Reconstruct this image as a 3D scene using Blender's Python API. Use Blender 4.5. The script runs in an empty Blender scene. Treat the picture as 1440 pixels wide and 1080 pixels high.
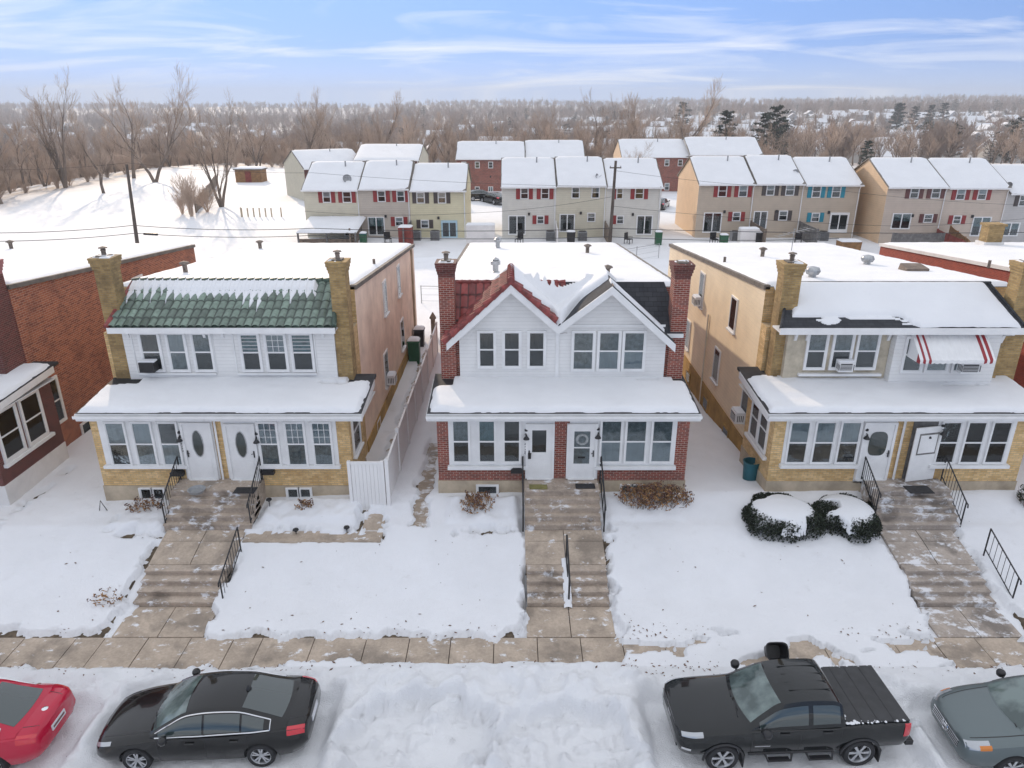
import bpy, bmesh, math, random
import numpy as np
from mathutils import Vector, Matrix
R = math.radians
scene = bpy.context.scene
# ------------------------------------------------------------------ camera
PITCH = math.atan(0.388)
CAM_H = 13.8
cam = bpy.data.objects.new('camera', bpy.data.cameras.new('camera'))
scene.collection.objects.link(cam)
scene.camera = cam
cam.location = (0, 0, CAM_H)
cam.rotation_euler = (math.pi/2 - PITCH, 0, 0)
cam.data.sensor_width = 36
cam.data.lens = 25
cam.data.clip_end = 12000
# ------------------------------------------------------------------ sky, sun, exposure
SUN_EL, SUN_AZ = R(19.5), math.atan2(-0.40, 0.915)      # azimuth measured from +Y towards +X: sun back left
world = bpy.data.worlds.new('World'); scene.world = world; world.use_nodes = True
wn = world.node_tree; wn.nodes.clear()
def WN(t, **k):
    n = wn.nodes.new(t)
    for a, b in k.items(): setattr(n, a, b)
    return n
wo = WN('ShaderNodeOutputWorld'); wb = WN('ShaderNodeBackground')
sky = WN('ShaderNodeTexSky', sky_type='NISHITA')
sky.sun_disc = False; sky.sun_elevation = SUN_EL; sky.sun_rotation = SUN_AZ
sky.altitude = 0; sky.air_density = 1.0; sky.dust_density = 0.6; sky.ozone_density = 2.0
tc = WN('ShaderNodeTexCoord')
sep = WN('ShaderNodeSeparateXYZ'); wn.links.new(tc.outputs['Generated'], sep.inputs[0])
mx = WN('ShaderNodeMath', operation='MAXIMUM'); mx.inputs[1].default_value = 0.02
wn.links.new(sep.outputs['Z'], mx.inputs[0])
ad = WN('ShaderNodeMath', operation='ADD'); ad.inputs[1].default_value = 0.12; wn.links.new(mx.outputs[0], ad.inputs[0])
dx = WN('ShaderNodeMath', operation='DIVIDE'); wn.links.new(sep.outputs['X'], dx.inputs[0]); wn.links.new(ad.outputs[0], dx.inputs[1])
dy = WN('ShaderNodeMath', operation='DIVIDE'); wn.links.new(sep.outputs['Y'], dy.inputs[0]); wn.links.new(ad.outputs[0], dy.inputs[1])
cmb = WN('ShaderNodeCombineXYZ'); wn.links.new(dx.outputs[0], cmb.inputs[0]); wn.links.new(dy.outputs[0], cmb.inputs[1])
mp = WN('ShaderNodeMapping'); mp.inputs['Rotation'].default_value = (0, 0, R(-14)); mp.inputs['Scale'].default_value = (0.42, 0.80, 1)
mp.inputs['Location'].default_value = (3.1, 0.4, 0)
wn.links.new(cmb.outputs[0], mp.inputs[0])
n1 = WN('ShaderNodeTexNoise'); n1.inputs['Scale'].default_value = 1.25; n1.inputs['Detail'].default_value = 9; n1.inputs['Roughness'].default_value = 0.6; n1.inputs['Distortion'].default_value = 1.1
wn.links.new(mp.outputs[0], n1.inputs['Vector'])
cr = WN('ShaderNodeValToRGB'); cr.color_ramp.elements[0].position = 0.47; cr.color_ramp.elements[1].position = 0.76
wn.links.new(n1.outputs['Fac'], cr.inputs[0])
cm = WN('ShaderNodeMath', operation='MULTIPLY'); cm.inputs[1].default_value = 0.85; wn.links.new(cr.outputs[0], cm.inputs[0])
# the sky is read a little above each direction, so the band by the horizon keeps a clear winter blue
lift = WN('ShaderNodeMath', operation='ADD'); lift.inputs[1].default_value = 1.15; wn.links.new(mx.outputs[0], lift.inputs[0])
cv = WN('ShaderNodeCombineXYZ'); wn.links.new(sep.outputs['X'], cv.inputs[0]); wn.links.new(sep.outputs['Y'], cv.inputs[1]); wn.links.new(lift.outputs[0], cv.inputs[2])
nv = WN('ShaderNodeVectorMath', operation='NORMALIZE'); wn.links.new(cv.outputs[0], nv.inputs[0]); wn.links.new(nv.outputs[0], sky.inputs['Vector'])
tint = WN('ShaderNodeMix', data_type='RGBA', blend_type='MULTIPLY'); tint.inputs[0].default_value = 1.0
tint.inputs[7].default_value = (1.85, 2.12, 2.45, 1); wn.links.new(sky.outputs[0], tint.inputs[6])
# pale air along the horizon
hz = WN('ShaderNodeMapRange'); hz.inputs[1].default_value = 0.0; hz.inputs[2].default_value = 0.075; hz.inputs[3].default_value = 0.62; hz.inputs[4].default_value = 0.0
wn.links.new(sep.outputs['Z'], hz.inputs[0])
mh = WN('ShaderNodeMix', data_type='RGBA'); wn.links.new(hz.outputs[0], mh.inputs[0]); wn.links.new(tint.outputs[2], mh.inputs[6]); mh.inputs[7].default_value = (5.4, 6.4, 7.9, 1)
# white veil added above the view to neutralise skylight; cloud wisps lower down
vl = WN('ShaderNodeMapRange'); vl.inputs[1].default_value = 0.13; vl.inputs[2].default_value = 0.34; vl.inputs[3].default_value = 0.0; vl.inputs[4].default_value = 0.82
wn.links.new(sep.outputs['Z'], vl.inputs[0])
cmx = WN('ShaderNodeMath', operation='MAXIMUM'); wn.links.new(cm.outputs[0], cmx.inputs[0]); wn.links.new(vl.outputs[0], cmx.inputs[1])
mxc = WN('ShaderNodeMix', data_type='RGBA'); wn.links.new(cmx.outputs[0], mxc.inputs[0]); wn.links.new(mh.outputs[2], mxc.inputs[6])
mxc.inputs[7].default_value = (7.7, 7.8, 8.05, 1)
wn.links.new(mxc.outputs[2], wb.inputs['Color']); wb.inputs['Strength'].default_value = 0.10
wn.links.new(wb.outputs[0], wo.inputs[0])
sl = bpy.data.lights.new('sun', 'SUN'); so = bpy.data.objects.new('sun', sl); scene.collection.objects.link(so)
sl.energy = 2.0; sl.angle = R(0.8); sl.color = (1.0, 0.80, 0.60)
sd = Vector((math.sin(SUN_AZ)*math.cos(SUN_EL), math.cos(SUN_AZ)*math.cos(SUN_EL), math.sin(SUN_EL)))
so.rotation_euler = sd.to_track_quat('Z', 'Y').to_euler(); so.location = (-40, 60, 60)
scene.view_settings.view_transform = 'Standard'; scene.view_settings.look = 'None'
scene.view_settings.exposure = 0.62; scene.view_settings.gamma = 1.0
scene.view_settings.use_curve_mapping = False
scene.cycles.max_bounces = 6; scene.cycles.transparent_max_bounces = 12; scene.cycles.volume_bounces = 0
# ------------------------------------------------------------------ helpers
C = scene.collection
_c, _s = math.cos(PITCH), math.sin(PITCH)
def PY(x, y, Y):
    'metres (X, Z) of a photo point on the upright plane Y'
    v = (y-540)/1000; d = Y/(_c - v*_s); return (x-720)/1000*d, CAM_H - d*(_s + v*_c)
def PZ(x, y, Z):
    'metres (X, Y) of a photo point on the level plane Z'
    v = (y-540)/1000; d = (CAM_H-Z)/(_s + v*_c); return (x-720)/1000*d, d*(_c - v*_s)
def PP(x, y, a, b, y0):
    'metres (X, Y, Z) on the sloped plane Z = a - b*(Y-y0)'
    Z = a
    for _ in range(30):
        X, Y = PZ(x, y, Z); Z = 0.5*Z + 0.5*(a - b*(Y-y0))
    return X, Y, Z
def link(o, parent=None):
    C.objects.link(o)
    if parent is not None: o.parent = parent
    return o
def wloc(o):
    v = Vector((0, 0, 0))
    while o is not None: v += o.location; o = o.parent
    return v
def tag(o, label=None, cat=None, group=None, kind=None):
    if label: o['label'] = label
    if cat: o['category'] = cat
    if group: o['group'] = group
    if kind: o['kind'] = kind
    return o
def thing(name, loc, label, cat, group=None):
    o = bpy.data.objects.new(name, None); o.empty_display_size = 0.3; o.location = loc
    C.objects.link(o); return tag(o, label, cat, group)
class MB:
    'collects faces with a material each; build() links them as one mesh object'
    def __init__(s, xf=None): s.v = []; s.f = []; s.m = []; s.xf = xf
    def add(s, vs, fs, mat=0):
        b = len(s.v)
        if s.xf: vs = [s.xf(p) for p in vs]
        s.v += [tuple(p) for p in vs]
        for f in fs: s.f.append(tuple(i+b for i in f)); s.m.append(mat)
    def box(s, x0, x1, y0, y1, z0, z1, mat=0):
        vs = [(x, y, z) for x in (x0, x1) for y in (y0, y1) for z in (z0, z1)]
        s.add(vs, [(0,1,3,2),(4,6,7,5),(0,4,5,1),(2,3,7,6),(0,2,6,4),(1,5,7,3)], mat)
    def hexa(s, p, mat=0):
        'eight corners: four bottom, four top, both anticlockwise from above'
        s.add(p, [(3,2,1,0),(4,5,6,7),(0,1,5,4),(1,2,6,5),(2,3,7,6),(3,0,4,7)], mat)
    def prism(s, poly, ax, a, b, mat=0, side=None):
        'polygon in the two other axes, extruded along ax from a to b'
        def P(u, w, t): return (t, u, w) if ax == 'x' else ((u, t, w) if ax == 'y' else (u, w, t))
        n = len(poly)
        s.add([P(u, w, a) for u, w in poly] + [P(u, w, b) for u, w in poly], [tuple(range(n))[::-1], tuple(range(n, 2*n))], mat)
        s.add([P(u, w, a) for u, w in poly] + [P(u, w, b) for u, w in poly], [(i, (i+1) % n, (i+1) % n + n, i+n) for i in range(n)], mat if side is None else side)
    def tube(s, pts, r, n=6, mat=0, cap=True):
        pts = [Vector(p) for p in pts]; rs = r if isinstance(r, (list, tuple)) else [r]*len(pts)
        vs = []; fs = []; ref = None
        for i, p in enumerate(pts):
            t = (pts[min(i+1, len(pts)-1)] - pts[max(i-1, 0)])
            if t.length < 1e-9: t = Vector((0, 0, 1))
            t.normalize()
            if ref is None: ref = t.orthogonal().normalized()
            ref = (ref - t*ref.dot(t))
            if ref.length < 1e-6: ref = t.orthogonal()
            ref.normalize(); w = t.cross(ref)
            for k in range(n):
                a = 2*math.pi*(k+0.5)/n; vs.append(p + (ref*math.cos(a) + w*math.sin(a))*rs[i])
        for i in range(len(pts)-1):
            for k in range(n): fs.append((i*n+k, i*n+(k+1) % n, (i+1)*n+(k+1) % n, (i+1)*n+k))
        if cap: fs += [tuple(range(n))[::-1], tuple(range((len(pts)-1)*n, len(pts)*n))]
        s.add(vs, fs, mat)
    def lathe(s, o, prof, n=16, mat=0, axis='z', cap=True):
        o = Vector(o); vs = []; fs = []
        for r, h in prof:
            for k in range(n):
                a = 2*math.pi*k/n; u, w = r*math.cos(a), r*math.sin(a)
                vs.append(o + (Vector((u, w, h)) if axis == 'z' else (Vector((u, h, w)) if axis == 'y' else Vector((h, u, w)))))
        for i in range(len(prof)-1):
            for k in range(n): fs.append((i*n+k, i*n+(k+1) % n, (i+1)*n+(k+1) % n, (i+1)*n+k))
        if cap: fs += [tuple(range(n))[::-1], tuple(range((len(prof)-1)*n, len(prof)*n))]
        s.add(vs, fs, mat)
    def build(s, name, mats, parent=None, smooth=False, angle=None):
        me = bpy.data.meshes.new(name)
        o0 = wloc(parent) if parent is not None else Vector((0, 0, 0))
        me.from_pydata([(p[0]-o0.x, p[1]-o0.y, p[2]-o0.z) for p in s.v], [], s.f)
        mats = mats if isinstance(mats, (list, tuple)) else [mats]
        for m in mats: me.materials.append(m)
        me.polygons.foreach_set('material_index', s.m)
        bm = bmesh.new(); bm.from_mesh(me)
        bmesh.ops.remove_doubles(bm, verts=bm.verts, dist=1e-5)
        bmesh.ops.recalc_face_normals(bm, faces=bm.faces)
        if smooth:
            for f in bm.faces: f.smooth = True
            for e in bm.edges:
                if len(e.link_faces) == 2 and e.calc_face_angle(0) > R(angle or 40): e.smooth = False
        bm.to_mesh(me); bm.free()
        return link(bpy.data.objects.new(name, me), parent)
def gridmesh(name, X, Y, Z, mat, parent=None, drop=None, smooth=True):
    'X, Y, Z: 2-D arrays; drop: faces left out'
    ny, nx = X.shape; o0 = wloc(parent) if parent is not None else Vector((0, 0, 0))
    co = np.stack([X-o0.x, Y-o0.y, Z-o0.z], -1).reshape(-1, 3).astype(np.float32)
    i = np.arange(ny*nx).reshape(ny, nx)
    q = np.stack([i[:-1, :-1], i[:-1, 1:], i[1:, 1:], i[1:, :-1]], -1).reshape(-1, 4)
    if drop is not None: q = q[~drop.reshape(-1)]
    me = bpy.data.meshes.new(name)
    me.vertices.add(len(co)); me.vertices.foreach_set('co', co.ravel())
    me.loops.add(q.size); me.loops.foreach_set('vertex_index', q.ravel().astype(np.int32))
    me.polygons.add(len(q)); me.polygons.foreach_set('loop_start', np.arange(0, q.size, 4, dtype=np.int32))
    me.polygons.foreach_set('use_smooth', np.full(len(q), smooth))
    me.update(calc_edges=True); me.validate()
    me.materials.append(mat)
    return link(bpy.data.objects.new(name, me), parent)
def vnoise(x, y, seed=0):
    xi = np.floor(x).astype(np.int64); yi = np.floor(y).astype(np.int64)
    fx = x-xi; fy = y-yi; fx = fx*fx*(3-2*fx); fy = fy*fy*(3-2*fy)
    def h(a, b):
        n = (a*374761393 + b*668265263 + seed*1274126177) & 0xffffffff
        n = ((n ^ (n >> 13))*1274126177) & 0xffffffff
        return ((n ^ (n >> 16)) & 0xffff)/65535.0
    return (h(xi, yi)*(1-fx) + h(xi+1, yi)*fx)*(1-fy) + (h(xi, yi+1)*(1-fx) + h(xi+1, yi+1)*fx)*fy
def fbm(x, y, oct=4, seed=0):
    'about -0.5 .. 0.5'
    t = 0; a = 0.5
    for k in range(oct):
        t = t + a*(vnoise(x, y, seed+k)-0.5); x = x*2.03+11.7; y = y*2.03+5.3; a *= 0.5
    return t
def sst(a, b, x): t = np.clip((x-a)/(b-a), 0, 1); return t*t*(3-2*t)
def snow_sheet(parent, x0, x1, y0, y1, zfn, T, step=0.12, er=0.1, wob=0.06, rough=0.03, seed=1, extra=None, name='snow', nscale=2.5):
    'a blanket of snow with a rounded ragged edge lying on a roof'
    xs = np.linspace(x0, x1, max(3, int((x1-x0)/step)+1)); ys = np.linspace(y0, y1, max(3, int((y1-y0)/step)+1))
    X, Y = np.meshgrid(xs, ys)
    e = np.minimum(np.minimum(X-x0, x1-X), np.minimum(Y-y0, y1-Y)) - wob*(0.5+fbm(X*nscale, Y*nscale, 3, seed)*1.6)
    t = np.where(e > 0, T*(1-np.exp(-np.maximum(e, 0)/er)) + rough*fbm(X*1.7, Y*1.7, 3, seed+9)*np.clip(e/er, 0, 1), -0.03 + np.maximum(e, -0.04)*0.3)
    if extra is not None: t = extra(X, Y, t)
    return gridmesh(name, X, Y, zfn(X, Y) + t, M['snow_roof'], parent)
def frame(o, facing):
    ox, oy, oz = o
    return {'-y': lambda p: (ox+p[0], oy-p[1], oz+p[2]), '+y': lambda p: (ox-p[0], oy+p[1], oz+p[2]),
            '+x': lambda p: (ox+p[1], oy+p[0], oz+p[2]), '-x': lambda p: (ox-p[1], oy-p[0], oz+p[2])}[facing]
# ------------------------------------------------------------------ materials
M = {}
def newmat(name):
    m = bpy.data.materials.new(name); m.use_nodes = True; nt = m.node_tree
    b = nt.nodes['Principled BSDF']; M[name] = m
    return m, nt, b
def nd(nt, t, **k):
    n = nt.nodes.new(t)
    for a, v in k.items():
        if a in n.inputs and not hasattr(n, a): n.inputs[a].default_value = v
        else: setattr(n, a, v)
    return n
def noise(nt, vec, scale, detail=5, rough=0.55):
    n = nt.nodes.new('ShaderNodeTexNoise'); n.inputs['Scale'].default_value = scale
    n.inputs['Detail'].default_value = detail; n.inputs['Roughness'].default_value = rough
    if vec is not None: nt.links.new(vec, n.inputs['Vector'])
    return n.outputs['Fac']
def ramp(nt, fac, p0, p1, c0=(0, 0, 0, 1), c1=(1, 1, 1, 1)):
    n = nt.nodes.new('ShaderNodeValToRGB'); e = n.color_ramp.elements
    e[0].position = p0; e[1].position = p1; e[0].color = c0; e[1].color = c1
    nt.links.new(fac, n.inputs[0]); return n.outputs[0]
def mix(nt, fac, a, b, mode='MIX'):
    n = nt.nodes.new('ShaderNodeMix'); n.data_type = 'RGBA'; n.blend_type = mode
    for s, v in ((0, fac), (6, a), (7, b)):
        if isinstance(v, (int, float)): n.inputs[s].default_value = v
        elif isinstance(v, tuple): n.inputs[s].default_value = v if len(v) == 4 else v + (1,)
        else: nt.links.new(v, n.inputs[s])
    return n.outputs[2]
def bump(nt, b, h, strength=0.3, dist=0.02):
    n = nt.nodes.new('ShaderNodeBump'); n.inputs['Strength'].default_value = strength; n.inputs['Distance'].default_value = dist
    nt.links.new(h, n.inputs['Height']); nt.links.new(n.outputs[0], b.inputs['Normal'])
def wpos(nt): return nt.nodes.new('ShaderNodeNewGeometry').outputs['Position']
def wallvec(nt):
    'wall coordinates in metres: along the wall, up'
    g = nt.nodes.new('ShaderNodeNewGeometry'); p = nt.nodes.new('ShaderNodeSeparateXYZ'); n = nt.nodes.new('ShaderNodeSeparateXYZ')
    nt.links.new(g.outputs['Position'], p.inputs[0]); nt.links.new(g.outputs['True Normal'], n.inputs[0])
    a = nd(nt, 'ShaderNodeMath', operation='ABSOLUTE'); nt.links.new(n.outputs[0], a.inputs[0])
    gt = nd(nt, 'ShaderNodeMath', operation='GREATER_THAN'); gt.inputs[1].default_value = 0.6; nt.links.new(a.outputs[0], gt.inputs[0])
    m = nt.nodes.new('ShaderNodeMix'); nt.links.new(gt.outputs[0], m.inputs[0]); nt.links.new(p.outputs[0], m.inputs[2]); nt.links.new(p.outputs[1], m.inputs[3])
    c = nt.nodes.new('ShaderNodeCombineXYZ'); nt.links.new(m.outputs[0], c.inputs[0]); nt.links.new(p.outputs[2], c.inputs[1])
    return c.outputs[0], p.outputs[2]
def plain(name, col, rough=0.6, var=0.18, scale=3.0, metal=0.0, bmp=0.0, spec=0.5):
    m, nt, b = newmat(name); b.inputs['Roughness'].default_value = rough; b.inputs['Metallic'].default_value = metal
    b.inputs['Specular IOR Level'].default_value = spec
    f = noise(nt, wpos(nt), scale, 6, 0.6)
    lo = tuple(max(0, c*(1-var*1.6)) for c in col); hi = tuple(min(1, c*(1+var)) for c in col)
    nt.links.new(ramp(nt, f, 0.3, 0.7, lo+(1,), hi+(1,)), b.inputs['Base Color'])
    if bmp: bump(nt, b, noise(nt, wpos(nt), scale*8, 4), bmp, 0.02)
    return m
def brick(name, c1, c2, mortar, bw=0.21, bh=0.072, stain=(0.06, 0.03, 0.025), stamt=0.35):
    m, nt, b = newmat(name); b.inputs['Roughness'].default_value = 0.85
    vec, z = wallvec(nt)
    br = nt.nodes.new('ShaderNodeTexBrick'); nt.links.new(vec, br.inputs['Vector'])
    br.inputs['Scale'].default_value = 1; br.inputs['Brick Width'].default_value = bw; br.inputs['Row Height'].default_value = bh
    br.inputs['Mortar Size'].default_value = 0.009; br.inputs['Mortar Smooth'].default_value = 0.3; br.inputs['Bias'].default_value = -0.1
    br.inputs['Color1'].default_value = c1+(1,); br.inputs['Color2'].default_value = c2+(1,); br.inputs['Mortar'].default_value = mortar+(1,)
    f = ramp(nt, noise(nt, wpos(nt), 0.9, 7, 0.65), 0.48, 0.75)
    k = nd(nt, 'ShaderNodeMath', operation='MULTIPLY'); k.inputs[1].default_value = stamt; nt.links.new(f, k.inputs[0])
    c = mix(nt, k.outputs[0], br.outputs['Color'], stain)
    f2 = noise(nt, wpos(nt), 6, 4); c = mix(nt, 0.35, c, ramp(nt, f2, 0.3, 0.7, (0.55, 0.55, 0.55, 1), (1.25, 1.2, 1.15, 1)), 'MULTIPLY')
    nt.links.new(c, b.inputs['Base Color'])
    inv = nd(nt, 'ShaderNodeMath', operation='SUBTRACT'); inv.inputs[0].default_value = 1; nt.links.new(br.outputs['Fac'], inv.inputs[1])
    bump(nt, b, inv.outputs[0], 0.5, 0.01)
    return m
def siding(name, col, pitch=0.15, var=0.08, rough=0.55, dirt=0.15):
    m, nt, b = newmat(name); b.inputs['Roughness'].default_value = rough
    vec, z = wallvec(nt)
    d = nd(nt, 'ShaderNodeMath', operation='DIVIDE'); d.inputs[1].default_value = pitch; nt.links.new(z, d.inputs[0])
    fr = nd(nt, 'ShaderNodeMath', operation='FRACT'); nt.links.new(d.outputs[0], fr.inputs[0])
    f = noise(nt, wpos(nt), 1.3, 6)
    base = ramp(nt, f, 0.3, 0.7, tuple(c*(1-var*2) for c in col)+(1,), tuple(min(1, c*(1+var)) for c in col)+(1,))
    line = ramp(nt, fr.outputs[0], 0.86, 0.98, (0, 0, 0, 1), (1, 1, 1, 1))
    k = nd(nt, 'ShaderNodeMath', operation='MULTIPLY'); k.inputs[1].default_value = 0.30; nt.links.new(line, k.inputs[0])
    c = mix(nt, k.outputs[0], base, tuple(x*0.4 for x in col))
    st = ramp(nt, noise(nt, wpos(nt), 2.2, 7, 0.7), 0.55, 0.8); k2 = nd(nt, 'ShaderNodeMath', operation='MULTIPLY'); k2.inputs[1].default_value = dirt; nt.links.new(st, k2.inputs[0])
    c = mix(nt, k2.outputs[0], c, tuple(x*0.45 for x in col))
    nt.links.new(c, b.inputs['Base Color']); bump(nt, b, fr.outputs[0], 0.6, 0.012)
    return m
def snowmat(name, col, bs=0.35, dirt=0.0, dcol=(0.3, 0.25, 0.2)):
    m, nt, b = newmat(name); b.inputs['Roughness'].default_value = 0.75; b.inputs['Specular IOR Level'].default_value = 0.25
    P = wpos(nt)
    c = ramp(nt, noise(nt, P, 0.8, 6), 0.3, 0.7, tuple(x*0.94 for x in col)+(1,), col+(1,))
    if dirt:
        f = ramp(nt, noise(nt, P, 1.4, 8, 0.7), 0.6, 0.78); k = nd(nt, 'ShaderNodeMath', operation='MULTIPLY'); k.inputs[1].default_value = dirt; nt.links.new(f, k.inputs[0])
        c = mix(nt, k.outputs[0], c, dcol)
        v = nt.nodes.new('ShaderNodeTexVoronoi'); v.inputs['Scale'].default_value = 1.7; nt.links.new(P, v.inputs['Vector'])
        sp = ramp(nt, v.outputs['Distance'], 0.018, 0.03, (1, 1, 1, 1), (0, 0, 0, 1))
        c = mix(nt, sp, c, (0.12, 0.09, 0.07))
    if name == 'snow_field':
        at = nd(nt, 'ShaderNodeAttribute', attribute_name='litter'); f3 = ramp(nt, noise(nt, P, 0.12, 8, 0.75), 0.25, 0.6)
        k3 = nd(nt, 'ShaderNodeMath', operation='MULTIPLY'); nt.links.new(at.outputs['Fac'], k3.inputs[0]); nt.links.new(f3, k3.inputs[1]); c = mix(nt, k3.outputs[0], c, (0.30, 0.235, 0.185))
    nt.links.new(c, b.inputs['Base Color'])
    a = nd(nt, 'ShaderNodeMath', operation='ADD'); nt.links.new(noise(nt, P, 5, 6, 0.65), a.inputs[0])
    nt.links.new(noise(nt, P, 40, 3), a.inputs[1])
    bump(nt, b, a.outputs[0], bs, 0.06 if name == 'snow_street' else 0.035)
    return m
def concrete(name, col, snowy=0.5, wet=0.4, sc=1.0, lo=0.56, hi=0.66):
    m, nt, b = newmat(name); P = wpos(nt)
    c = ramp(nt, noise(nt, P, 1.6*sc, 8, 0.65), 0.25, 0.75, tuple(x*0.66 for x in col)+(1,), tuple(min(1, x*1.22) for x in col)+(1,))
    w = ramp(nt, noise(nt, P, 0.75*sc, 6, 0.6), 0.52, 0.62)
    k = nd(nt, 'ShaderNodeMath', operation='MULTIPLY'); k.inputs[1].default_value = wet; nt.links.new(w, k.inputs[0])
    c = mix(nt, k.outputs[0], c, tuple(x*0.36 for x in col))
    c = mix(nt, 0.5, c, ramp(nt, noise(nt, P, 14, 5), 0.3, 0.7, (0.75, 0.75, 0.75, 1), (1.15, 1.15, 1.15, 1)), 'MULTIPLY')
    mpn = nt.nodes.new('ShaderNodeMapping'); mpn.inputs['Scale'].default_value = (1, 1.5, 1); nt.links.new(P, mpn.inputs[0])
    s = ramp(nt, noise(nt, mpn.outputs[0], 2.1, 9, 0.7), lo, hi)
    k3 = nd(nt, 'ShaderNodeMath', operation='MULTIPLY'); k3.inputs[1].default_value = snowy; nt.links.new(s, k3.inputs[0])
    c = mix(nt, k3.outputs[0], c, (0.82, 0.84, 0.88))
    nt.links.new(c, b.inputs['Base Color'])
    r = ramp(nt, w, 0, 1, (0.85, 0.85, 0.85, 1), (0.45, 0.45, 0.45, 1)); nt.links.new(r, b.inputs['Roughness'])
    bump(nt, b, noise(nt, P, 22, 6), 0.25, 0.01)
    return m
snowmat('snow_ground', (0.82, 0.83, 0.855), 0.5, 0.25)
snowmat('snow_street', (0.88, 0.89, 0.91), 0.7, 0.35, (0.55, 0.53, 0.52))
snowmat('snow_roof', (0.80, 0.81, 0.83), 0.35)
snowmat('snow_field', (0.78, 0.785, 0.80), 0.4, 0.5, (0.55, 0.5, 0.46))
brick('brick_tan', (0.78, 0.55, 0.27), (0.55, 0.35, 0.135), (0.46, 0.36, 0.23), stain=(0.30, 0.16, 0.05), stamt=0.5)
brick('brick_tan_dark', (0.44, 0.30, 0.125), (0.29, 0.185, 0.07), (0.30, 0.235, 0.14), stain=(0.09, 0.06, 0.03), stamt=0.8)
brick('brick_red', (0.30, 0.06, 0.038), (0.15, 0.033, 0.026), (0.46, 0.36, 0.30))
brick('brick_red_dark', (0.15, 0.035, 0.03), (0.09, 0.025, 0.022), (0.2, 0.13, 0.11), stamt=0.5)
brick('brick_orange', (0.40, 0.125, 0.062), (0.20, 0.052, 0.032), (0.46, 0.32, 0.23), bw=0.26, bh=0.085, stain=(0.10, 0.035, 0.028), stamt=.55)
brick('brick_crimson', (0.34, 0.06, 0.035), (0.26, 0.045, 0.028), (0.33, 0.11, 0.08), stain=(0.14, 0.04, 0.03), stamt=0.3)
plain('stucco_peach', (0.90, 0.70, 0.56), 0.85, 0.14, 0.9, bmp=0.2)
plain('stucco_tan', (0.50, 0.44, 0.34), 0.9, 0.22, 2.2, bmp=0.35)
plain('foundation', (0.46, 0.38, 0.28), 0.9, 0.2, 1.5, bmp=0.25)
plain('foundation_ochre', (0.42, 0.26, 0.08), 0.9, 0.25, 1.3, bmp=0.25)
plain('foundation_white', (0.74, 0.72, 0.70), 0.8, 0.08, 1.3, bmp=0.15)
plain('white_paint', (0.78, 0.78, 0.775), 0.5, 0.05, 2.0)
plain('white_vinyl', (0.80, 0.79, 0.78), 0.4, 0.03, 0.8)
plain('cream_paint', (0.70, 0.64, 0.52), 0.6, 0.08, 1.5)
siding('siding_white', (0.78, 0.775, 0.76), 0.13, 0.04, dirt=0.10)
siding('siding_yellow', (0.94, 0.79, 0.56), 0.17, 0.05, dirt=0.12)
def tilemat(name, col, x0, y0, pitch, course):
    'glazed barrel tiles: each tile its own tone, relief shade painted dark into the channels and laps'
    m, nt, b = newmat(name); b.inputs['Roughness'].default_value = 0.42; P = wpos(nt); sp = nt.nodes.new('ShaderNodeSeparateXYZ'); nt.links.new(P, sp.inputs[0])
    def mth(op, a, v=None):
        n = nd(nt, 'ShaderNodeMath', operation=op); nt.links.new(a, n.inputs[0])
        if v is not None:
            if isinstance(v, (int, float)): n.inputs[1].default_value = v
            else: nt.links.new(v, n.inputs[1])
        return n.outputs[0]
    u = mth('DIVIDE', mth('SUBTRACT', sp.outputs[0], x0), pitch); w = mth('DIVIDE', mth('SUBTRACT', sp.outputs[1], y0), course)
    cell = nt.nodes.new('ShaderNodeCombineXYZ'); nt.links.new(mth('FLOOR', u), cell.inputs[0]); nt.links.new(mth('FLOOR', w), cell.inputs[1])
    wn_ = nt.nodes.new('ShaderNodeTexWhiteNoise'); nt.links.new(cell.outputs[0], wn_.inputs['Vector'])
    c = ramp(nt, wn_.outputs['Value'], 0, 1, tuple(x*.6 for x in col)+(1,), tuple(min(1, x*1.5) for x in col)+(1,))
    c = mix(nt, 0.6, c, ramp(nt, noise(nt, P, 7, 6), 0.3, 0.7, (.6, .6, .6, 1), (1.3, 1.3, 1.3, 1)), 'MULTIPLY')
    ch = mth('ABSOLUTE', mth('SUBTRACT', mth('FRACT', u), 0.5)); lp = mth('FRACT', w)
    g = mth('MAXIMUM', ramp(nt, ch, .36, .46), ramp(nt, lp, .90, .97)); c = mix(nt, mth('MULTIPLY', g, .8), c, tuple(x*.16 for x in col))  # shade between tiles and under courses, painted into the colour
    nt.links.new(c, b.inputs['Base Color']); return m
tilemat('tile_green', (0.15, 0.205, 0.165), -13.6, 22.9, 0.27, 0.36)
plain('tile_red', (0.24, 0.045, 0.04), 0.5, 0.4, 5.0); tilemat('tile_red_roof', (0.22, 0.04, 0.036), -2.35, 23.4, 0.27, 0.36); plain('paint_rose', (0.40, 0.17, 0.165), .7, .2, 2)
plain('ridge_dark', (0.05, 0.085, 0.065), 0.5, 0.3, 4)
m, nt, b = newmat('shingle_dark'); b.inputs['Roughness'].default_value = 0.9
vec = nd(nt, 'ShaderNodeNewGeometry').outputs['Position']
br = nt.nodes.new('ShaderNodeTexBrick'); nt.links.new(vec, br.inputs['Vector'])
br.inputs['Scale'].default_value = 1; br.inputs['Brick Width'].default_value = 0.3; br.inputs['Row Height'].default_value = 0.13; br.inputs['Mortar Size'].default_value = 0.006
br.inputs['Color1'].default_value = (0.028, 0.031, 0.038, 1); br.inputs['Color2'].default_value = (0.045, 0.048, 0.055, 1); br.inputs['Mortar'].default_value = (0.012, 0.012, 0.014, 1)
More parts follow.
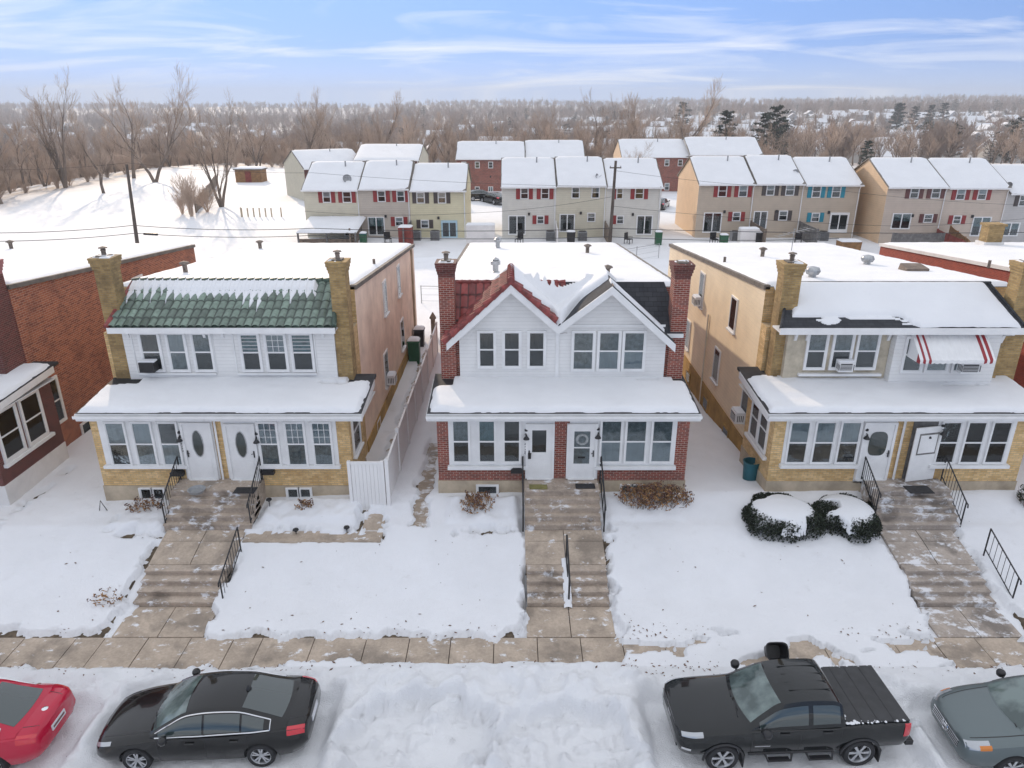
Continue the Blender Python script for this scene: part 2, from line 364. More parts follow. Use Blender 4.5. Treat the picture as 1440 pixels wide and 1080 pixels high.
nt.links.new(mix(nt, 0.4, br.outputs[0], ramp(nt, noise(nt, vec, 4, 5), 0.3, 0.7, (0.5, 0.5, 0.5, 1), (1.4, 1.4, 1.4, 1)), 'MULTIPLY'), b.inputs['Base Color'])
plain('tar_dark', (0.025, 0.025, 0.028), 0.7, 0.3, 3, bmp=0.3)
plain('roof_edge', (0.17, 0.15, 0.13), 0.8, 0.25, 2)
plain('shingle_brown', (0.20, 0.155, 0.125), 0.85, 0.25, 3)
plain('black_iron', (0.018, 0.018, 0.02), 0.45, 0.2, 5)
plain('galvanised', (0.45, 0.46, 0.47), 0.42, 0.2, 6, metal=0.7)
plain('rusty_metal', (0.22, 0.18, 0.15), 0.7, 0.4, 8, metal=0.2)
plain('grey_metal', (0.30, 0.31, 0.32), 0.5, 0.15, 5)
plain('black_plastic', (0.016, 0.016, 0.018), 0.42, 0.1, 5)
plain('dark_room', (0.02, 0.021, 0.024), 0.8, 0.4, 1.5)
plain('blind_white', (0.62, 0.64, 0.65), 0.8, 0.08, 4)
plain('curtain_grey', (0.36, 0.38, 0.38), 0.9, 0.25, 7)
plain('curtain_teal', (0.22, 0.36, 0.38), 0.9, 0.2, 6)
plain('shutter_red', (0.28, 0.028, 0.028), 0.5, 0.12, 2)
plain('shutter_brown', (0.14, 0.05, 0.045), 0.5, 0.12, 2)
plain('shutter_dark', (0.075, 0.06, 0.055), 0.5, 0.12, 2)
plain('shutter_teal', (0.01, 0.24, 0.33), 0.5, 0.1, 2)
plain('awning_red', (0.30, 0.02, 0.03), 0.5, 0.08, 2)
plain('bin_green', (0.015, 0.10, 0.045), 0.5, 0.1, 2)
plain('bin_blue', (0.01, 0.10, 0.13), 0.5, 0.1, 2)
plain('wood_weathered', (0.22, 0.17, 0.13), 0.85, 0.3, 3, bmp=0.3)
plain('wood_grey', (0.17, 0.165, 0.16), 0.85, 0.3, 3, bmp=0.3)
plain('wood_brown', (0.27, 0.145, 0.06), 0.8, 0.25, 3, bmp=0.3)
plain('wood_red', (0.22, 0.045, 0.035), 0.8, 0.25, 3)
plain('pole_wood', (0.10, 0.082, 0.068), 0.9, 0.25, 3, bmp=0.3)
plain('bark', (0.19, 0.148, 0.118), 0.95, 0.3, 0.6)
plain('twig', (0.48, 0.37, 0.29), 0.95, 0.28, 0.15)
plain('twig_red', (0.16, 0.09, 0.06), 0.95, 0.3, 3)
plain('twig_far', (0.36, 0.28, 0.23), 0.95, 0.3, 0.02)
plain('dry_leaf', (0.36, 0.20, 0.085), 0.95, 0.4, 5)
plain('dry_flower', (0.13, 0.065, 0.055), 0.95, 0.4, 5)
plain('boxwood', (0.018, 0.028, 0.014), 0.8, 0.5, 8)
plain('conifer', (0.04, 0.058, 0.04), 0.9, 0.4, 1.0)
plain('grass_dead', (0.20, 0.15, 0.08), 0.95, 0.3, 4, bmp=0.4)
plain('rubber', (0.022, 0.022, 0.024), 0.8, 0.2, 6)
plain('alloy', (0.62, 0.63, 0.65), 0.28, 0.05, 4, metal=0.9)
plain('chrome', (0.75, 0.76, 0.78), 0.12, 0.03, 4, metal=1.0)
plain('mat_black', (0.03, 0.03, 0.032), 0.9, 0.3, 8)
plain('brass', (0.35, 0.24, 0.08), 0.4, 0.1, 4, metal=0.6)
plain('porch_olive', (0.22, 0.20, 0.07), 0.8, 0.2, 4)
plain('soil', (0.12, 0.09, 0.06), 0.95, 0.4, 5, bmp=0.5)
plain('seat_dark', (0.05, 0.05, 0.055), 0.8, 0.2, 4)
plain('vinyl_cover', (0.032, 0.033, 0.035), 0.55, 0.2, 5, bmp=0.1)
concrete('concrete_walk', (0.47, 0.385, 0.305), 0.8, 0.62, 1.0, 0.58, 0.64)
concrete('concrete_step', (0.45, 0.37, 0.30), 0.8, 0.65, 1.4, 0.55, 0.62)
concrete('concrete_icy', (0.42, 0.36, 0.31), 0.75, 0.75, 1.1, 0.52, 0.60)
concrete('concrete_alley', (0.36, 0.29, 0.225), 0.8, 0.4, 1.0, 0.50, 0.60)
plain('joint_soil', (0.07, 0.05, 0.035), 0.95, 0.3, 6)
m, nt, b = newmat('pane'); nt.nodes.remove(b)
o_ = nt.nodes['Material Output']; gl = nd(nt, 'ShaderNodeBsdfGlossy'); gl.inputs['Roughness'].default_value = 0.03; gl.inputs['Color'].default_value = (0.9, 0.93, 0.95, 1)
tr = nd(nt, 'ShaderNodeBsdfTransparent'); tr.inputs['Color'].default_value = (0.80, 0.84, 0.85, 1)
fz = nd(nt, 'ShaderNodeFresnel'); fz.inputs['IOR'].default_value = 1.6
ms = nd(nt, 'ShaderNodeMixShader'); nt.links.new(fz.outputs[0], ms.inputs[0]); nt.links.new(tr.outputs[0], ms.inputs[1]); nt.links.new(gl.outputs[0], ms.inputs[2])
bpn = nd(nt, 'ShaderNodeBump'); bpn.inputs['Strength'].default_value = 0.04; bpn.inputs['Distance'].default_value = 0.05
nt.links.new(noise(nt, wpos(nt), 1.5, 3), bpn.inputs['Height']); nt.links.new(bpn.outputs[0], gl.inputs['Normal']); nt.links.new(ms.outputs[0], o_.inputs[0])
def carpaint(name, col, metal=0.0, rough=0.14):
    'clear-coated paint with a film of dried road salt along the sills'
    m, nt, b = newmat(name); b.inputs['Metallic'].default_value = metal
    b.inputs['Coat Weight'].default_value = 0.6; b.inputs['Coat Roughness'].default_value = 0.03; b.inputs['Specular IOR Level'].default_value = 0.25
    oc = nt.nodes.new('ShaderNodeTexCoord'); sp = nt.nodes.new('ShaderNodeSeparateXYZ'); nt.links.new(oc.outputs['Object'], sp.inputs[0])
    lo = ramp(nt, sp.outputs[2], .18, .72, (1, 1, 1, 1), (0, 0, 0, 1)); f = ramp(nt, noise(nt, oc.outputs['Object'], 4, 8, 0.7), 0.38, 0.72)
    k = nd(nt, 'ShaderNodeMath', operation='MULTIPLY'); nt.links.new(lo, k.inputs[0]); nt.links.new(f, k.inputs[1])
    f2 = ramp(nt, noise(nt, oc.outputs['Object'], 9, 8, 0.75), 0.62, 0.85); k2 = nd(nt, 'ShaderNodeMath', operation='MULTIPLY'); k2.inputs[1].default_value = .10; nt.links.new(f2, k2.inputs[0])
    ad_ = nd(nt, 'ShaderNodeMath', operation='ADD'); nt.links.new(k2.outputs[0], ad_.inputs[0]); kk = nd(nt, 'ShaderNodeMath', operation='MULTIPLY'); kk.inputs[1].default_value = .22; nt.links.new(k.outputs[0], kk.inputs[0]); nt.links.new(kk.outputs[0], ad_.inputs[1])
    nt.links.new(mix(nt, ad_.outputs[0], col, (0.34, 0.33, 0.32)), b.inputs['Base Color'])
    r = nd(nt, 'ShaderNodeMath', operation='ADD'); r.inputs[1].default_value = rough; nt.links.new(kk.outputs[0], r.inputs[0]); nt.links.new(r.outputs[0], b.inputs['Roughness'])
    return m
carpaint('paint_black', (0.003, 0.0035, 0.004)); carpaint('paint_truck', (0.004, 0.006, 0.007))
carpaint('paint_red', (0.45, 0.004, 0.035)); carpaint('paint_grey', (0.13, 0.16, 0.165), 0.5, 0.4)
m, nt, b = newmat('car_glass'); b.inputs['Base Color'].default_value = (0.03, 0.045, 0.045, 1); b.inputs['Roughness'].default_value = 0.04; b.inputs['Specular IOR Level'].default_value = 0.9
b.inputs['Coat Weight'].default_value = 0.5; b.inputs['Coat Roughness'].default_value = 0.02
m, nt, b = newmat('windscreen'); b.inputs['Base Color'].default_value = (0.10, 0.155, 0.145, 1); b.inputs['Roughness'].default_value = 0.08; b.inputs['Specular IOR Level'].default_value = 0.9
nt.links.new(ramp(nt, noise(nt, wpos(nt), 1.6, 4), 0.4, 0.62, (0.035, 0.06, 0.058, 1), (0.15, 0.20, 0.19, 1)), b.inputs['Base Color'])
m, nt, b = newmat('tail_lens'); b.inputs['Base Color'].default_value = (0.55, 0.01, 0.025, 1); b.inputs['Roughness'].default_value = 0.15; b.inputs['Coat Weight'].default_value = 1
m, nt, b = newmat('head_lens'); b.inputs['Base Color'].default_value = (0.42, 0.44, 0.46, 1); b.inputs['Roughness'].default_value = 0.08; b.inputs['Coat Weight'].default_value = 1; b.inputs['Metallic'].default_value = 0.4
m, nt, b = newmat('amber_lens'); b.inputs['Base Color'].default_value = (0.6, 0.2, 0.04, 1); b.inputs['Roughness'].default_value = 0.15
plain('plate_white', (0.7, 0.71, 0.74), 0.5, 0.05, 5); plain('sign_red', (0.5, 0.05, 0.04), 0.6, 0.1, 3)
# ------------------------------------------------------------------ terrain
PATHS = [(-11.2, -8.65), (0.42, 2.9), (11.95, 14.3)]
def interp2(x, xs, zs): return np.interp(x, xs, zs)
def bare(x, y):
    'ground without its snow'
    hf = interp2(x, [-20, -14, -5.5, 0, 9, 18], [0.75, 0.95, 1.2, 1.3, 1.35, 1.4])
    h30 = interp2(x, [-20, -4, 2, 7, 25], [0.9, 1.0, 0.8, 0.5, 0.5])
    h40 = interp2(x, [-20, -4, 2, 7, 25], [1.0, 1.0, 0.5, 0.0, 0.0])
    ky = np.array([15.95, 16.3, 17.2, 19.2, 20.0])
    lawn = np.interp(y, ky, [0.0, 0.06, 0.16, 0.70, 0.90])
    lawn = np.where(y > 20, 0.90 + (hf-0.90)*sst(20, 21.5, y), lawn)
    z = np.where(y < 15.95, np.interp(y, [13.9, 14.3, 14.6], [-0.15, -0.06, -0.02]), lawn)
    z = np.where(y > 21.5, hf + (h30-hf)*np.clip((y-21.5)/8.5, 0, 1), z)
    z = np.where(y > 30, h30 + (h40-h30)*np.clip((y-30)/10, 0, 1), z)
    z = np.where(y > 40, h40 + (2.0-h40)*sst(41, 66, y), z)
    return z
def far_z(x, y):
    'field, valley and hills beyond the yards'
    r = np.hypot(x, y)
    z = 2.0 + 0*x
    edge = -66 - 0.10*(y-110)
    z = z - 7*sst(0, 1, (edge - x)/60)*sst(60, 110, y)
    z = z + 0.9*sst(62, 90, y)*(fbm(x/14 + y/40, y/9, 4, 95)) + 0.25*fbm(x/3, y/2.2, 3, 96)*sst(62, 80, y)
    z = z - 11*sst(150, 330, y) + 8*sst(500, 1500, r) + 22*sst(1300, 2600, r)
    z = z + 5*sst(350, 1000, r)*fbm(x/260, y/260, 3, 41)*2 + 9*sst(900, 2000, r)*fbm(x/700, y/700, 3, 43)*2
    z = z + 8*sst(200, 420, x)*sst(400, 800, y)
    return z
def sdrect(x, y, x0, x1, y0, y1): return np.minimum(np.minimum(x-x0, x1-x), np.minimum(y-y0, y1-y))
CARS = [(-9.4, -4.5, 11.45, 13.6), (3.4, 9.1, 11.4, 13.65), (-15.4, -10.3, 11.3, 13.35), (9.95, 15.5, 11.1, 13.3)]
def path_low(y):
    return np.interp(y, [15.9, 17.15, 17.2, 18.4, 18.45, 19.8, 19.85, 20.9, 21.6], [-0.05, -0.02, -0.3, 0.25, 0.60, 0.90, 0.65, 1.3, 1.4])
def near_z(x, y):
    z = bare(x, y)
    wob = fbm(x*2.1, y*2.1, 4, 3); fine = fbm(x*7, y*7, 3, 5); big = fbm(x*0.5, y*0.5, 3, 7)
    T = 0.17 + 0.07*big + 0.05*wob + 0.02*fine + 0.05*np.maximum(0, fbm(x*1.3, y*1.3, 4, 81))
    # street snow, ploughed bank and dug out bays
    st = sst(14.75, 14.5, y)
    mid = sst(-4.6, -3.6, x)*sst(3.6, 2.6, x)
    rid = 0.5 - np.abs(fbm(x*1.9+2, y*1.9, 4, 23))*2.2
    Ts = 0.20 + 0.22*mid + 0.12*big + 0.15*wob + 0.03*fine + 0.05*rid
    Ts = Ts + 0.16*np.exp(-((y-14.05)/0.45)**2)*(0.8+1.6*wob)
    pit = 0*x
    for cx, cy, a, b_, dep in ((-2.15, 12.35, 1.95, 1.35, 0.46), (1.15, 12.05, 1.75, 1.35, 0.40), (9.6, 13.2, 0.9, 0.5, 0.16), (2.9, 11.2, 1.0, 0.8, 0.15), (-0.5, 11.0, 1.6, 0.7, 0.2)):
        q = 1 - np.sqrt(((x-cx)/a)**2 + ((y-cy)/b_)**2) + 0.6*wob
        pit = np.maximum(pit, sst(0, 0.2, q)); Ts = Ts - dep*sst(-0.05, 0.16, q) + 0.10*np.exp(-((q+0.12)/0.12)**2)*mid
    chunk = np.maximum(0, fbm(x*2.1+3, y*2.1, 3, 13)); chunk2 = vnoise(x*4.3, y*4.3, 15)
    Ts = Ts + pit*(1.05*np.maximum(0, fbm(x*1.25+3, y*1.25, 2, 13)) + 0.45*chunk + 0.10*sst(0.6, 0.72, chunk2) + 0.06*np.abs(wob) + 0.03*fine)
    lump = np.maximum(0, fbm(x*2.6, y*2.6, 3, 21) - 0.06)
    Ts = Ts + 0.5*lump*mid
    for c in CARS:
        q = sdrect(x, y, *c) + 0.30*wob + 0.10*big
        k = sst(-0.30, 0.0, q); Ts = Ts*(1-k) + (0.07 + 0.10*np.abs(wob) + 0.05*fine)*k + 0.12*np.exp(-((q+0.42)/0.18)**2)*(0.7 + 1.5*wob)
    Ts = np.maximum(Ts, 0.05 + 0.03*fine)
    T = T*(1-st) + Ts*st
    # cleared walks
    def clear(q, low, w=0.05):
        nonlocal T, z
        k = sst(-w, w, q); hz = z + T
        hz = hz*(1-k) + low*k; T = hz - z
    swob = 0.75*wob + 0.38*fine + 0.30*fbm(x*0.9, y*0.9, 2, 19)
    amt = sst(2.3, 3.4, x)*sst(12.4, 11.4, x)
    q = sdrect(x, y, -60, 60, 14.72, 15.99) + swob*0.9
    patch = fbm(x*1.1+4, y*1.8, 4, 31)
    q = q - amt*np.maximum(0, 0.80 - 6.5*np.maximum(0, patch-0.03)) - 0.25*sst(-6.5, -4.5, x)*sst(-1.5, -3.5, x)*np.maximum(0, 0.3 + 3*patch)*sst(15.5, 15.0, y)
    q = q - 0.5*np.maximum(0, patch-0.12)*sst(-6, -3, x)*sst(3, 1, x)
    clear(q, np.interp(y, [14.5, 16], [-0.06, -0.06]))
    for i, (a, b_) in enumerate(PATHS):
        q = sdrect(x, y, a, b_, 15.7, 21.6) + swob
        ex = sst(17.3, 16.2, y)*0.25
        q = sdrect(x, y, a-ex*(i == 0)-0.1*ex-.05, b_+ex*(i == 2)+ex*0.4+.05, 15.7, 21.6) + swob
        clear(q, path_low(y))
    # side walk to the vinyl gate, its leg up to the gate, strip beside the middle house, back alley walk
    clear(sdrect(x, y, -8.8, -4.25, 19.35, 19.85) + swob*0.8, 0*x + 0.86)
    clear(sdrect(x, y, -4.85, -4.3, 19.4, 20.75) + swob*0.8, np.interp(y, [19.4, 20.8], [0.86, 1.05]))
    clear(sdrect(x, y, -3.3, -2.85, 20.1, 26) + swob*0.7, bare(x, y) - 0.05)
    clear(sdrect(x, y, -4.95, -4.35, 21.2, 38) + swob*0.9, bare(x, y) - 0.05)
    for r_ in ((-1.9, 0.45, 19.74, 19.84), (-13.1, -11.3, 19.60, 19.72), (-13.2, -13.08, 19.6, 21.2), (-5.02, -4.9, 19.8, 20.9), (-4.25, -4.15, 19.5, 20.6), (-8.4, -5.0, 19.87, 19.93), (14.3, 14.5, 16.2, 19.8), (-11.4, -11.2, 16, 19.8), (2.9, 3.0, 16.0, 20), (-16.9, -16.8, 17.5, 24)):
        clear(sdrect(x, y, *r_) + swob*1.1 - 0.035 + 0.25*np.minimum(0, fbm(x*1.9, y*1.9, 3, 37)), bare(x, y) - 0.05)
    # raised garden beds
    for (a, b_, c, d, h) in ((-13.3, -11.4, 19.8, 21.3, 0.12), (-8.4, -5.0, 20.05, 21.3, 0.20), (-2.3, 0.3, 20.0, 21.3, 0.16), (3.1, 5.8, 20.2, 21.3, 0.10)):
        T = T + h*sst(0, 0.25, sdrect(x, y, a, b_, c, d) + 0.12*wob)*(0.7 + 1.2*wob)
    # footprints and blown drifts on the back yards
    T = T + sst(42, 46, y)*0.25*fbm(x*0.35, y*0.35, 3, 51)
    return z + T
def spaced(parts):
    out = []
    for a, b_, st in parts: out += list(np.arange(a, b_ - st*0.25, st))
    out.append(parts[-1][1]); return np.array(out)
xs = spaced([(-46, -20, 0.6), (-20, -12, 0.11), (-12, 10, 0.065), (10, 18, 0.1), (18, 46, 0.6)])
ys = spaced([(6, 10.5, 0.3), (10.5, 16.8, 0.055), (16.8, 22.2, 0.07), (22.2, 42, 0.22), (42, 60, 0.5)])
X, Y = np.meshgrid(xs, ys); Z = near_z(X, Y)
yc = (ys[:-1]+ys[1:])/2
go = gridmesh('snow_ground', X, Y, Z, M['snow_ground']); go['kind'] = 'structure'
go.data.materials.append(M['snow_street'])
mi = np.repeat((yc < 14.7).astype(np.int32), len(xs)-1); go.data.polygons.foreach_set('material_index', mi)
# the dead turf and soil under the snow, seen where the snow has worn through
xs = np.arange(-20, 20.01, 0.125); ys = np.concatenate([np.arange(15.97, 24, 0.125), np.arange(24, 42.1, 1.0)]); X, Y = np.meshgrid(xs, ys)
so_z = bare(X, Y)-0.012
for a, b_ in PATHS: so_z = np.where((X > a-.3) & (X < b_+.3) & (Y < 21.6), np.minimum(so_z, path_low(Y)-.06), so_z)
so_ = gridmesh('soil', X, Y, so_z, M['soil']); so_['kind'] = 'structure'
# outer land: one sheet to the horizon with the near part left out
g1 = np.array([0, 46, 58, 72, 90, 110, 135, 165, 200, 245, 300, 370, 460, 580, 720, 900, 1120, 1400, 1750, 2100, 2500], float)
def dense(a, k): return np.unique(np.concatenate([np.linspace(a[i], a[i+1], k, endpoint=False) for i in range(len(a)-1)] + [[a[-1]]]))
xp = dense(g1, 4); xs2 = np.unique(np.concatenate([-xp, xp]))
ys2 = np.unique(np.concatenate([[-60, -30, 6], np.linspace(6, 60, 10), dense(np.array([60, 75, 95, 120, 150, 185, 230, 290, 360, 450, 560, 700, 880, 1100, 1400, 1750, 2150, 2600], float), 5)]))
X, Y = np.meshgrid(xs2, ys2)
hx = np.minimum(np.abs(X), 46); Zn = near_z(np.clip(X, -46, 46), np.clip(Y, 6, 60))
w = sst(60, 72, Y)
Z = np.where(Y <= 60, np.where(Y < 14, 0.1, Zn), Zn*(1-w) + w*far_z(X, Y))
Z = np.where((np.abs(X) > 47) & (Y <= 72), np.interp(Y, [15, 30, 66], [0.1, 0.9, 2.05]), Z)
Z = Z - 0.0
cx = (X[:-1, :-1] + X[1:, 1:])/2; cy = (Y[:-1, :-1] + Y[1:, 1:])/2
go2 = gridmesh('terrain', X, Y, Z, M['snow_field'], None, (np.abs(cx) < 46) & (cy > 6) & (cy < 60)); go2['kind'] = 'structure'
lit = np.maximum(sst(-62, -74, X + 0.10*(Y-110) - 6*fbm(X/9, Y/9, 3, 91))*sst(70, 88, Y), sst(150, 172, Y + 12*fbm(X/14, Y/14, 3, 92)))*np.where(Y > 240, 0.45 + 1.1*np.clip(fbm(X/70, Y/70, 3, 93)+.2, 0, .5), .95)
at = go2.data.attributes.new('litter', 'FLOAT', 'POINT'); at.data.foreach_set('value', lit.ravel().astype(np.float32))
def land(x, y):
    a = np.array([float(x)]); b_ = np.array([float(y)])
    if abs(x) <= 46 and y <= 60: return float(near_z(a, b_)[0])
    zn = float(near_z(np.clip(a, -46, 46), np.clip(b_, 6, 60))[0]); w = float(sst(60, 72, b_)[0])
    if abs(x) > 47 and y <= 72: return float(np.interp(y, [15, 30, 66], [0.1, 0.9, 2.05]))
    return zn*(1-w) + w*float(far_z(a, b_)[0])
# ------------------------------------------------------------------ pavement, walks, steps
rnd = random.Random(4)
mb = MB(); x = -46.0
while x < 46:
    L = rnd.choice([1.15, 1.2, 1.45, 0.8])
    dz = rnd.uniform(-0.006, 0.006)
    mb.box(x+0.012, x+L-0.012, 14.62, 15.96, -0.12, dz, 0); x += L
mb.box(-46, 46, 14.6, 15.98, -0.14, -0.03, 1)
o = mb.build('pavement', [M['concrete_walk'], M['joint_soil']]); o['kind'] = 'structure'
mb = MB(); mb.box(-60, 60, 6, 14.15, -0.40, -0.16, 0); o = mb.build('road', M['tar_dark']); o['kind'] = 'structure'
mb = MB(); mb.box(-60, 60, 14.15, 14.33, -0.40, -0.045, 0); o = mb.build('kerb', M['concrete_walk']); o['kind'] = 'structure'
for i, (a, b_) in enumerate(PATHS):
    m_ = M['concrete_icy'] if i == 2 else M['concrete_step']
    mid = (a+b_)/2
    mb = MB()
    for (u, w_) in ((a, mid-0.012), (mid+0.012, b_)):
        mb.hexa([(u, 15.985, -0.2), (w_, 15.985, -0.2), (w_, 17.2, -0.2), (u, 17.2, -0.2), (u, 15.985, 0.012), (w_, 15.985, 0.012), (w_, 17.2, 0.07), (u, 17.2, 0.07)], 0)
        mb.hexa([(u, 18.42, 0.3), (w_, 18.42, 0.3), (w_, 19.34, 0.3), (u, 19.34, 0.3), (u, 18.42, 0.69), (w_, 18.42, 0.69), (w_, 19.34, 0.91), (u, 19.34, 0.91)], 0)
        mb.hexa([(u, 19.36, 0.3), (w_, 19.36, 0.3), (w_, 19.85, 0.3), (u, 19.85, 0.3), (u, 19.36, 0.915), (w_, 19.36, 0.915), (w_, 19.85, 1.0), (u, 19.85, 1.0)], 0)
    mb.box(a+0.01, b_-0.01, 15.99, 17.1, -0.3, -0.02, 1); mb.box(a+0.01, b_-0.01, 18.45, 19.8, 0.2, 0.62, 1)
    o = mb.build('front_walk', [M['concrete_walk'] if i < 2 else M['concrete_icy'], M['joint_soil']]); o['kind'] = 'structure'
    def flight(x0, x1, y0, y1, z0, z1, n, m_):
        mb = MB(); tr = (y1-y0)/n
        for k in range(n):
            za = z0 + (z1-z0)*(k+1)/n
            jit = 0.012*math.sin(k*2.7 + x0)
            # tread with a nosing over a slightly set back riser
            mb.box(x0, x1, y0+k*tr - 0.025, y1 + (0.0 if k < n-1 else 0.0), za-0.055, za+jit*0.3, 0)
            mb.box(x0+0.01, x1-0.01, y0+k*tr + 0.004, y1, z0-0.45, za-0.055, 0)
        o = mb.build('front_steps', m_); o['kind'] = 'structure'; return o
    if i == 1:
        flight(a+0.03, mid-0.10, 17.22, 18.40, 0.07, 0.69, 4, m_); flight(mid+0.10, b_-0.02, 17.22, 18.40, 0.07, 0.69, 4, m_)
    else: flight(a+0.03, b_-0.03, 17.22, 18.40, 0.07, 0.69, 4, m_)
    x0, x1 = (a-0.12, b_+0.18) if i == 0 else (a, b_)
    if i == 2: x0, x1 = a+0.02, b_+0.25
    flight(x0, x1, 19.87, 20.87, 1.0, 2.0, 5, m_)
    mb = MB(); mb.box(x0, x1, 20.875, 21.49, 0.6, 2.0, 0); o = mb.build('porch_landing', m_); o['kind'] = 'structure'
# strip of snow between the twin flights of the middle house, ridged
xs = np.linspace(1.53, 1.77, 6); ys = np.linspace(17.1, 18.6, 40); X, Y = np.meshgrid(xs, ys)
Z = np.interp(Y, [17.1, 17.3, 18.4, 18.6], [0.10, 0.26, 0.74, 0.78]) + 0.04*(1-((X-1.65)/0.12)**2) + 0.05*fbm(X*4, Y*4, 3, 3)
o = gridmesh('step_snow', X, Y, Z, M['snow_ground']); o['kind'] = 'structure'
mb = MB()
mb.box(-8.6, -4.2, 19.3, 19.9, 0.5, 0.93); mb.hexa([(-4.9, 19.92, .4), (-4.22, 19.92, .4), (-4.22, 20.85, .4), (-4.9, 20.85, .4), (-4.9, 19.92, .93), (-4.22, 19.92, .93), (-4.22, 20.85, 1.14), (-4.9, 20.85, 1.14)])
o = mb.build('side_path', M['concrete_walk']); o['kind'] = 'structure'
for (x0, x1, y0, y1, n) in ((-3.35, -2.8, 20.0, 26.2, 5), (-5.0, -4.3, 21.2, 39, 12)):
    mb = MB()
    for k in range(n):
        ya, yb = y0+(y1-y0)*k/n, y0+(y1-y0)*(k+1)/n - 0.03
        za, zb = float(bare(np.array([x0]), np.array([ya]))[0]) + 0.03, float(bare(np.array([x0]), np.array([yb]))[0]) + 0.03
        mb.hexa([(x0, ya, za-.3), (x1, ya, za-.3), (x1, yb, zb-.3), (x0, yb, zb-.3), (x0, ya, za), (x1, ya, za), (x1, yb, zb), (x0, yb, zb)])
    o = mb.build('side_path', M['concrete_alley']); o['kind'] = 'structure'
# ------------------------------------------------------------------ house kit
def window(root, o, w, h, facing='-y', up=None, lo=None, rail=0.5, sill=None, lites=None, trim=0.07, frame_mat='white_paint', proud=0.07, name='window'):
    'o: bottom centre of the glass on the wall; up / lo: blind material of the upper / lower sash'
    xf = frame(o, facing); mb = MB(xf); a, t = w/2, trim
    mb.box(-a-t, -a, 0, proud, -t, h+t); mb.box(a, a+t, 0, proud, -t, h+t)
    mb.box(-a, a, 0, proud, h, h+t); mb.box(-a, a, 0, proud, -t, 0)
    if rail: mb.box(-a, a, 0.012, proud-0.015, h*rail-0.025, h*rail+0.025)
    s_ = 0.028
    mb.box(-a, -a+s_, 0.012, proud-0.02, 0, h*rail-0.025 if rail else h); mb.box(a-s_, a, 0.012, proud-0.02, 0, h*rail-0.025 if rail else h)
    mb.box(-a+s_, a-s_, 0.012, proud-0.02, 0, s_)
    if rail:
        mb.box(-a, -a+s_, 0.012, proud-0.016, h*rail+0.025, h); mb.box(a-s_, a, 0.012, proud-0.016, h*rail+0.025, h); mb.box(-a+s_, a-s_, 0.012, proud-0.016, h-s_, h)
    mb.box(-a, a, 0.004, 0.011, 0, h, 1)
    if lites:
        nx, nz = lites; zb = h*rail if rail else 0
        for k in range(1, nx): mb.box(-a+s_+(2*a-2*s_)*k/nx-0.008, -a+s_+(2*a-2*s_)*k/nx+0.008, 0.012, proud-0.024, zb+0.026, h-s_)
        for k in range(1, nz): mb.box(-a+s_, a-s_, 0.012, proud-0.025, zb+(h-zb)*k/nz-0.008, zb+(h-zb)*k/nz+0.008)
    o_ = mb.build(name, [M[frame_mat], M['dark_room']], root)
    for m_, z0, z1 in ((up, h*(rail or 0.5), h), (lo, 0, h*(rail or 0.5))):
        if m_:
            mb = MB(xf); n = 9; vs = []; fs = []
            for k in range(n+1):
                u = -a+s_*0.5+(2*a-s_)*k/n; d = 0.016 + 0.006*((k*7) % 3)
                vs += [(u, d, z0+0.004), (u, d, z1-0.004)]
            fs = [(2*k, 2*k+2, 2*k+3, 2*k+1) for k in range(n)]
            mb.add(vs, fs); mb.build('blind', M[m_], o_)
    mb = MB(xf); mb.box(-a+0.002, a-0.002, 0.036, 0.04, 0.002, h-0.002); mb.build('pane', M['pane'], o_)
    if sill:
        mb = MB(xf); mb.box(-a-t-0.05, a+t+0.05, 0.0, proud+0.07, -t-0.07, -t-0.003); mb.build('sill', M[sill], o_)
    return o_
def wpx(root, x0, x1, yt, yb, Y, **k):
    'a window from its corners in the photograph on the facade plane Y'
    ym = (yt+yb)/2; xa, _ = PY(x0, ym, Y); xb, _ = PY(x1, ym, Y); cx = (x0+x1)/2
    _, z1 = PY(cx, yt, Y); _, z0 = PY(cx, yb, Y)
    return window(root, ((xa+xb)/2, Y, z0), xb-xa, z1-z0, '-y', **k)
def aircon(root, o, w=0.55, h=0.36, d=0.42, facing='-y', m_='white_paint'):
    mb = MB(frame(o, facing)); a = w/2
    mb.box(-a, a, 0, d, 0, h, 0); mb.box(-a+0.05, a-0.05, d, d+0.006, 0.05, h-0.05, 1)
    for k in range(5): mb.box(-a+0.05, a-0.05, d+0.006, d+0.016, 0.06+k*(h-0.12)/5, 0.075+k*(h-0.12)/5, 0)
    for sgn in (-1, 1):
        for k in range(4): mb.box(sgn*a-0.004, sgn*a+0.004, 0.1+k*0.07, 0.13+k*0.07, 0.08, h-0.08, 1)
    mb.box(-a-0.03, a+0.03, 0.06, d-0.04, h+0.001, h+0.05, 2)
    return mb.build('air_conditioner', [M[m_], M['black_plastic'], M['snow_roof']], root)
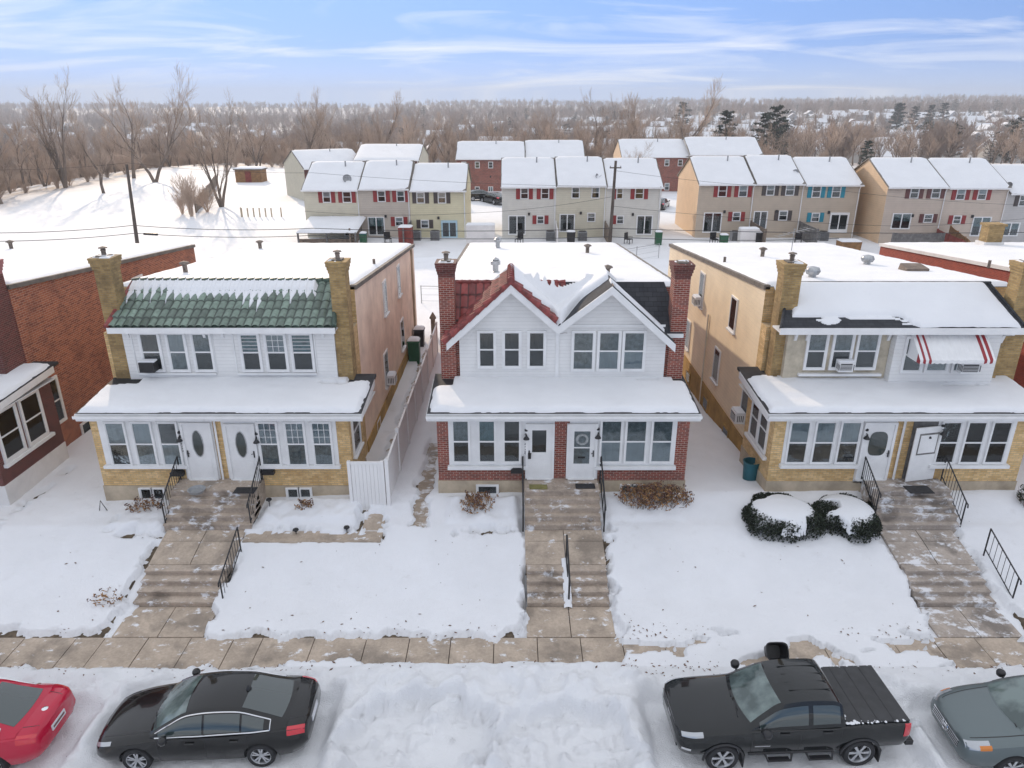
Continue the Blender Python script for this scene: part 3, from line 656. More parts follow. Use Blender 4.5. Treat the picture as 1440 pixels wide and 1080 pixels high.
def chimney(root, x0, x1, y0, y1, z0, z1, m_, flue='rusty_metal', dark=None):
    mb = MB(); zc = z1-0.55
    mb.box(x0, x1, y0, y1, z0, zc, 0); k = 0 if dark is None else 1
    cx, cy = (x0+x1)/2, (y0+y1)/2
    for i in range(4):
        e = 0.0 + 0.026*i; za = zc + i*0.11
        mb.box(x0-e, x1+e, y0-e, y1+e, za, za+0.11, k)
    mb.box(x0-0.09, x1+0.09, y0-0.09, y1+0.09, z1-0.11, z1-0.05, k); mb.box(x0+0.1, x1-0.1, y0+0.1, y1-0.1, z1-0.05, z1+.0, 2)
    o = mb.build('chimney', [M[m_], M[dark or m_], M['roof_edge']], root)
    if flue:
        mb = MB(); mb.lathe((cx, cy, z1-0.02), [(0.075, 0), (0.075, 0.16), (0.095, 0.18), (0.095, 0.2), (0.07, 0.205), (0.07, 0.23), (0.15, 0.25), (0.13, 0.28), (0.02, 0.31)], 14)
        mb.build('flue_cap', M[flue], o)
    snow_sheet(o, x0-.08, x1+.08, y0-.08, y1+.08, lambda X, Y: 0*X+z1-.05, .06, .05, .07, .16, .05, int(abs(x0)*10), extra=lambda X, Y, t: np.where(fbm(X*3, Y*3, 3, 5) > -.02, t, -.04))
    return o
def vent(root, X, Y, Z, kind='cap'):
    mb = MB()
    if kind == 'cap': pr = [(0.09, -0.1), (0.09, 0.30), (0.12, 0.31), (0.12, 0.34), (0.20, 0.36), (0.17, 0.41), (0.03, 0.46)]
    elif kind == 'tall': pr = [(0.16, -0.1), (0.16, 0.03), (0.11, 0.06), (0.11, 0.30), (0.19, 0.33), (0.19, 0.46), (0.12, 0.50), (0.15, 0.53), (0.06, 0.58), (0.02, 0.60)]
    elif kind == 'turbine': pr = [(0.14, -0.1), (0.14, 0.12), (0.2, 0.14), (0.25, 0.22), (0.25, 0.30), (0.2, 0.38), (0.08, 0.42), (0.01, 0.43)]
    else: pr = [(0.06, -0.1), (0.06, 0.22)]
    mb.lathe((X, Y, Z), pr, 18)
    if kind == 'turbine':
        for k in range(18):
            a = 2*math.pi*k/18; mb.tube([(X+0.205*math.cos(a), Y+0.205*math.sin(a), Z+0.14), (X+0.265*math.cos(a+.15), Y+0.265*math.sin(a+.15), Z+0.26), (X+0.2*math.cos(a+.3), Y+0.2*math.sin(a+.3), Z+0.385)], 0.012, 4)
    return mb.build('roof_vent', M['galvanised' if kind in ('turbine', 'tall') else 'rusty_metal'], root, True, 50)
ROOF_A, ROOF_B, ROOF_Y = 7.86, 0.085, 24.8
def zroof(y): return ROOF_A - ROOF_B*(y-ROOF_Y)
def main_body(root, x0, x1, y0, y1, z0, wall_left, wall_right, wall_front, edge='roof_edge', lip=0.0):
    'tall rear block under a flat roof falling to the back, with its snow'
    mb = MB(); yl = y0; y0 = max(y0, 24.87); za, zb = zroof(y0), zroof(y1)
    if yl < y0:
        mb.box(x0+0.002, x1-0.002, yl, y0-0.001, z0, 6.55, 2)
    p = [(x0, y0, z0), (x1, y0, z0), (x1, y1, z0), (x0, y1, z0), (x0, y0, za), (x1, y0, za), (x1, y1, zb), (x0, y1, zb)]
    for f, m_ in (((0,1,5,4), 2), ((1,2,6,5), 1), ((2,3,7,6), 1), ((3,0,4,7), 0), ((4,5,6,7), 3)): mb.add([p[i] for i in f], [(0,1,2,3)], m_)
    mb.build('wall', [M[wall_left], M[wall_right], M[wall_front], M['tar_dark']], root)
    mb = MB(); e = 0.07
    for (a, b_) in ((x0-e, x0+0.16), (x1-0.16, x1+e)):
        mb.hexa([(a, y0, za-0.09), (b_, y0, za-0.09), (b_, y1+e, zb-0.09), (a, y1+e, zb-0.09), (a, y0, za+0.07), (b_, y0, za+0.07), (b_, y1+e, zb+0.07), (a, y1+e, zb+0.07)])
    mb.box(x0+0.16, x1-0.16, y1-0.1, y1+e, zb-0.09, zb+0.07)
    r = mb.build('roof', M[edge], root)
    snow_sheet(r, x0-0.02, x1+0.02, y0+0.16, y1+0.02, lambda X, Y: zroof(Y)+0.03, 0.15, 0.16, 0.12, 0.08, 0.05, seed=int(abs(x0*7))+3, name='snow')
    return r
def porch(root, x0, x1, y0, y1, z0, wall, found, fz=1.85, zt=4.36, seed=3, ov=(0.5, 0.5), bare_l=0.0, bare_r=0.0, patches=()):
    'brick porch block, its low roof, white fascia and gutter, and the snow on it'
    mb = MB(); mb.box(x0, x1, y0, y1, fz, zt); mb.build('porch_wall', M[wall], root)
    mb = MB(); mb.box(x0-0.03, x1+0.03, y0-0.03, y1, z0, fz); mb.build('foundation', M[found], root)
    a, b_ = x0-ov[0], x1+ov[1]; yf = y0-0.42; zf, zb = zt+0.24, zt+0.56
    mb = MB()
    mb.hexa([(a, yf, zf-0.10), (b_, yf, zf-0.10), (b_, y1+0.35, zb-0.10), (a, y1+0.35, zb-0.10), (a, yf, zf), (b_, yf, zf), (b_, y1+0.35, zb), (a, y1+0.35, zb)], 0)
    rf = mb.build('porch_roof', M['tar_dark'], root)
    mb = MB(); mb.box(a-0.02, b_+0.02, yf-0.025, yf-0.002, zt-0.03, zf-0.015); mb.box(a+0.04, b_-0.04, yf, y0+0.03, zt-0.02, zt+0.005)
    for xx, sg in ((a, 1), (b_, -1)):
        mb.hexa([(xx-0.02, yf, zt-0.03), (xx+0.002, yf, zt-0.03), (xx+0.002, y1, zt+0.25), (xx-0.02, y1, zt+0.25), (xx-0.02, yf, zf-0.02), (xx+0.002, yf, zf-0.02), (xx+0.002, y1, zb-0.06), (xx-0.02, y1, zb-0.06)])
        mb.box(min(xx, xx+sg*0.5), max(xx, xx+sg*0.5), y0+0.031, y1, zt+0.006, zt+0.03)
    mb.build('fascia', M['white_paint'], rf)
    mb = MB(); n = 5
    prof = [(-0.13, 0.10), (-0.13, 0.0), (-0.03, -0.03), (0.0, -0.03), (0.0, 0.10), (-0.01, 0.10), (-0.015, -0.01), (-0.12, 0.01), (-0.12, 0.10)]
    mb.prism([(yf-0.027+u, zf-0.14+w) for u, w in prof], 'x', a-0.03, b_+0.03); mb.build('gutter', M['white_paint'], rf)
    mb = MB(); mb.box(a+0.0, b_-0.0, yf-0.13, yf-0.05, zf-0.12, zf-0.085); mb.build('gutter_silt', M['tar_dark'], rf)
    sl = (zb-zf)/(y1+0.35-yf)
    def ext(X, Y, t):
        if bare_l: t = np.where((X < a+bare_l) & (Y > y1-0.75 + 0.35*fbm(X*2, Y*2, 3, 4)) , -0.03, t)
        if bare_r: t = np.where((X > b_-bare_r) & (Y > y1-0.45 + 0.35*fbm(X*2, Y*2, 3, 5)), -0.03, t)
        for px_, py_, rx_, ry_ in patches: t = np.where(((X-px_)/rx_)**2 + ((Y-py_)/ry_)**2 < 1 + .5*fbm(X*4, Y*4, 3, 6), -0.04, t)
        return t
    snow_sheet(rf, a+0.02, b_-0.02, yf+0.0, y1+0.05, lambda X, Y: zf + (Y-yf)*sl, 0.15, 0.06, 0.07, 0.10, 0.07, seed, extra=ext)
    return rf
def lamp(root, o, facing='-y', s=1.0):
    mb = MB(frame(o, facing)); mb.lathe((0, 0, 0), [(0.05*s, 0.0), (0.05*s, 0.03)], 10, 0, 'y')
    mb.tube([(0, 0.02, 0), (0, 0.10, 0.06), (0, 0.15, 0.02)], 0.012, 6); mb.lathe((0, 0.15, -0.12), [(0.10, 0), (0.11, 0.01), (0.07, 0.07), (0.03, 0.12), (0.03, 0.16)], 12)
    mb.lathe((0, 0.05, 0.12), [(0.01, 0), (0.06, 0.02), (0.06, 0.07), (0.02, 0.1)], 10)
    return mb.build('porch_lamp', M['black_iron'], root, True)
def letter_text(root, s, o, size, mat_, name='house_number', rx=90, ext=0.006, align='CENTER', rz=0):
    cu = bpy.data.curves.new(name, 'FONT'); cu.body = s; cu.size = size; cu.extrude = ext; cu.align_x = align; cu.space_line = 0.85
    tmp = bpy.data.objects.new(name, cu); C.objects.link(tmp); bpy.context.view_layer.update()
    me = bpy.data.meshes.new_from_object(tmp.evaluated_get(bpy.context.evaluated_depsgraph_get())); bpy.data.objects.remove(tmp); me.materials.clear(); me.materials.append(M[mat_])
    ob = bpy.data.objects.new(name, me); link(ob, root)
    ob.location = Vector(o) - wloc(root); ob.rotation_euler = (R(rx), 0, R(rz)); return ob
def door(root, cx, z0, w, h, Y, glass='oval', handle=-1, m_='white_paint'):
    mb = MB(frame((cx, Y, z0), '-y')); a = w/2; t = 0.08
    mb.box(-a-t, -a, 0, 0.09, 0, h+t); mb.box(a, a+t, 0, 0.09, 0, h+t); mb.box(-a, a, 0, 0.09, h, h+t)
    holes = []
    if glass == 'half': holes = [(-a*0.66, a*0.52, h*0.50, h*0.92)]
    elif glass == 'storm': holes = [(-a*0.62, a*0.62, h*0.60, h*0.90), (-a*0.62, a*0.62, h*0.28, h*0.58)]
    # leaf: stiles and rails round the glass, or one slab
    if holes:
        x0, x1 = holes[0][0], holes[0][1]; mb.box(-a, x0, 0.01, 0.055, 0.02, h); mb.box(x1, a, 0.01, 0.055, 0.02, h); zz = 0.02
        for hh in sorted(holes, key=lambda q: q[2]): mb.box(x0, x1, 0.01, 0.055, zz, hh[2]); zz = hh[3]
        mb.box(x0, x1, 0.01, 0.055, zz, h)
        for hh in holes: mb.box(x0, x1, 0.002, 0.009, hh[2], hh[3], 1)
    else:
        mb.box(-a, a, 0.01, 0.05, 0.02, h)
        mb.box(-a*0.82, a*0.82, 0.05, 0.058, h*0.06, h*0.38)
    mb.box(-a-0.02, a+0.02, 0.0, 0.13, -0.03, 0.018)
    d = mb.build('door', [M[m_], M['curtain_grey' if glass == 'storm' else 'dark_room']], root)
    mb = MB(frame((cx, Y, z0), '-y'))
    if glass == 'oval':
        n = 28; rx, rz, cz = a*0.40, h*0.235, h*0.66
        el = [(rx*math.cos(2*math.pi*k/n), cz+rz*math.sin(2*math.pi*k/n)) for k in range(n)]
        mb.prism(el, 'y', 0.051, 0.062, 0); mb.build('pane', M['car_glass'], d)
        mb = MB(frame((cx, Y, z0), '-y')); mb.tube([(u, 0.06, w_) for u, w_ in el] + [(el[0][0], 0.06, el[0][1])], 0.016, 5); mb.build('glass_rim', M['galvanised'], d)
    elif glass == 'round':
        n = 32; rx, rz, cz = a*0.66, h*0.215, h*0.66
        el = [(rx*math.copysign(abs(math.cos(2*math.pi*k/n))**0.6, math.cos(2*math.pi*k/n)), cz+rz*math.copysign(abs(math.sin(2*math.pi*k/n))**0.6, math.sin(2*math.pi*k/n))) for k in range(n)]
        mb.prism(el, 'y', 0.059, 0.066, 0); mb.build('pane', M['car_glass'], d)
    else:
        for hh in holes: mb.box(hh[0]+0.002, hh[1]-0.002, 0.03, 0.034, hh[2]+0.002, hh[3]-0.002)
        mb.build('pane', M['pane'], d)
    mb = MB(frame((cx, Y, z0), '-y')); mb.box(handle*a*0.9-0.02, handle*a*0.9+0.02, 0.06, 0.075, h*0.42, h*0.54); mb.tube([(handle*a*0.9, 0.075, h*0.5), (handle*a*0.9, 0.11, h*0.5), (handle*a*0.72, 0.11, h*0.49)], 0.012, 6)
    mb.build('handle', M['black_iron'], d)
    return d
def bracket(root, x, y, z, s=0.45, m_='white_paint'):
    mb = MB(); mb.prism([(y, z), (y-s, z), (y-s, z-0.07), (y-0.28*s, z-0.38*s), (y-0.10*s, z-0.9*s), (y, z-0.9*s)], 'x', x-0.045, x+0.045); return mb.build('bracket', M[m_], root)
def downspout(root, pts, m_='white_paint', r=0.045):
    mb = MB(); mb.tube(pts, r, 4); return mb.build('downspout', M[m_], root)
MY0, MY1, MZ0, MZ1 = 22.98, 24.85, 6.92, 8.0        # mansard: eave and crest
def mz(y): return MZ0 + (y-MY0)*(MZ1-MZ0)/(MY1-MY0)
def barrel(name, parent, x0, x1, y0, y1, zfn, mat_, pitch=0.27, course=0.36, amp=0.07, step=0.03, clip=None):
    'rows of barrel tiles as one relief sheet'
    X, Y = np.meshgrid(np.linspace(x0, x1, int((x1-x0)/pitch*8)+1), np.linspace(y0, y1, int((y1-y0)/step)+1))
    ph = np.abs(np.sin(math.pi*(X-x0)/pitch)); co = np.mod((Y-y0)/course, 1.0)
    jit = vnoise(np.floor((X-x0)/pitch), np.floor((Y-y0)/course), 5)
    Z = zfn(X, Y) + amp*np.sqrt(ph)*1.3 + 0.06*(1-co) + 0.02*jit
    dr = None
    if clip is not None:
        cx = (X[:-1, :-1]+X[1:, 1:])/2; cy = (Y[:-1, :-1]+Y[1:, 1:])/2; dr = clip(cx, cy)
    return gridmesh(name, X, Y, Z, M[mat_], parent, dr, True)
F, U = 21.5, 23.4
# ================================================================== left twin: green tile mansard
H1 = thing('twin_house', (-9.8, F, 1.1), 'tan brick twin house with a green tiled mansard roof above a snowy porch', 'house')
main_body(H1, -14.15, -5.62, 23.6, 40.6, 0.6, 'brick_tan', 'stucco_peach', 'brick_tan')
mb = MB(); mb.box(-5.615, -5.575, 24.9, 40.55, 0.6, 1.75); mb.build('foundation', M['foundation_ochre'], H1)
porch(H1, -14.0, -5.42, F, U+0.15, 0.4, 'brick_tan', 'foundation', 1.72, seed=11, ov=(0.12, 0.55), bare_l=1.2, bare_r=0.9, patches=((-6.15, 23.0, .5, .11),))
mb = MB(); mb.box(-13.41, -6.12, U, 23.6, 4.9, 6.9); mb.build('upper_wall', M['siding_white'], H1)
chimney(H1, -14.0, -13.42, 23.55, 24.15, 1.0, 9.2, 'brick_tan_dark'); chimney(H1, -6.11, -5.58, 23.45, 24.05, 4.6, 9.1, 'brick_tan_dark')
# mansard with relief tiles
r1 = MB(); r1.hexa([(-13.55, MY0, MZ0-.12), (-5.95, MY0, MZ0-.12), (-6.3, MY1, MZ0), (-13.35, MY1, MZ0), (-13.55, MY0, MZ0), (-5.95, MY0, MZ0), (-6.3, MY1, MZ1-.01), (-13.35, MY1, MZ1-.01)])
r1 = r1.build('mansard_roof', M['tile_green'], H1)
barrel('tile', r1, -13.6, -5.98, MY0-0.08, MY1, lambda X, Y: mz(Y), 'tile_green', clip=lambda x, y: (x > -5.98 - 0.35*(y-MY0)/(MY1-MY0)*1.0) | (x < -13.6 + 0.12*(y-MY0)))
mb = MB()
for k in range(27):
    x = -13.45 + k*0.27; mb.tube([(x, MY1-0.02, MZ1+0.10), (x+0.27, MY1-0.02, MZ1+0.115)], [0.08, 0.105], 8)
mb.build('ridge_tile', M['ridge_dark'], r1)
mb = MB(); mb.tube([(-13.62, MY0-0.05, MZ0+0.03), (-13.42, MY1, MZ1+0.05)], 0.10, 8); mb.build('hip_tile', M['tile_red'], r1)
mb = MB(); mb.tube([(-5.98, MY0, MZ0+0.05), (-6.32, MY1, MZ1+0.05)], 0.09, 8); mb.build('hip_tile', M['ridge_dark'], r1)
def green_ext(X, Y, t):
    ph = np.abs(np.sin(math.pi*(X+13.6)/0.27)); q = (Y-MY0)/(MY1-MY0)
    cid = np.floor((X+13.6)/0.27+.5)
    lim = 0.70 + 0.16*fbm(X*0.9, Y*0+2, 3, 8) - 0.34*(1-ph)**.6*(0.05+vnoise(cid*0.83, Y*0, 3)**1.5*1.3) + 0.1*np.exp(-((X+12.6)/0.8)**2) + .10*fbm(X*5, Y*5, 2, 4)
    cover = sst(-0.05, 0.05, q-lim)*sst(0.05, 0.25, -6.55-X-0.2*(q))
    thin = np.where(ph > 0.75, 0.15, 0.125)
    full = sst(0.72, 0.80, q)
    return np.where(cover > 0.05, cover*(thin+0.06*full), -0.05)
xs_, ys_ = np.meshgrid(np.linspace(-13.4, -6.4, 420), np.linspace(MY0, MY1-0.05, 70))
gridmesh('snow', xs_, ys_, mz(ys_)+green_ext(xs_, ys_, 0), M['snow_roof'], r1)
mb = MB(); mb.box(-13.62, -5.95, MY0-0.06, MY0-0.02, MZ0-0.2, MZ0+0.0); mb.box(-13.6, -5.97, MY0-0.02, U+0.1, MZ0-0.16, MZ0-0.13); mb.build('fascia', M['white_paint'], r1)
for x in (-13.2, -11.72+1.15, -9.95, -6.5): bracket(H1, x, U, MZ0-0.165, 0.36)
# windows
for x0, x1, k in ((201, 226, dict(up='dark_room', lo=None)), (239, 262, dict(up='blind_white', lo='curtain_grey')), (274, 298, dict(lo=None, up='curtain_grey'))): wpx(H1, x0, x1, 469, 520, U, sill=None, **k)
for x0, x1 in ((341, 365), (376, 402), (412, 439)): wpx(H1, x0, x1, 470, 520, U, up='curtain_teal' if x0 != 376 else 'blind_white', lites=(3, 3) if x0 == 376 else (1, 5))
for xa, xb in ((195, 305), (335, 446)):
    p, q = PY(xa, 523, U)[0], PY(xb, 523, U)[0]; mb = MB(); mb.box(p, q, U-0.10, U-0.001, 5.10, 5.16); mb.box(p, q, U-0.03, U-0.001, 6.6, 6.68); mb.box(p-.04, p, U-0.03, U-0.001, 5.16, 6.68); mb.box(q, q+.04, U-0.03, U-0.001, 5.16, 6.68); mb.build('window_trim', M['white_paint'], H1)
aircon(H1, (PY(214, 518, U)[0], U-0.02, PY(214, 519, U)[1]), 0.5, 0.36, 0.36, m_='black_plastic')
for grp, (xa, xb) in (((154, 191, 227), (144, 258)), ((366, 404, 441), (360, 475))):
    p, q = PY(xa, 624, F)[0], PY(xb, 624, F)[0]
    mb = MB(); mb.box(p, q, F-0.035, F-0.001, 2.55, 4.355); mb.build('window_surround', M['white_paint'], H1)
    mb = MB(); mb.box(p-0.05, q+0.05, F-0.16, F-0.002, 2.44, 2.545); mb.build('sill', M['white_paint'], H1)
    for i, x0 in enumerate(grp): wpx(H1, x0, x0+25.5, 594, 653, F-0.035, up=('curtain_grey', 'blind_white', None)[i] if xa < 200 else 'blind_white', lo=(None, 'curtain_grey', 'blind_white')[i] if xa < 200 else 'curtain_grey', lites=None if xa < 200 else (3, 3), trim=0.05)
for xa, xb in ((258, 306), (318, 366)):
    p, q = PY(xa, 640, F)[0], PY(xb, 640, F)[0]; mb = MB(); mb.box(p, q, F-0.03, F-0.001, 1.85, 4.355); mb.build('door_surround', M['white_paint'], H1)
door(H1, PY(283, 640, F)[0], 2.0, 0.86, 2.05, F-0.03, 'oval', -1); door(H1, PY(343, 640, F)[0], 2.0, 0.86, 2.0, F-0.03, 'oval', 1)
dsx = PY(308, 630, F)[0]
downspout(H1, [(dsx-0.15, F-0.5, 4.45), (dsx-0.05, F-0.3, 4.3), (dsx, F-0.06, 4.2), (dsx, F-0.06, 2.0)])
lamp(H1, (PY(364, 625, F)[0], F-0.03, 3.55)); lamp(H1, (PY(256, 620, F)[0], F-0.03, 3.6))
letter_text(H1, '4\n2\n4', (PY(258, 628, F)[0], F-0.045, 3.28), 0.16, 'black_iron')
for xa in (199, 405):
    wpx(H1, xa, xa+15, 687, 701, F-0.03, rail=None, trim=0.05); wpx(H1, xa+17.5, xa+32.5, 687, 701, F-0.03, rail=None, trim=0.05)
# right side: windows with snowy sills, meter boxes
window(H1, (-5.42, 22.35, 2.75), 1.0, 1.5, '+x', up='curtain_grey', sill='white_paint')
for yy, zz, w_, h_ in ((30.6, 5.35, 0.7, 1.35), (34.6, 5.2, 0.7, 1.35), (29.8, 2.3, 0.8, 1.4), (34.8, 2.35, 0.85, 1.4), (27.2, 1.1, 0.6, 0.5)):
    window(H1, (-5.62, yy, zz), w_, h_, '+x', sill='white_paint', proud=0.05)
aircon(H1, (-5.6, 29.8, 2.3), 0.6, 0.4, 0.4, '+x')
downspout(H1, [(-5.55, 39.2, 6.6), (-5.55, 39.2, 0.9)], 'foundation', 0.06)
for px in ((261, 379, 'cap'), (366, 346, 'cap'), (526, 367, 'pipe'), (16, 344, 'cap')):
    if px[0] > 100:
        v = PP(px[0], px[1]+3, ROOF_A+0.2, ROOF_B, ROOF_Y); vent(H1, v[0], v[1], v[2]-0.04, px[2])
# ================================================================== middle twin: red brick, two gables
H2 = thing('twin_house', (1.7, F, 1.3), 'red brick twin house with two white gables, one edged in red tiles', 'house')
main_body(H2, -2.5, 6.0, 23.6, 40.9, 0.2, 'brick_red', 'brick_red', 'brick_red')
porch(H2, -2.5, 5.9, F, U+0.15, 0.5, 'brick_red', 'foundation', 1.92, seed=21, ov=(0.25, 0.2), bare_l=0.7, bare_r=0.5, patches=((4.75, 23.2, .45, .05),))
chimney(H2, -2.48, -1.95, 23.5, 24.1, 4.6, 9.05, 'brick_red', 'rusty_metal', 'brick_red_dark'); chimney(H2, 5.46, 6.0, 23.5, 24.1, 4.6, 9.0, 'brick_red', None, 'brick_red_dark')
# mansard behind the gables: red tiles left, dark shingles right
mb = MB(); mb.hexa([(-2.35, 23.45, 6.4), (1.62, 23.45, 6.4), (1.62, MY1, MZ0), (-2.35, MY1, MZ0), (-2.35, 23.45, 6.52), (1.62, 23.45, 6.52), (1.62, MY1, MZ1-.03), (-2.35, MY1, MZ1-.03)])
ra = mb.build('mansard_roof', M['tile_red'], H2)
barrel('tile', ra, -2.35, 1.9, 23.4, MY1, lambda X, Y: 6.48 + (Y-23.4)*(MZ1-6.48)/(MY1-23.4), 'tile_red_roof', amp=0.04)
mb = MB()
for k in range(15): mb.tube([(-2.3+k*0.28, MY1+.02, MZ1+.02), (-2.02+k*0.28, MY1+.02, MZ1+.04)], [0.07, 0.09], 8)
mb.build('ridge_tile', M['tile_red'], ra)
mb = MB(); mb.hexa([(1.62, 23.45, 6.45), (5.9, 23.45, 6.45), (5.4, MY1, MZ0), (1.62, MY1, MZ0), (1.62, 23.45, 6.55), (5.9, 23.45, 6.55), (5.4, MY1, MZ1+.05), (1.62, MY1, MZ1+.05)])
mb.build('mansard_roof', M['shingle_dark'], H2)
mb = MB(); mb.box(5.33, 5.9, 23.40, 23.447, 6.42, 6.56); mb.build('fascia', M['white_paint'], H2)
GA, GB = (-0.04, 8.42), (3.3, 8.36)                     # gable peaks (X, Z) at the front edge
EL, VA, ER = (-2.22, 6.42), (1.56, 7.0), (5.54, 6.36)     # eave, valley, eave
gy0, gy1 = 22.95, 26.2
def gslope(x): 
    return np.where(x < GA[0], GA[1] - (GA[0]-x)*(GA[1]-EL[1])/(GA[0]-EL[0]), np.where(x < VA[0], GA[1] - (x-GA[0])*(GA[1]-VA[1])/(VA[0]-GA[0]),
           np.where(x < GB[0], GB[1] - (GB[0]-x)*(GB[1]-VA[1])/(GB[0]-VA[0]), GB[1] - (x-GB[0])*(GB[1]-ER[1])/(ER[0]-GB[0]))))
def gz(x, y): return gslope(x) + 0.02*np.clip(y-gy0, 0, 9) - 0.35*np.clip(y-25.0, 0, 3)**1.5*0.6
# front wall filling both gables
mb = MB(); off = 0.10
mb.prism([(-1.82, 4.95), (VA[0]+.02, 4.95), (VA[0]+.02, VA[1]-.1), (GA[0], GA[1]-off), (-1.82, float(gslope(np.array(-1.82)))-off)], 'y', U, U+0.25, 0)
mb.build('gable_wall', M['siding_white'], H2)
mb = MB(); mb.prism([(VA[0]+.022, 4.95), (5.32, 4.95), (5.32, float(gslope(np.array(5.32)))-off), (GB[0], GB[1]-off), (VA[0]+.022, VA[1]-.1)], 'y', U+.01, U+0.26, 0)
mb.build('gable_wall', M['siding_white'], H2)
mb = MB(); mb.box(VA[0]-0.05, VA[0]+0.07, U-0.03, U-0.001, 4.95, 6.9); mb.box(1.9, 5.25, U-0.025, U-0.001, 6.82, 6.9); mb.build('corner_trim', M['white_paint'], H2)
mb = MB(); mb.prism([(GB[0]-0.32, 7.95), (GB[0]+0.32, 7.95), (GB[0], 8.25)], 'y', U-0.035, U+.005); mb.build('gable_vent', M['siding_white'], H2)
mb = MB(); th = 0.12
for (xa, xb) in ((EL[0], GA[0]), (GA[0], VA[0]), (VA[0], GB[0]), (GB[0], ER[0])):
    g = lambda x, y: float(gz(np.array(x), np.array(y)))
    ys2_ = (gy0, 24.6, 25.4, gy1)
    for j in range(3):
        ya, yb = ys2_[j], ys2_[j+1]
        mb.hexa([(xa, ya, g(xa, ya)-th), (xb, ya, g(xb, ya)-th), (xb, yb, g(xb, yb)-th-.3*j), (xa, yb, g(xa, yb)-th-.3*j), (xa, ya, g(xa, ya)), (xb, ya, g(xb, ya)), (xb, yb, g(xb, yb)), (xa, yb, g(xa, yb))], 0 if xb <= VA[0] else 1)
gr = mb.build('gable_roof', [M['tile_red'], M['shingle_dark']], H2)
mb = MB()
for (a, b_) in ((EL, GA), (GA, VA), (VA, GB), (GB, ER)):
    ex = 0.0; d = -0.30
    lo_, hi_ = (a, b_) if a[1] < b_[1] else (b_, a)
    mb.hexa([(a[0], gy0-0.05, a[1]+d), (b_[0], gy0-0.05, b_[1]+d), (b_[0], gy0-0.002, b_[1]+d), (a[0], gy0-0.002, a[1]+d), (a[0], gy0-0.05, a[1]-.02), (b_[0], gy0-0.05, b_[1]-.02), (b_[0], gy0-0.002, b_[1]-.02), (a[0], gy0-0.002, a[1]-.02)])
    mb.hexa([(a[0], gy0, a[1]-.17), (b_[0], gy0, b_[1]-.17), (b_[0], U, b_[1]-.22), (a[0], U, a[1]-.22), (a[0], gy0, a[1]-.14), (b_[0], gy0, b_[1]-.14), (b_[0], U, b_[1]-.19), (a[0], U, a[1]-.19)])
mb.build('rake_board', M['white_paint'], gr)
# red barrel tiles along the left gable: rows running down the slope, stepped at the rake
mb = MB(); rr = random.Random(8)
for side, (xa, za, xb, zb) in enumerate(((GA[0], GA[1], EL[0]-0.06, EL[1]-0.06), (GA[0], GA[1], VA[0]-0.1, VA[1]+0.1))):
    L = math.hypot(xb-xa, zb-za); n = int(L/0.34)
    for row in range(8 if side == 0 else 2):
        y = gy0 - 0.02 + row*0.25
        for k in range(n):
            s0, s1 = k/n, (k+1.18)/n; f = lambda s: (xa+(xb-xa)*s, y, za+(zb-za)*s + 0.045 + 0.02*(y-gy0) + 0.02)
            p, q = f(s0), f(min(s1, 1.02)); mb.tube([p, (q[0], q[1], q[2]+0.05)], [0.07, 0.125], 7)
mb.build('tile', M['tile_red'], gr, True, 60)
mb = MB()
for k in range(8): y = gy0-0.1+k*0.3; mb.tube([(GA[0], y, GA[1]+.13), (GA[0], y+0.36, GA[1]+.10)], [0.135, 0.105], 9)
mb.build('ridge_tile', M['tile_red'], gr, True, 60)
mb = MB(); mb.hexa([(GB[0]-.62, gy0+.0, GB[1]-.585), (GB[0]+.05, gy0, GB[1]+.0), (GB[0]+.02, 23.9, GB[1]+.02), (GB[0]-.62, 24.0, GB[1]-.585), (GB[0]-.62, gy0+.0, GB[1]-.57), (GB[0]+.05, gy0, GB[1]+.02), (GB[0]+.02, 23.9, GB[1]+.04), (GB[0]-.62, 24.0, GB[1]-.565)])
mb.build('ridge_cap', M['shingle_brown'], gr)
# snow lying between the gables, and streaks on the dark slope
xs_, ys_ = np.meshgrid(np.linspace(GA[0]+0.02, GB[0]+1.9, 150), np.linspace(gy0-0.02, gy1+0.6, 90))
nn = fbm(xs_*2, ys_*2, 4, 17)
xr = np.interp(xs_, [GA[0], VA[0], GB[0]], [0.0, 1.0, 0.0])      # 1 in the valley
front = np.where(xs_ < VA[0], gy0 + 0.42 - 0.44*sst(0.8, 1.0, xr) + 0.035*nn, gy0 + 0.95*sst(1.0, 0.45, xr) + 0.16*nn - 0.02)
tt = 0.22*(1-np.exp(-np.maximum(ys_-front, 0)/0.09)) + 0.22*xr**2*sst(0, 0.3, ys_-front) + 0.015*nn
tt = np.where(ys_ < front, -0.05, tt)
right = xs_ > GB[0]
band = (xs_-GB[0]); rt = np.where((ys_ > gy0+0.30+0.16*nn) & (ys_ < gy0+0.78+0.2*nn+0.05*band) | (ys_ > 24.9 + 0.75*band + .3*nn), 0.10, -0.05)
tt = np.where(right, rt, tt)
man = np.where(ys_ < MY1, 6.5 + (ys_-23.4)*(MZ1-6.5)/(MY1-23.4) + .10, -9)
inv = (xs_ > GA[0]+.1) & (xs_ < GB[0]-.05)
bare_top = inv & (xs_ > .6) & (xs_ < 2.6) & (ys_ > 24.42 + .18*nn + .9*np.abs(xs_-1.75)**1.5*.5 + .10*np.sin(xs_*23)*(xs_ < 1.62)) & (ys_ < MY1+.12)
base = np.where(inv & (man > -8), np.maximum(gz(xs_, ys_), man), gz(xs_, ys_))
zz = np.maximum(base + np.where(bare_top, -.12, tt), np.where((ys_ > MY1+.13), zroof(ys_)+0.10, -9))
gridmesh('snow', xs_, ys_, zz, M['snow_roof'], gr)
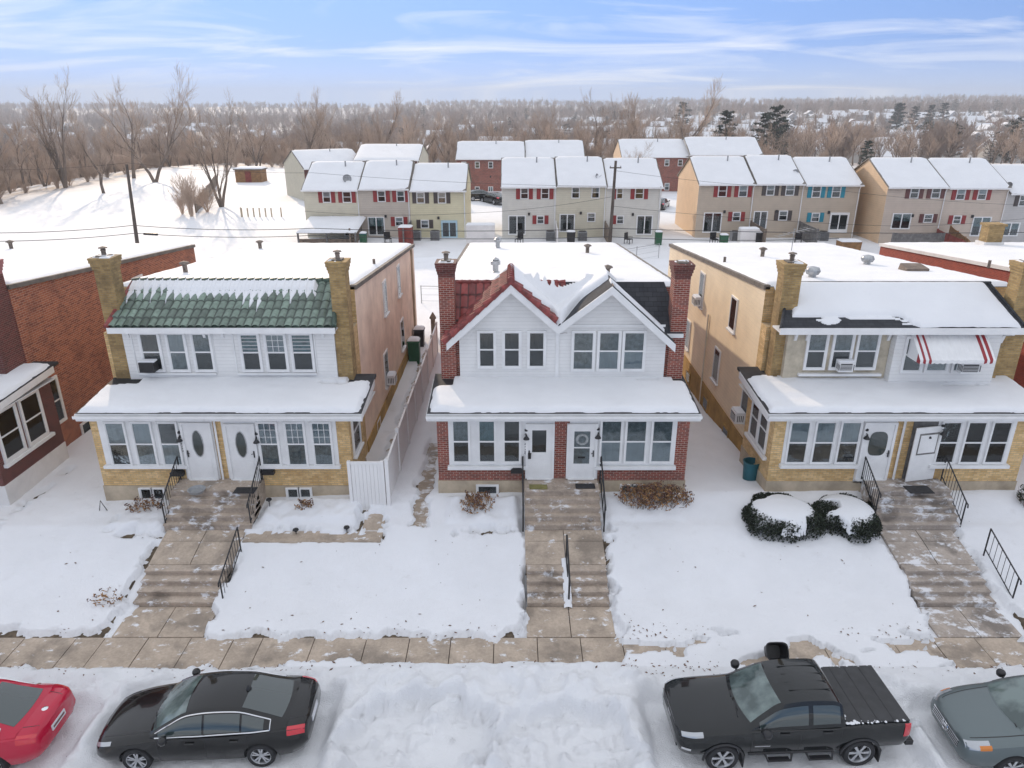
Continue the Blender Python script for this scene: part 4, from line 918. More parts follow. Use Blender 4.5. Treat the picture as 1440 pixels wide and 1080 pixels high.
xs_, ys_ = np.meshgrid(np.linspace(GA[0]-1.2, GA[0]+.02, 60), np.linspace(gy0+1.2, gy1+0.6, 60)); nn = fbm(xs_*2.5, ys_*2.5, 3, 19)
tt = np.where(ys_ > 24.75 + 0.6*np.abs(xs_-GA[0]) + .4*nn, 0.2, -0.06)
gridmesh('snow', xs_, ys_, gz(xs_, ys_)+tt, M['snow_roof'], gr)
for x0, x1 in ((674, 695), (709, 730.5), (744, 765)): wpx(H2, x0, x1, 467, 515, U, up='dark_room', lo=None)
for x0, x1 in ((806, 834), (842, 870), (877, 905)): wpx(H2, x0, x1, 467, 519, U+.01, up='curtain_grey', lo='blind_white' if x0 > 806 else 'curtain_grey')
for grp, (xa, xb), w_ in (((637, 673.5, 708.5), (631, 741), 22.5), ((845, 880, 916.5), (840, 950), 28)):
    p, q = PY(xa, 622, F)[0], PY(xb, 622, F)[0]
    mb = MB(); mb.box(p, q, F-0.035, F-0.001, 2.52, 4.355); mb.build('window_surround', M['white_paint'], H2)
    mb = MB(); mb.box(p-0.05, q+0.05, F-0.16, F-0.002, 2.40, 2.515); mb.build('sill', M['white_paint'], H2)
    for i, x0 in enumerate(grp): wpx(H2, x0, x0+w_, 591, 649, F-0.035, up=('curtain_grey', 'curtain_teal', None)[i] if xa < 700 else 'curtain_grey', lo=None if xa < 700 else 'blind_white', trim=0.05)
for xa, xb in ((738.5, 779), (800, 841)):
    p, q = PY(xa, 640, F)[0], PY(xb, 640, F)[0]; mb = MB(); mb.box(p, q, F-0.03, F-0.001, 1.85, 4.355); mb.build('door_surround', M['white_paint'], H2)
door(H2, PY(759, 640, F)[0], 2.05, 0.80, 1.95, F-0.03, 'half', -1); dd = door(H2, PY(817.5, 640, F)[0], 2.05, 0.86, 1.95, F-0.03, 'storm', 1)
mb = MB(); wx = PY(817.5, 640, F)[0]
for k in range(22):
    a = 2*math.pi*k/22; mb.lathe((wx+0.17*math.cos(a), F-0.068, 3.50+0.17*math.sin(a)), [(0.01, -.045), (0.055, -.01), (0.05, .02), (0.01, .05)], 6)
wr = mb.build('wreath', M['curtain_grey'], None); wr['label'] = 'grey wreath hanging on the upper glass of the white storm door'; wr['category'] = 'wreath'
mb = MB(); mb.box(wx-0.12, wx+0.12, F-0.07, F-0.065, 2.80, 2.86); mb.build('mail_slot', M['black_iron'], dd)
lamp(H2, (PY(740, 615, F)[0], F-0.03, 3.68)); lamp(H2, (PY(840, 612, F)[0], F-0.03, 3.72))
letter_text(H2, '4\n2\n8', (PY(739.5, 628, F)[0], F-0.045, 3.26), 0.19, 'black_iron')
letter_text(H2, '4\n3\n0', (PY(838.5, 624, F)[0], F-0.045, 3.36), 0.16, 'grey_metal')
mb = MB(); mb.box(PY(744.5, 641, F)[0]-.05, PY(744.5, 641, F)[0]+.05, F-0.16, F-0.04, 2.82, 3.0); mb.build('lock_box', M['black_plastic'], H2)
wpx(H2, 672, 699, 683, 694, F-0.03, rail=None, trim=0.06); wpx(H2, 873, 888, 682, 692, F-0.03, rail=None, trim=0.04, up='curtain_teal'); wpx(H2, 889, 903, 682, 692, F-0.03, rail=None, trim=0.04, up='curtain_teal')
for px in ((700, 346, 'tall'), (697, 380, 'tall'), (826, 353, 'cap'), (854, 386, 'cap')):
    v = PP(px[0], px[1]+2, ROOF_A+0.2, ROOF_B, ROOF_Y); vent(H2, v[0], v[1], v[2]-0.04, px[2])
# ================================================================== right twin: dark mansard, yellow siding flank
H3 = thing('twin_house', (13.0, F, 1.4), 'tan brick twin house with yellow siding flank, snow covered mansard and striped awning', 'house')
main_body(H3, 9.05, 17.95, 24.3, 40.8, 0.0, 'siding_yellow', 'brick_tan', 'brick_tan')
mb = MB(); mb.box(9.01, 9.045, 24.35, 40.75, -0.4, 1.75); mb.build('foundation', M['foundation_ochre'], H3)
porch(H3, 8.72, 17.25, F, 24.3, 0.5, 'brick_tan', 'foundation', 1.9, seed=31, ov=(0.42, 0.45), bare_l=1.1, patches=((15.6, 22.85, .8, .06),))
chimney(H3, 9.15, 9.75, 23.6, 24.2, 4.6, 9.0, 'brick_tan_dark'); chimney(H3, 17.15, 17.8, 23.6, 24.2, 4.6, 9.0, 'brick_tan_dark')
mb = MB(); mb.box(9.5, 13.06, U, 24.3, 4.85, 6.95); mb.build('upper_wall', M['stucco_tan'], H3)
mb = MB(); mb.box(13.07, 16.65, U-0.32, 24.3, 4.85, 6.95); mb.build('upper_wall', M['siding_white'], H3)
mb = MB(); mb.box(16.651, 17.0, U, 24.3, 4.85, 6.95); mb.build('upper_wall', M['brick_tan_dark'], H3)
ey0, ey1, ez0, ez1, ex0, ex1 = 22.75, 24.85, 6.95, 7.98, 8.95, 17.15
def z3(y): return ez0 + (y-ey0)*(ez1-ez0)/(ey1-ey0)
mb = MB(); mb.hexa([(ex0, ey0, ez0-.1), (ex1, ey0, ez0-.1), (16.95, ey1, ez0-.1), (9.85, ey1, ez0-.1), (ex0, ey0, ez0), (ex1, ey0, ez0), (16.95, ey1, ez1), (9.85, ey1, ez1)])
r3 = mb.build('mansard_roof', M['shingle_dark'], H3)
mb = MB(); mb.box(ex0-.02, ex1+.02, ey0-.05, ey0-.003, ez0-.2, ez0+.02); mb.box(ex0, ex1, ey0, U+.1, ez0-.16, ez0-.105); mb.build('fascia', M['white_paint'], r3)
mb = MB(); mb.tube([(ex0, ey0, ez0+.02), (9.85, ey1, ez1+.03)], 0.05, 6); mb.tube([(9.8, ey1, ez1+.03), (17, ey1, ez1+.03)], 0.06, 6); mb.tube([(ex1, ey0, ez0+.02), (16.95, ey1, ez1+.03)], 0.05, 6); mb.build('ridge_cap', M['shingle_dark'], r3)
def e3(X, Y, t):
    q = (Y-ey0)/(ey1-ey0); lim = 0.24*sst(13.6, 13.1, X + 0.5*fbm(X*2, Y*2, 3, 6)) + 0.05*fbm(X*1.4, Y, 3, 7) 
    lf = 9.35 + 0.62*q + 0.1*fbm(X*0+1, Y*3, 3, 8); rg = 17.0 - 0.25*q + 0.08*fbm(X*0+2, Y*3, 3, 9)
    t = 0.14*(1-np.exp(-np.maximum(np.minimum(np.minimum(q-lim, (X-lf)*0.5), (rg-X)*0.5), 0)/0.035)) + 0.03*fbm(X*2, Y*2, 3, 3) - 0.008
    wisp = (fbm(X*1.3, Y*5, 3, 12) > 0.13) & (q > 0.08) & (X > 10.2)
    return np.where((q < lim) | (X < lf) | (X > rg) | (q > 0.97), np.where(wisp & (X > lf) & (X < rg), 0.03, -0.06), t)
xs_, ys_ = np.meshgrid(np.linspace(9.3, 17.05, 300), np.linspace(ey0+.02, ey1+.03, 70)); gridmesh('snow', xs_, ys_, z3(ys_)+e3(xs_, ys_, 0), M['snow_roof'], r3)
for x in (9.75, 10.15, 12.95): bracket(H3, x, U, ez0-.165, 0.5)
bracket(H3, 16.75, U-.32+.2, ez0-.165, 0.55)
for x0, x1 in ((1135, 1160), (1171, 1196), (1205, 1232)): wpx(H3, x0, x1, 469, 517, U, up='curtain_grey', lo=None)
p, q = PY(1122, 520, U)[0], PY(1238, 520, U)[0]; mb = MB(); mb.box(p, q, U-.14, U-.001, 5.06, 5.15); mb.build('sill', M['white_paint'], H3)
aircon(H3, (PY(1184, 515, U)[0], U-.02, PY(1184, 519, U)[1]), 0.5, 0.36, 0.3)
for x0, x1 in ((1272, 1297), (1306, 1334), (1344, 1371)): wpx(H3, x0, x1, 475, 521, U-.32, up='dark_room', lo='curtain_grey' if x0 > 1300 else None)
aircon(H3, (PY(1357, 515, U-.32)[0], U-.34, PY(1357, 521, U-.32)[1]), 0.62, 0.38, 0.3)
# awning: corrugated white with red edge stripes
mb = MB(); ax0, ax1, ay, az = PY(1281, 470, U-.32)[0], PY(1385, 470, U-.32)[0], U-.325, 6.72
n = 26
def awp(k, s): u = k/n; return (ax0-0.0 + (ax1-ax0)*u, ay - 0.85*s, az - 0.62*s - 0.10*s*s + 0.035*(k % 2))
for k in range(n):
    mt = 1 if k in (1, 3, n-4, n-2) else 0
    for j in range(4): mb.add([awp(k, j/4), awp(k+1, j/4), awp(k+1, (j+1)/4), awp(k, (j+1)/4)], [(0, 1, 2, 3)], mt)
    p, q = awp(k, 1), awp(k+1, 1); mb.add([p, q, (q[0], q[1], q[2]-.12), (p[0], p[1], p[2]-.12)], [(0, 1, 2, 3)], mt)
for k in (0, n):
    for j in range(4):
        a, b_ = awp(k, j/4), awp(k, (j+1)/4); w0, w1 = (ay, az-.62*0 - .75), 0
        mb.add([a, b_, (b_[0], b_[1], az-.84), (a[0], a[1], az-.84 + .0)], [(0, 1, 2, 3)], 1 if j == 3 else 0)
o = mb.build('awning', [M['white_paint'], M['awning_red']], H3); sol = o.modifiers.new('thickness', 'SOLIDIFY'); sol.thickness = 0.012
for grp, (xa, xb), w_ in (((1108.5, 1144.5, 1179.5), (1102, 1209), 26.5), ((1320, 1355, 1390), (1313, 1422), 25.5)):
    p, q = PY(xa, 622, F)[0], PY(xb, 622, F)[0]
    mb = MB(); mb.box(p, q, F-0.035, F-0.001, 2.58, 4.355); mb.build('window_surround', M['white_paint'], H3)
    mb = MB(); mb.box(p-0.05, q+0.05, F-0.18, F-0.002, 2.46, 2.575); mb.build('sill', M['white_paint'], H3)
    for i, x0 in enumerate(grp): wpx(H3, x0, x0+w_, 593, 650, F-0.035, up='blind_white' if xa < 1200 else 'curtain_grey', lo=None if xa < 1200 else ('curtain_grey', 'curtain_teal', 'curtain_grey')[i], trim=0.045)
for xa, xb in ((1207, 1253), (1276, 1318)):
    p, q = PY(xa, 635, F)[0], PY(xb, 635, F)[0]; mb = MB(); mb.box(p, q, F-0.03, F-0.001, 1.85, 4.355); mb.build('door_surround', M['white_paint' if xa < 1250 else 'wood_grey'], H3)
door(H3, PY(1230, 635, F)[0], 2.0, 0.92, 2.05, F-0.03, 'round', 1)
mb = MB(); ox = PY(1318, 640, F)[0]; dxx, dyy = -1.05, -0.22
for (s0, s1, z0_, z1_, t0, t1, mt) in ((0, 1, 2.02, 4.0, 0.0, 0.045, 0), (0.16, 0.84, 3.0, 3.78, -0.012, 0.0, 1), (0.2, 0.8, 3.06, 3.72, -0.018, -0.0125, 0)):
    P_ = lambda s, t, z: (ox + dxx*s, F-0.06 + dyy*s*1.0 + t - 0.0, z)
    mb.hexa([P_(s0, t0, z0_), P_(s1, t0, z0_), P_(s1, t1, z0_), P_(s0, t1, z0_), P_(s0, t0, z1_), P_(s1, t0, z1_), P_(s1, t1, z1_), P_(s0, t1, z1_)], mt)
o = mb.build('storm_door', [M['white_paint'], M['wood_grey']], H3); o['label'] = 'white storm door standing ajar'
mb = MB(); mb.lathe((ox-0.5, F-0.2, 3.62), [(0.01, -.03), (0.04, -.02), (0.035, .03), (0.01, .05)], 8); mb.build('knocker', M['black_iron'], o)
dsx = PY(1264, 630, F)[0]; downspout(H3, [(dsx+.12, F-.5, 4.46), (dsx, F-.2, 4.3), (dsx, F-.06, 4.15), (dsx, F-.06, 2.0)])
lamp(H3, (PY(1215, 613, F)[0], F-0.05, 3.7)); lamp(H3, (PY(1322, 606, F)[0], F-0.05, 3.85))
for yy in (22.35, 23.25): window(H3, (8.72, yy, 2.75), 0.72, 1.45, '-x', up='curtain_grey', trim=0.06, sill=None)
mb = MB(); mb.box(8.58, 8.71, 21.75, 23.85, 2.55, 2.66); mb.build('sill', M['foundation_white'], H3)
for (y_, z_, w_, h_) in ((28.1, 5.35, 0.7, 1.25), (33.2, 5.0, 0.7, 1.5), (29.6, 2.55, 0.75, 1.35), (35.2, 2.3, 1.15, 1.35)):
    window(H3, (9.05, y_, z_), w_, h_, '-x', sill='white_paint', proud=0.05, up='curtain_grey' if y_ < 30 else None)
aircon(H3, (9.03, 33.2, 5.0), 0.6, 0.4, 0.35, '-x')
window(H3, (9.05, 25.4, 2.4), 0.75, 1.35, '-x', proud=0.05); aircon(H3, (9.03, 25.4, 2.4), 0.62, 0.42, 0.42, '-x')
downspout(H3, [(9.0, 31.5, 5.0), (9.0, 31.5, 0.4)], 'cream_paint', 0.04)
for y_ in (27.2, 30.5, 34.0): window(H3, (9.01, y_, 0.75), 0.7, 0.5, '-x', rail=None, frame_mat='foundation_ochre', proud=0.05)
for px in ((1142, 389, 'turbine'), (1219, 371, 'turbine'), (1019, 367, 'pipe'), (1072, 360, 'cap')):
    v = PP(px[0], px[1], ROOF_A+0.2, ROOF_B, ROOF_Y); vent(H3, v[0], v[1], v[2]-0.04, px[2])
v = PP(1284, 379, ROOF_A+0.2, ROOF_B, ROOF_Y); mb = MB(); mb.hexa([(v[0]-.45, v[1]-.35, v[2]-.2), (v[0]+.45, v[1]-.35, v[2]-.2), (v[0]+.45, v[1]+.35, v[2]-.2), (v[0]-.45, v[1]+.35, v[2]-.2), (v[0]-.45, v[1]-.35, v[2]+.1), (v[0]+.45, v[1]-.35, v[2]+.1), (v[0]+.4, v[1]+.3, v[2]+.2), (v[0]-.4, v[1]+.3, v[2]+.2)])
mb.build('skylight', M['shingle_brown'], H3)
# ================================================================== brick house at the left edge
H4 = thing('brick_house', (-22.5, F, 0.8), 'orange and dark red brick house with flat snowy roof, cut by the left edge', 'house')
main_body(H4, -27.5, -18.0, 24.9, 40.3, 0.3, 'brick_orange', 'brick_orange', 'brick_red', edge='roof_edge')
porch(H4, -27.3, -17.35, F-.1, 24.9, 0.2, 'brick_red_dark', 'foundation_white', 1.75, seed=41, ov=(0.4, 0.28))
window(H4, (-17.35, 22.25, 2.55), 0.95, 1.65, '+x', up='curtain_teal', lo=None, trim=0.10); window(H4, (-17.35, 23.55, 2.55), 0.95, 1.65, '+x', up='curtain_grey', lo=None, trim=0.10)
mb = MB(); mb.box(-17.345, -17.2, 21.6, 24.3, 2.33, 2.445); mb.build('sill', M['white_paint'], H4)
window(H4, (-18.0, 25.75, 2.2), 0.8, 1.7, '+x', trim=0.1)
for (y_, z_) in ((33.6, 4.7), (36.4, 2.4), (33.0, 2.3)): window(H4, (-18.0, y_, z_), 0.8, 1.5, '+x', trim=0.1, sill='white_paint')
window(H4, (-18.0, 27.4, 0.95), 0.7, 0.5, '+x', rail=None)
chimney(H4, -19.35, -18.02, 23.75, 24.88, 4.7, 8.9, 'brick_red_dark', None, 'paint_rose')
mb = MB(); mb.box(-27.2, -19.4, U, 24.88, 4.9, 6.9); mb.build('upper_wall', M['stucco_tan'], H4)
mb = MB(); mb.hexa([(-27.3, 22.7, 6.7), (-18.9, 22.7, 6.7), (-19.4, 24.88, 6.8), (-27.3, 24.88, 6.8), (-27.3, 22.7, 6.85), (-18.9, 22.7, 6.85), (-19.4, 24.88, 7.9), (-27.3, 24.88, 7.9)])
r4 = mb.build('mansard_roof', M['tile_red'], H4); barrel('tile', r4, -27.3, -19.1, 22.65, 24.85, lambda X, Y: 6.85+(Y-22.7)*1.05/2.18, 'tile_red')
mb = MB(); mb.box(-27.3, -18.88, 22.60, 22.64, 6.62, 6.85); mb.build('fascia', M['white_paint'], r4)
v = PP(16, 349, ROOF_A+0.2, ROOF_B, ROOF_Y); vent(H4, v[0], v[1], v[2]-0.04, 'cap')
# ================================================================== crimson house at the right edge
H5 = thing('brick_house', (25.5, F, 1.2), 'bright red brick house with flat snowy roof, cut by the right edge', 'house')
main_body(H5, 21.2, 30.5, 23.6, 41.0, 0.0, 'brick_crimson', 'brick_crimson', 'brick_crimson', edge='foundation_white')
porch(H5, 21.0, 30.3, F, 23.6, 0.4, 'brick_crimson', 'foundation_white', 1.8, seed=51, ov=(0.4, 0.4))
window(H5, (21.2, 24.9, 2.6), 0.9, 1.6, '-x', trim=0.1); window(H5, (21.2, 28.5, 5.0), 0.8, 1.4, '-x', trim=0.1, sill='white_paint'); window(H5, (21.2, 33.5, 5.0), 0.8, 1.4, '-x', trim=0.1, sill='white_paint')
v = PP(1391, 343, ROOF_A+0.2, ROOF_B, ROOF_Y); mb = MB(); mb.box(v[0]-.55, v[0]+.55, v[1]-.4, v[1]+.4, v[2]-.2, v[2]+.15, 1); mb.box(v[0]-.42, v[0]+.42, v[1]-.35, v[1]+.35, v[2]+.15, v[2]+1.0, 0); mb.box(v[0]-.5, v[0]+.5, v[1]-.42, v[1]+.42, v[2]+1.0, v[2]+1.12, 0)
mb.build('chimney', [M['brick_tan_dark'], M['foundation_white']], H5)
v = PP(1391, 372, ROOF_A+0.2, ROOF_B, ROOF_Y); vent(H5, v[0], v[1], v[2]-.04, 'pipe')
# ------------------------------------------------------------------ townhouse rows behind
COLS = {'cream': (0.60, 0.56, 0.44), 'beige': (0.52, 0.46, 0.39), 'butter': (0.66, 0.61, 0.42), 'ivory': (0.64, 0.62, 0.56), 'tan': (0.50, 0.42, 0.33), 'sand': (0.56, 0.47, 0.39), 'grey': (0.50, 0.48, 0.46)}
COLS['peach'] = (0.70, 0.50, 0.32)  # warm sunlight mixed into the siding colour of lit gable ends
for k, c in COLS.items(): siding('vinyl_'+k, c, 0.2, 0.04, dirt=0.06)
plain('door_blue', (0.42, 0.58, 0.66), 0.5, 0.05, 2)
def townhouse(label, x0, x1, Y, zb, ze, zr, col, shut, wins, side='', side_mat=None, depth=9.0, front=None, group='townhouses in rows behind the front houses', roofdx=0.0, simple=False, small=True):
    t = thing('townhouse', ((x0+x1)/2, Y, zb), label, 'townhouse', group)
    ym = Y + depth*0.5; y1 = Y+depth
    mb = MB(); xm = (x0+x1)/2
    vs = []
    for x in (x0, x1): vs += [(x, Y, zb-1.2), (x, y1, zb-1.2), (x, y1, ze), (x, ym, zr), (x, Y, ze)]
    mb.add(vs, [(0, 1, 2, 3, 4)], 1 if 'l' in side else 0); mb.add(vs, [(9, 8, 7, 6, 5)], 1 if 'r' in side else 0)
    mb.add(vs, [(0, 4, 9, 5)], 0); mb.add(vs, [(1, 6, 7, 2)], 0); mb.add(vs, [(4, 3, 8, 9), (3, 2, 7, 8)], 2)
    mb.build('wall', [M['vinyl_'+col] if front is None else M[front], M[side_mat or 'vinyl_'+col], M['tar_dark']], t)
    mb = MB(); e = 0.12; ov = 0.35; sl = (zr-ze)/(ym-Y)
    xa, xb = x0 - (e if 'l' in side else -0.02), x1 + (e if 'r' in side else -0.02)
    for (ya, za, yb, zb_) in ((Y-ov, ze-ov*sl, ym, zr), (y1+ov, ze-ov*sl, ym, zr)):
        mb.hexa([(xa, ya, za), (xb, ya, za), (xb, yb, zb_), (xa, yb, zb_), (xa, ya, za+0.12), (xb, ya, za+0.12), (xb, yb, zb_+0.12), (xa, yb, zb_+0.12)])
    rf = mb.build('roof', M['roof_edge'], t)
    mb = MB(); mb.box(xa, xb, Y-ov-0.08, Y-ov-0.002, ze-ov*sl-0.02, ze-ov*sl+0.12); mb.build('gutter', M['white_paint'], rf)
    xs, ys = np.meshgrid(np.linspace(xa+0.06, xb-0.06, 16), np.linspace(Y-ov-.02, y1+ov, 26))
    base = zr + 0.12 - np.abs(ys-ym)*sl
    ed = np.minimum(np.minimum(xs-xa-.06, xb-.06-xs), np.minimum(ys-(Y-ov), y1+ov-ys))
    gridmesh('snow', xs, ys, base + 0.10*(1-np.exp(-np.maximum(ed, 0)/0.08)) + 0.05*fbm(xs*0.7+x0, ys*0.7, 3, 61) + 0.0, M['snow_roof'], rf)
    mb = MB(); dxx_ = x1-.12; mb.tube([(dxx_, Y-.3, ze-.1), (dxx_, Y-.08, ze-.45), (dxx_, Y-.08, zb-.3)], .05, 4); mb.build('downspout', M['white_paint'], t)
    mb = MB(); mb.box(xm-.1, xm+.1, Y-.12, Y-.002, ze-2.75, ze-2.5); mb.build('wall_lamp', M['black_iron'], t)
    if small:
        mb = MB(); mb.tube([(xm+0.8, ym-1.0, zr-0.6), (xm+0.8, ym-1.0, zr+0.25)], 0.07, 8); mb.build('roof_vent', M['grey_metal'], rf)
    for w in wins:
        kind, a, b_, yt, yb = w[:5]; fm = 'white_paint'
        xa_, xb_ = PY(a, (yt+yb)/2, Y)[0], PY(b_, (yt+yb)/2, Y)[0]; z1, z0 = PY(xm, yt, Y)[1], PY(xm, yb, Y)[1]; cx, ww, hh = (xa_+xb_)/2, xb_-xa_, z1-z0
        if kind == 'w':
            window(t, (cx, Y, z0), ww-0.1, hh, '-y', up='curtain_grey' if int(a) % 3 == 0 else ('blind_white' if int(a) % 3 == 1 else None), lites=None, trim=0.07, proud=0.06)
            if shut:
                for sg in (-1, 1):
                    if len(w) > 5 and w[5] == ('r' if sg < 0 else 'l'): continue
                    sx = cx + sg*(ww/2+0.24); mb = MB(); mb.box(sx-0.19, sx+0.19, Y-0.05, Y-.002, z0-.07, z1+.07)
                    for q in range(7): mb.box(sx-0.14, sx+0.14, Y-0.06, Y-.051, z0+.05+q*(hh-.1)/7, z0+.05+(q+.55)*(hh-.1)/7)
                    mb.build('shutter', M[shut], t)
        else:
            fr = w[5] if len(w) > 5 else 'white_paint'
            d = window(t, (cx, Y, z0), ww-0.1, hh, '-y', rail=None, trim=0.08, frame_mat=fr, proud=0.08, name='patio_door', up='curtain_teal' if kind == 'p' and int(a) % 2 == 0 else None)
            mb = MB(); mb.box(cx-0.05, cx+0.05, Y-0.07, Y-.042, z0, z1)
            if kind == 'f':
                for sg in (-1, 1): mb.box(cx+sg*(ww/2-.05)-.08, cx+sg*(ww/2-.05)+.08, Y-.07, Y-.042, z0, z1); 
                mb.box(cx-ww/2, cx+ww/2, Y-.071, Y-.042, z0, z0+.25); mb.box(cx-ww/2, cx+ww/2, Y-.071, Y-.042, z1-.15, z1)
            mb.build('stile', M[fr], d)
    return t
def row(xpix, yr, Y, yeave, base):
    return [PY(x, yr, Y)[0] for x in xpix]
TY = 70.0
xA = row((428.5, 506, 577, 655), 290, TY, 0, 0); zeA = [PY(470, 266, TY)[1], PY(540, 264.5, TY)[1], PY(615, 267, TY)[1]]
def ridge(yp, Y, d=4.5): return PY(500, yp, Y+d)[1]
townhouse('cream townhouse unit with red shutters above a snowy patio cover, at the row end', xA[0], xA[1], TY, 2, zeA[0], ridge(229, TY), 'cream', 'shutter_red',
          [('w', 454, 465, 270, 284), ('w', 482, 494, 270, 284), ('w', 462, 472, 307, 317), ('p', 484, 501, 306, 331)], 'l', 'vinyl_cream')
townhouse('greyish beige townhouse unit with red shutters and an open patio door', xA[1], xA[2], TY, 2, zeA[1], ridge(227.5, TY), 'beige', 'shutter_red',
          [('w', 531, 542, 269, 283), ('w', 558, 569, 269, 283), ('w', 556, 567, 306, 317), ('p', 518, 541, 306, 330)])
townhouse('pale yellow townhouse unit with charcoal shutters and a light blue patio door', xA[2], xA[3], TY, 2, zeA[2], ridge(231, TY), 'butter', 'shutter_dark',
          [('w', 586, 597, 271, 285), ('w', 616, 627, 271, 285), ('w', 592, 603, 310, 320), ('f', 621, 643, 311, 336, 'door_blue')], 'r')
xB = row((706, 782, 852, 929), 290, TY, 0, 0); zeB = [PY(740, 261.5, TY)[1], PY(815, 260, TY)[1], PY(890, 262, TY)[1]]
townhouse('off-white townhouse unit with red shutters left of the unshuttered ivory one', xB[0], xB[1], TY, 2, zeB[0], ridge(223.5, TY), 'ivory', 'shutter_red',
          [('w', 732, 743, 265, 279), ('w', 761, 772, 265, 279), ('w', 755, 765, 304, 314), ('p', 715, 739, 304, 329)], 'l')
townhouse('ivory townhouse unit without shutters in the middle of its row', xB[1], xB[2], TY, 2, zeB[1], ridge(222, TY), 'cream', None,
          [('w', 804, 815, 264, 278), ('w', 832, 843, 264, 278), ('w', 826, 837, 300, 311), ('p', 787, 808, 302, 325)])
townhouse('off-white townhouse unit with red shutters behind the leaning utility pole', xB[2], xB[3], TY, 2, zeB[2], ridge(224, TY), 'ivory', 'shutter_red',
          [('w', 867, 876, 265, 279, 'l'), ('w', 893, 905, 265, 279), ('w', 867, 877, 304, 314, 'l'), ('p', 895, 917, 304, 329)], 'r')
xC = row((981, 1059, 1128, 1207), 285, TY, 0, 0); zeC = [PY(1020, 258, TY)[1], PY(1090, 257.5, TY)[1], PY(1170, 259, TY)[1]]
townhouse('tan townhouse unit with red shutters and a sunlit peach gable end', xC[0], xC[1], TY, 2, zeC[0], ridge(221.5, TY), 'tan', 'shutter_red',
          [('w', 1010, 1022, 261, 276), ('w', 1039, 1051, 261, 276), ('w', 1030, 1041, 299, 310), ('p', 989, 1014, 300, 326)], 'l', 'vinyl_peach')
townhouse('tan townhouse unit with charcoal shutters between the red and the teal shuttered units', xC[1], xC[2], TY, 2, zeC[1], ridge(220, TY), 'tan', 'shutter_dark',
          [('w', 1078, 1089, 260, 274), ('w', 1105, 1117, 260, 274), ('w', 1095, 1107, 297, 309), ('p', 1059, 1078, 298, 322)])
townhouse('tan townhouse unit with bright teal shutters and white french doors', xC[2], xC[3], TY, 2, zeC[2], ridge(222.5, TY), 'tan', 'shutter_teal',
          [('w', 1142, 1154, 262, 277), ('w', 1170, 1182, 262, 277), ('w', 1141, 1152, 300, 311), ('f', 1166, 1192, 300, 326)], 'r')
TD = 67.0
xD = row((1245, 1328, 1415, 1500), 285, TD, 0, 0); zeD = [PY(1290, 262, TD)[1], PY(1370, 263, TD)[1], PY(1450, 271, TD)[1]]
townhouse('beige townhouse unit with maroon-brown shutters and a sunlit yellow gable end', xD[0], xD[1], TD, 2, zeD[0], ridge(223.5, TD), 'sand', 'shutter_brown',
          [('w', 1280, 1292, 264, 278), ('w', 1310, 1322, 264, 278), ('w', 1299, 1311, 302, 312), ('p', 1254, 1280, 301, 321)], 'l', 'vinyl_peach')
townhouse('beige townhouse unit with dark red shutters, right of the maroon-brown shuttered one', xD[1], xD[2], TD, 2, zeD[1], ridge(224, TD), 'sand', 'shutter_red',
          [('w', 1345, 1357, 266, 280), ('w', 1375, 1387, 266, 280), ('w', 1340, 1351, 304, 314), ('p', 1366, 1391, 306, 331)])
townhouse('lower pale townhouse unit with black shutters cut by the right edge', xD[2], xD[3], TD, 2, zeD[2], ridge(233, TD), 'grey', 'shutter_dark',
          [('w', 1433, 1446, 275, 289), ('w', 1462, 1474, 275, 289), ('p', 1408, 1432, 314, 331)], 'r')
# second street of rows
def far_row(label, pix, yb, Y, yr, ye, col, front=None, side='', sm=None, wins=True, depth=9.5, group='snow roofed rows on the second street'):
    xa, xb = PY(pix[0], yb, Y)[0], PY(pix[1], yb, Y)[0]; ze = PY(700, ye, Y)[1]; zr = PY(700, yr, Y+depth/2)[1]
    ws = []
    if wins:
        n = max(2, int((pix[1]-pix[0])/16))
        for k in range(n):
            c = pix[0] + (pix[1]-pix[0])*(k+0.5)/n
            ws.append(('w', c-3.2, c+3.2, ye+5, ye+13)); ws.append(('w' if k % 2 else 'p', c-3.2, c+3.2, yb-12, yb-3))
    t = townhouse(label, xa, xb, Y, 1.5, ze, zr, col, None, ws, side, sm, depth, front, group); return t
t_ = far_row('long cream row building whose blank gable end faces left, beyond the cream townhouse unit', (432, 520), 284, 98, 212, 237, 'cream', 'brick_red_dark', 'lr', 'vinyl_cream', wins=False, depth=11)
cx_ = PY(432, 284, 98)[0]; hw_ = t_.location.x - cx_; t_.rotation_euler.z = R(30); t_.location = (cx_ + hw_*math.cos(R(30)), 98 + hw_*math.sin(R(30)), t_.location.z)
far_row('taller stretch of the far left row, its roof just right of the blank cream gable', (501, 591), 280, 101, 204, 225, 'cream', 'brick_red_dark', 'r', wins=False, depth=12)
far_row('red brick row building with white door beyond the pale yellow townhouse unit', (643, 737), 275, 112, 199.5, 223, 'grey', 'brick_red', 'lr')
far_row('red brick row building behind the off-white units, half hidden by bare trees', (738, 820), 272, 113, 198, 221, 'grey', 'brick_red', 'r')
far_row('cream gabled row building beyond the gap with the bare tree', (872, 966), 270, 112, 196.5, 220, 'sand', 'brick_red', 'l', 'vinyl_peach')
far_row('long dark eaved row building behind the tan townhouse units', (966, 1066), 268, 111, 193.5, 217, 'grey', 'brick_red', 'lr')
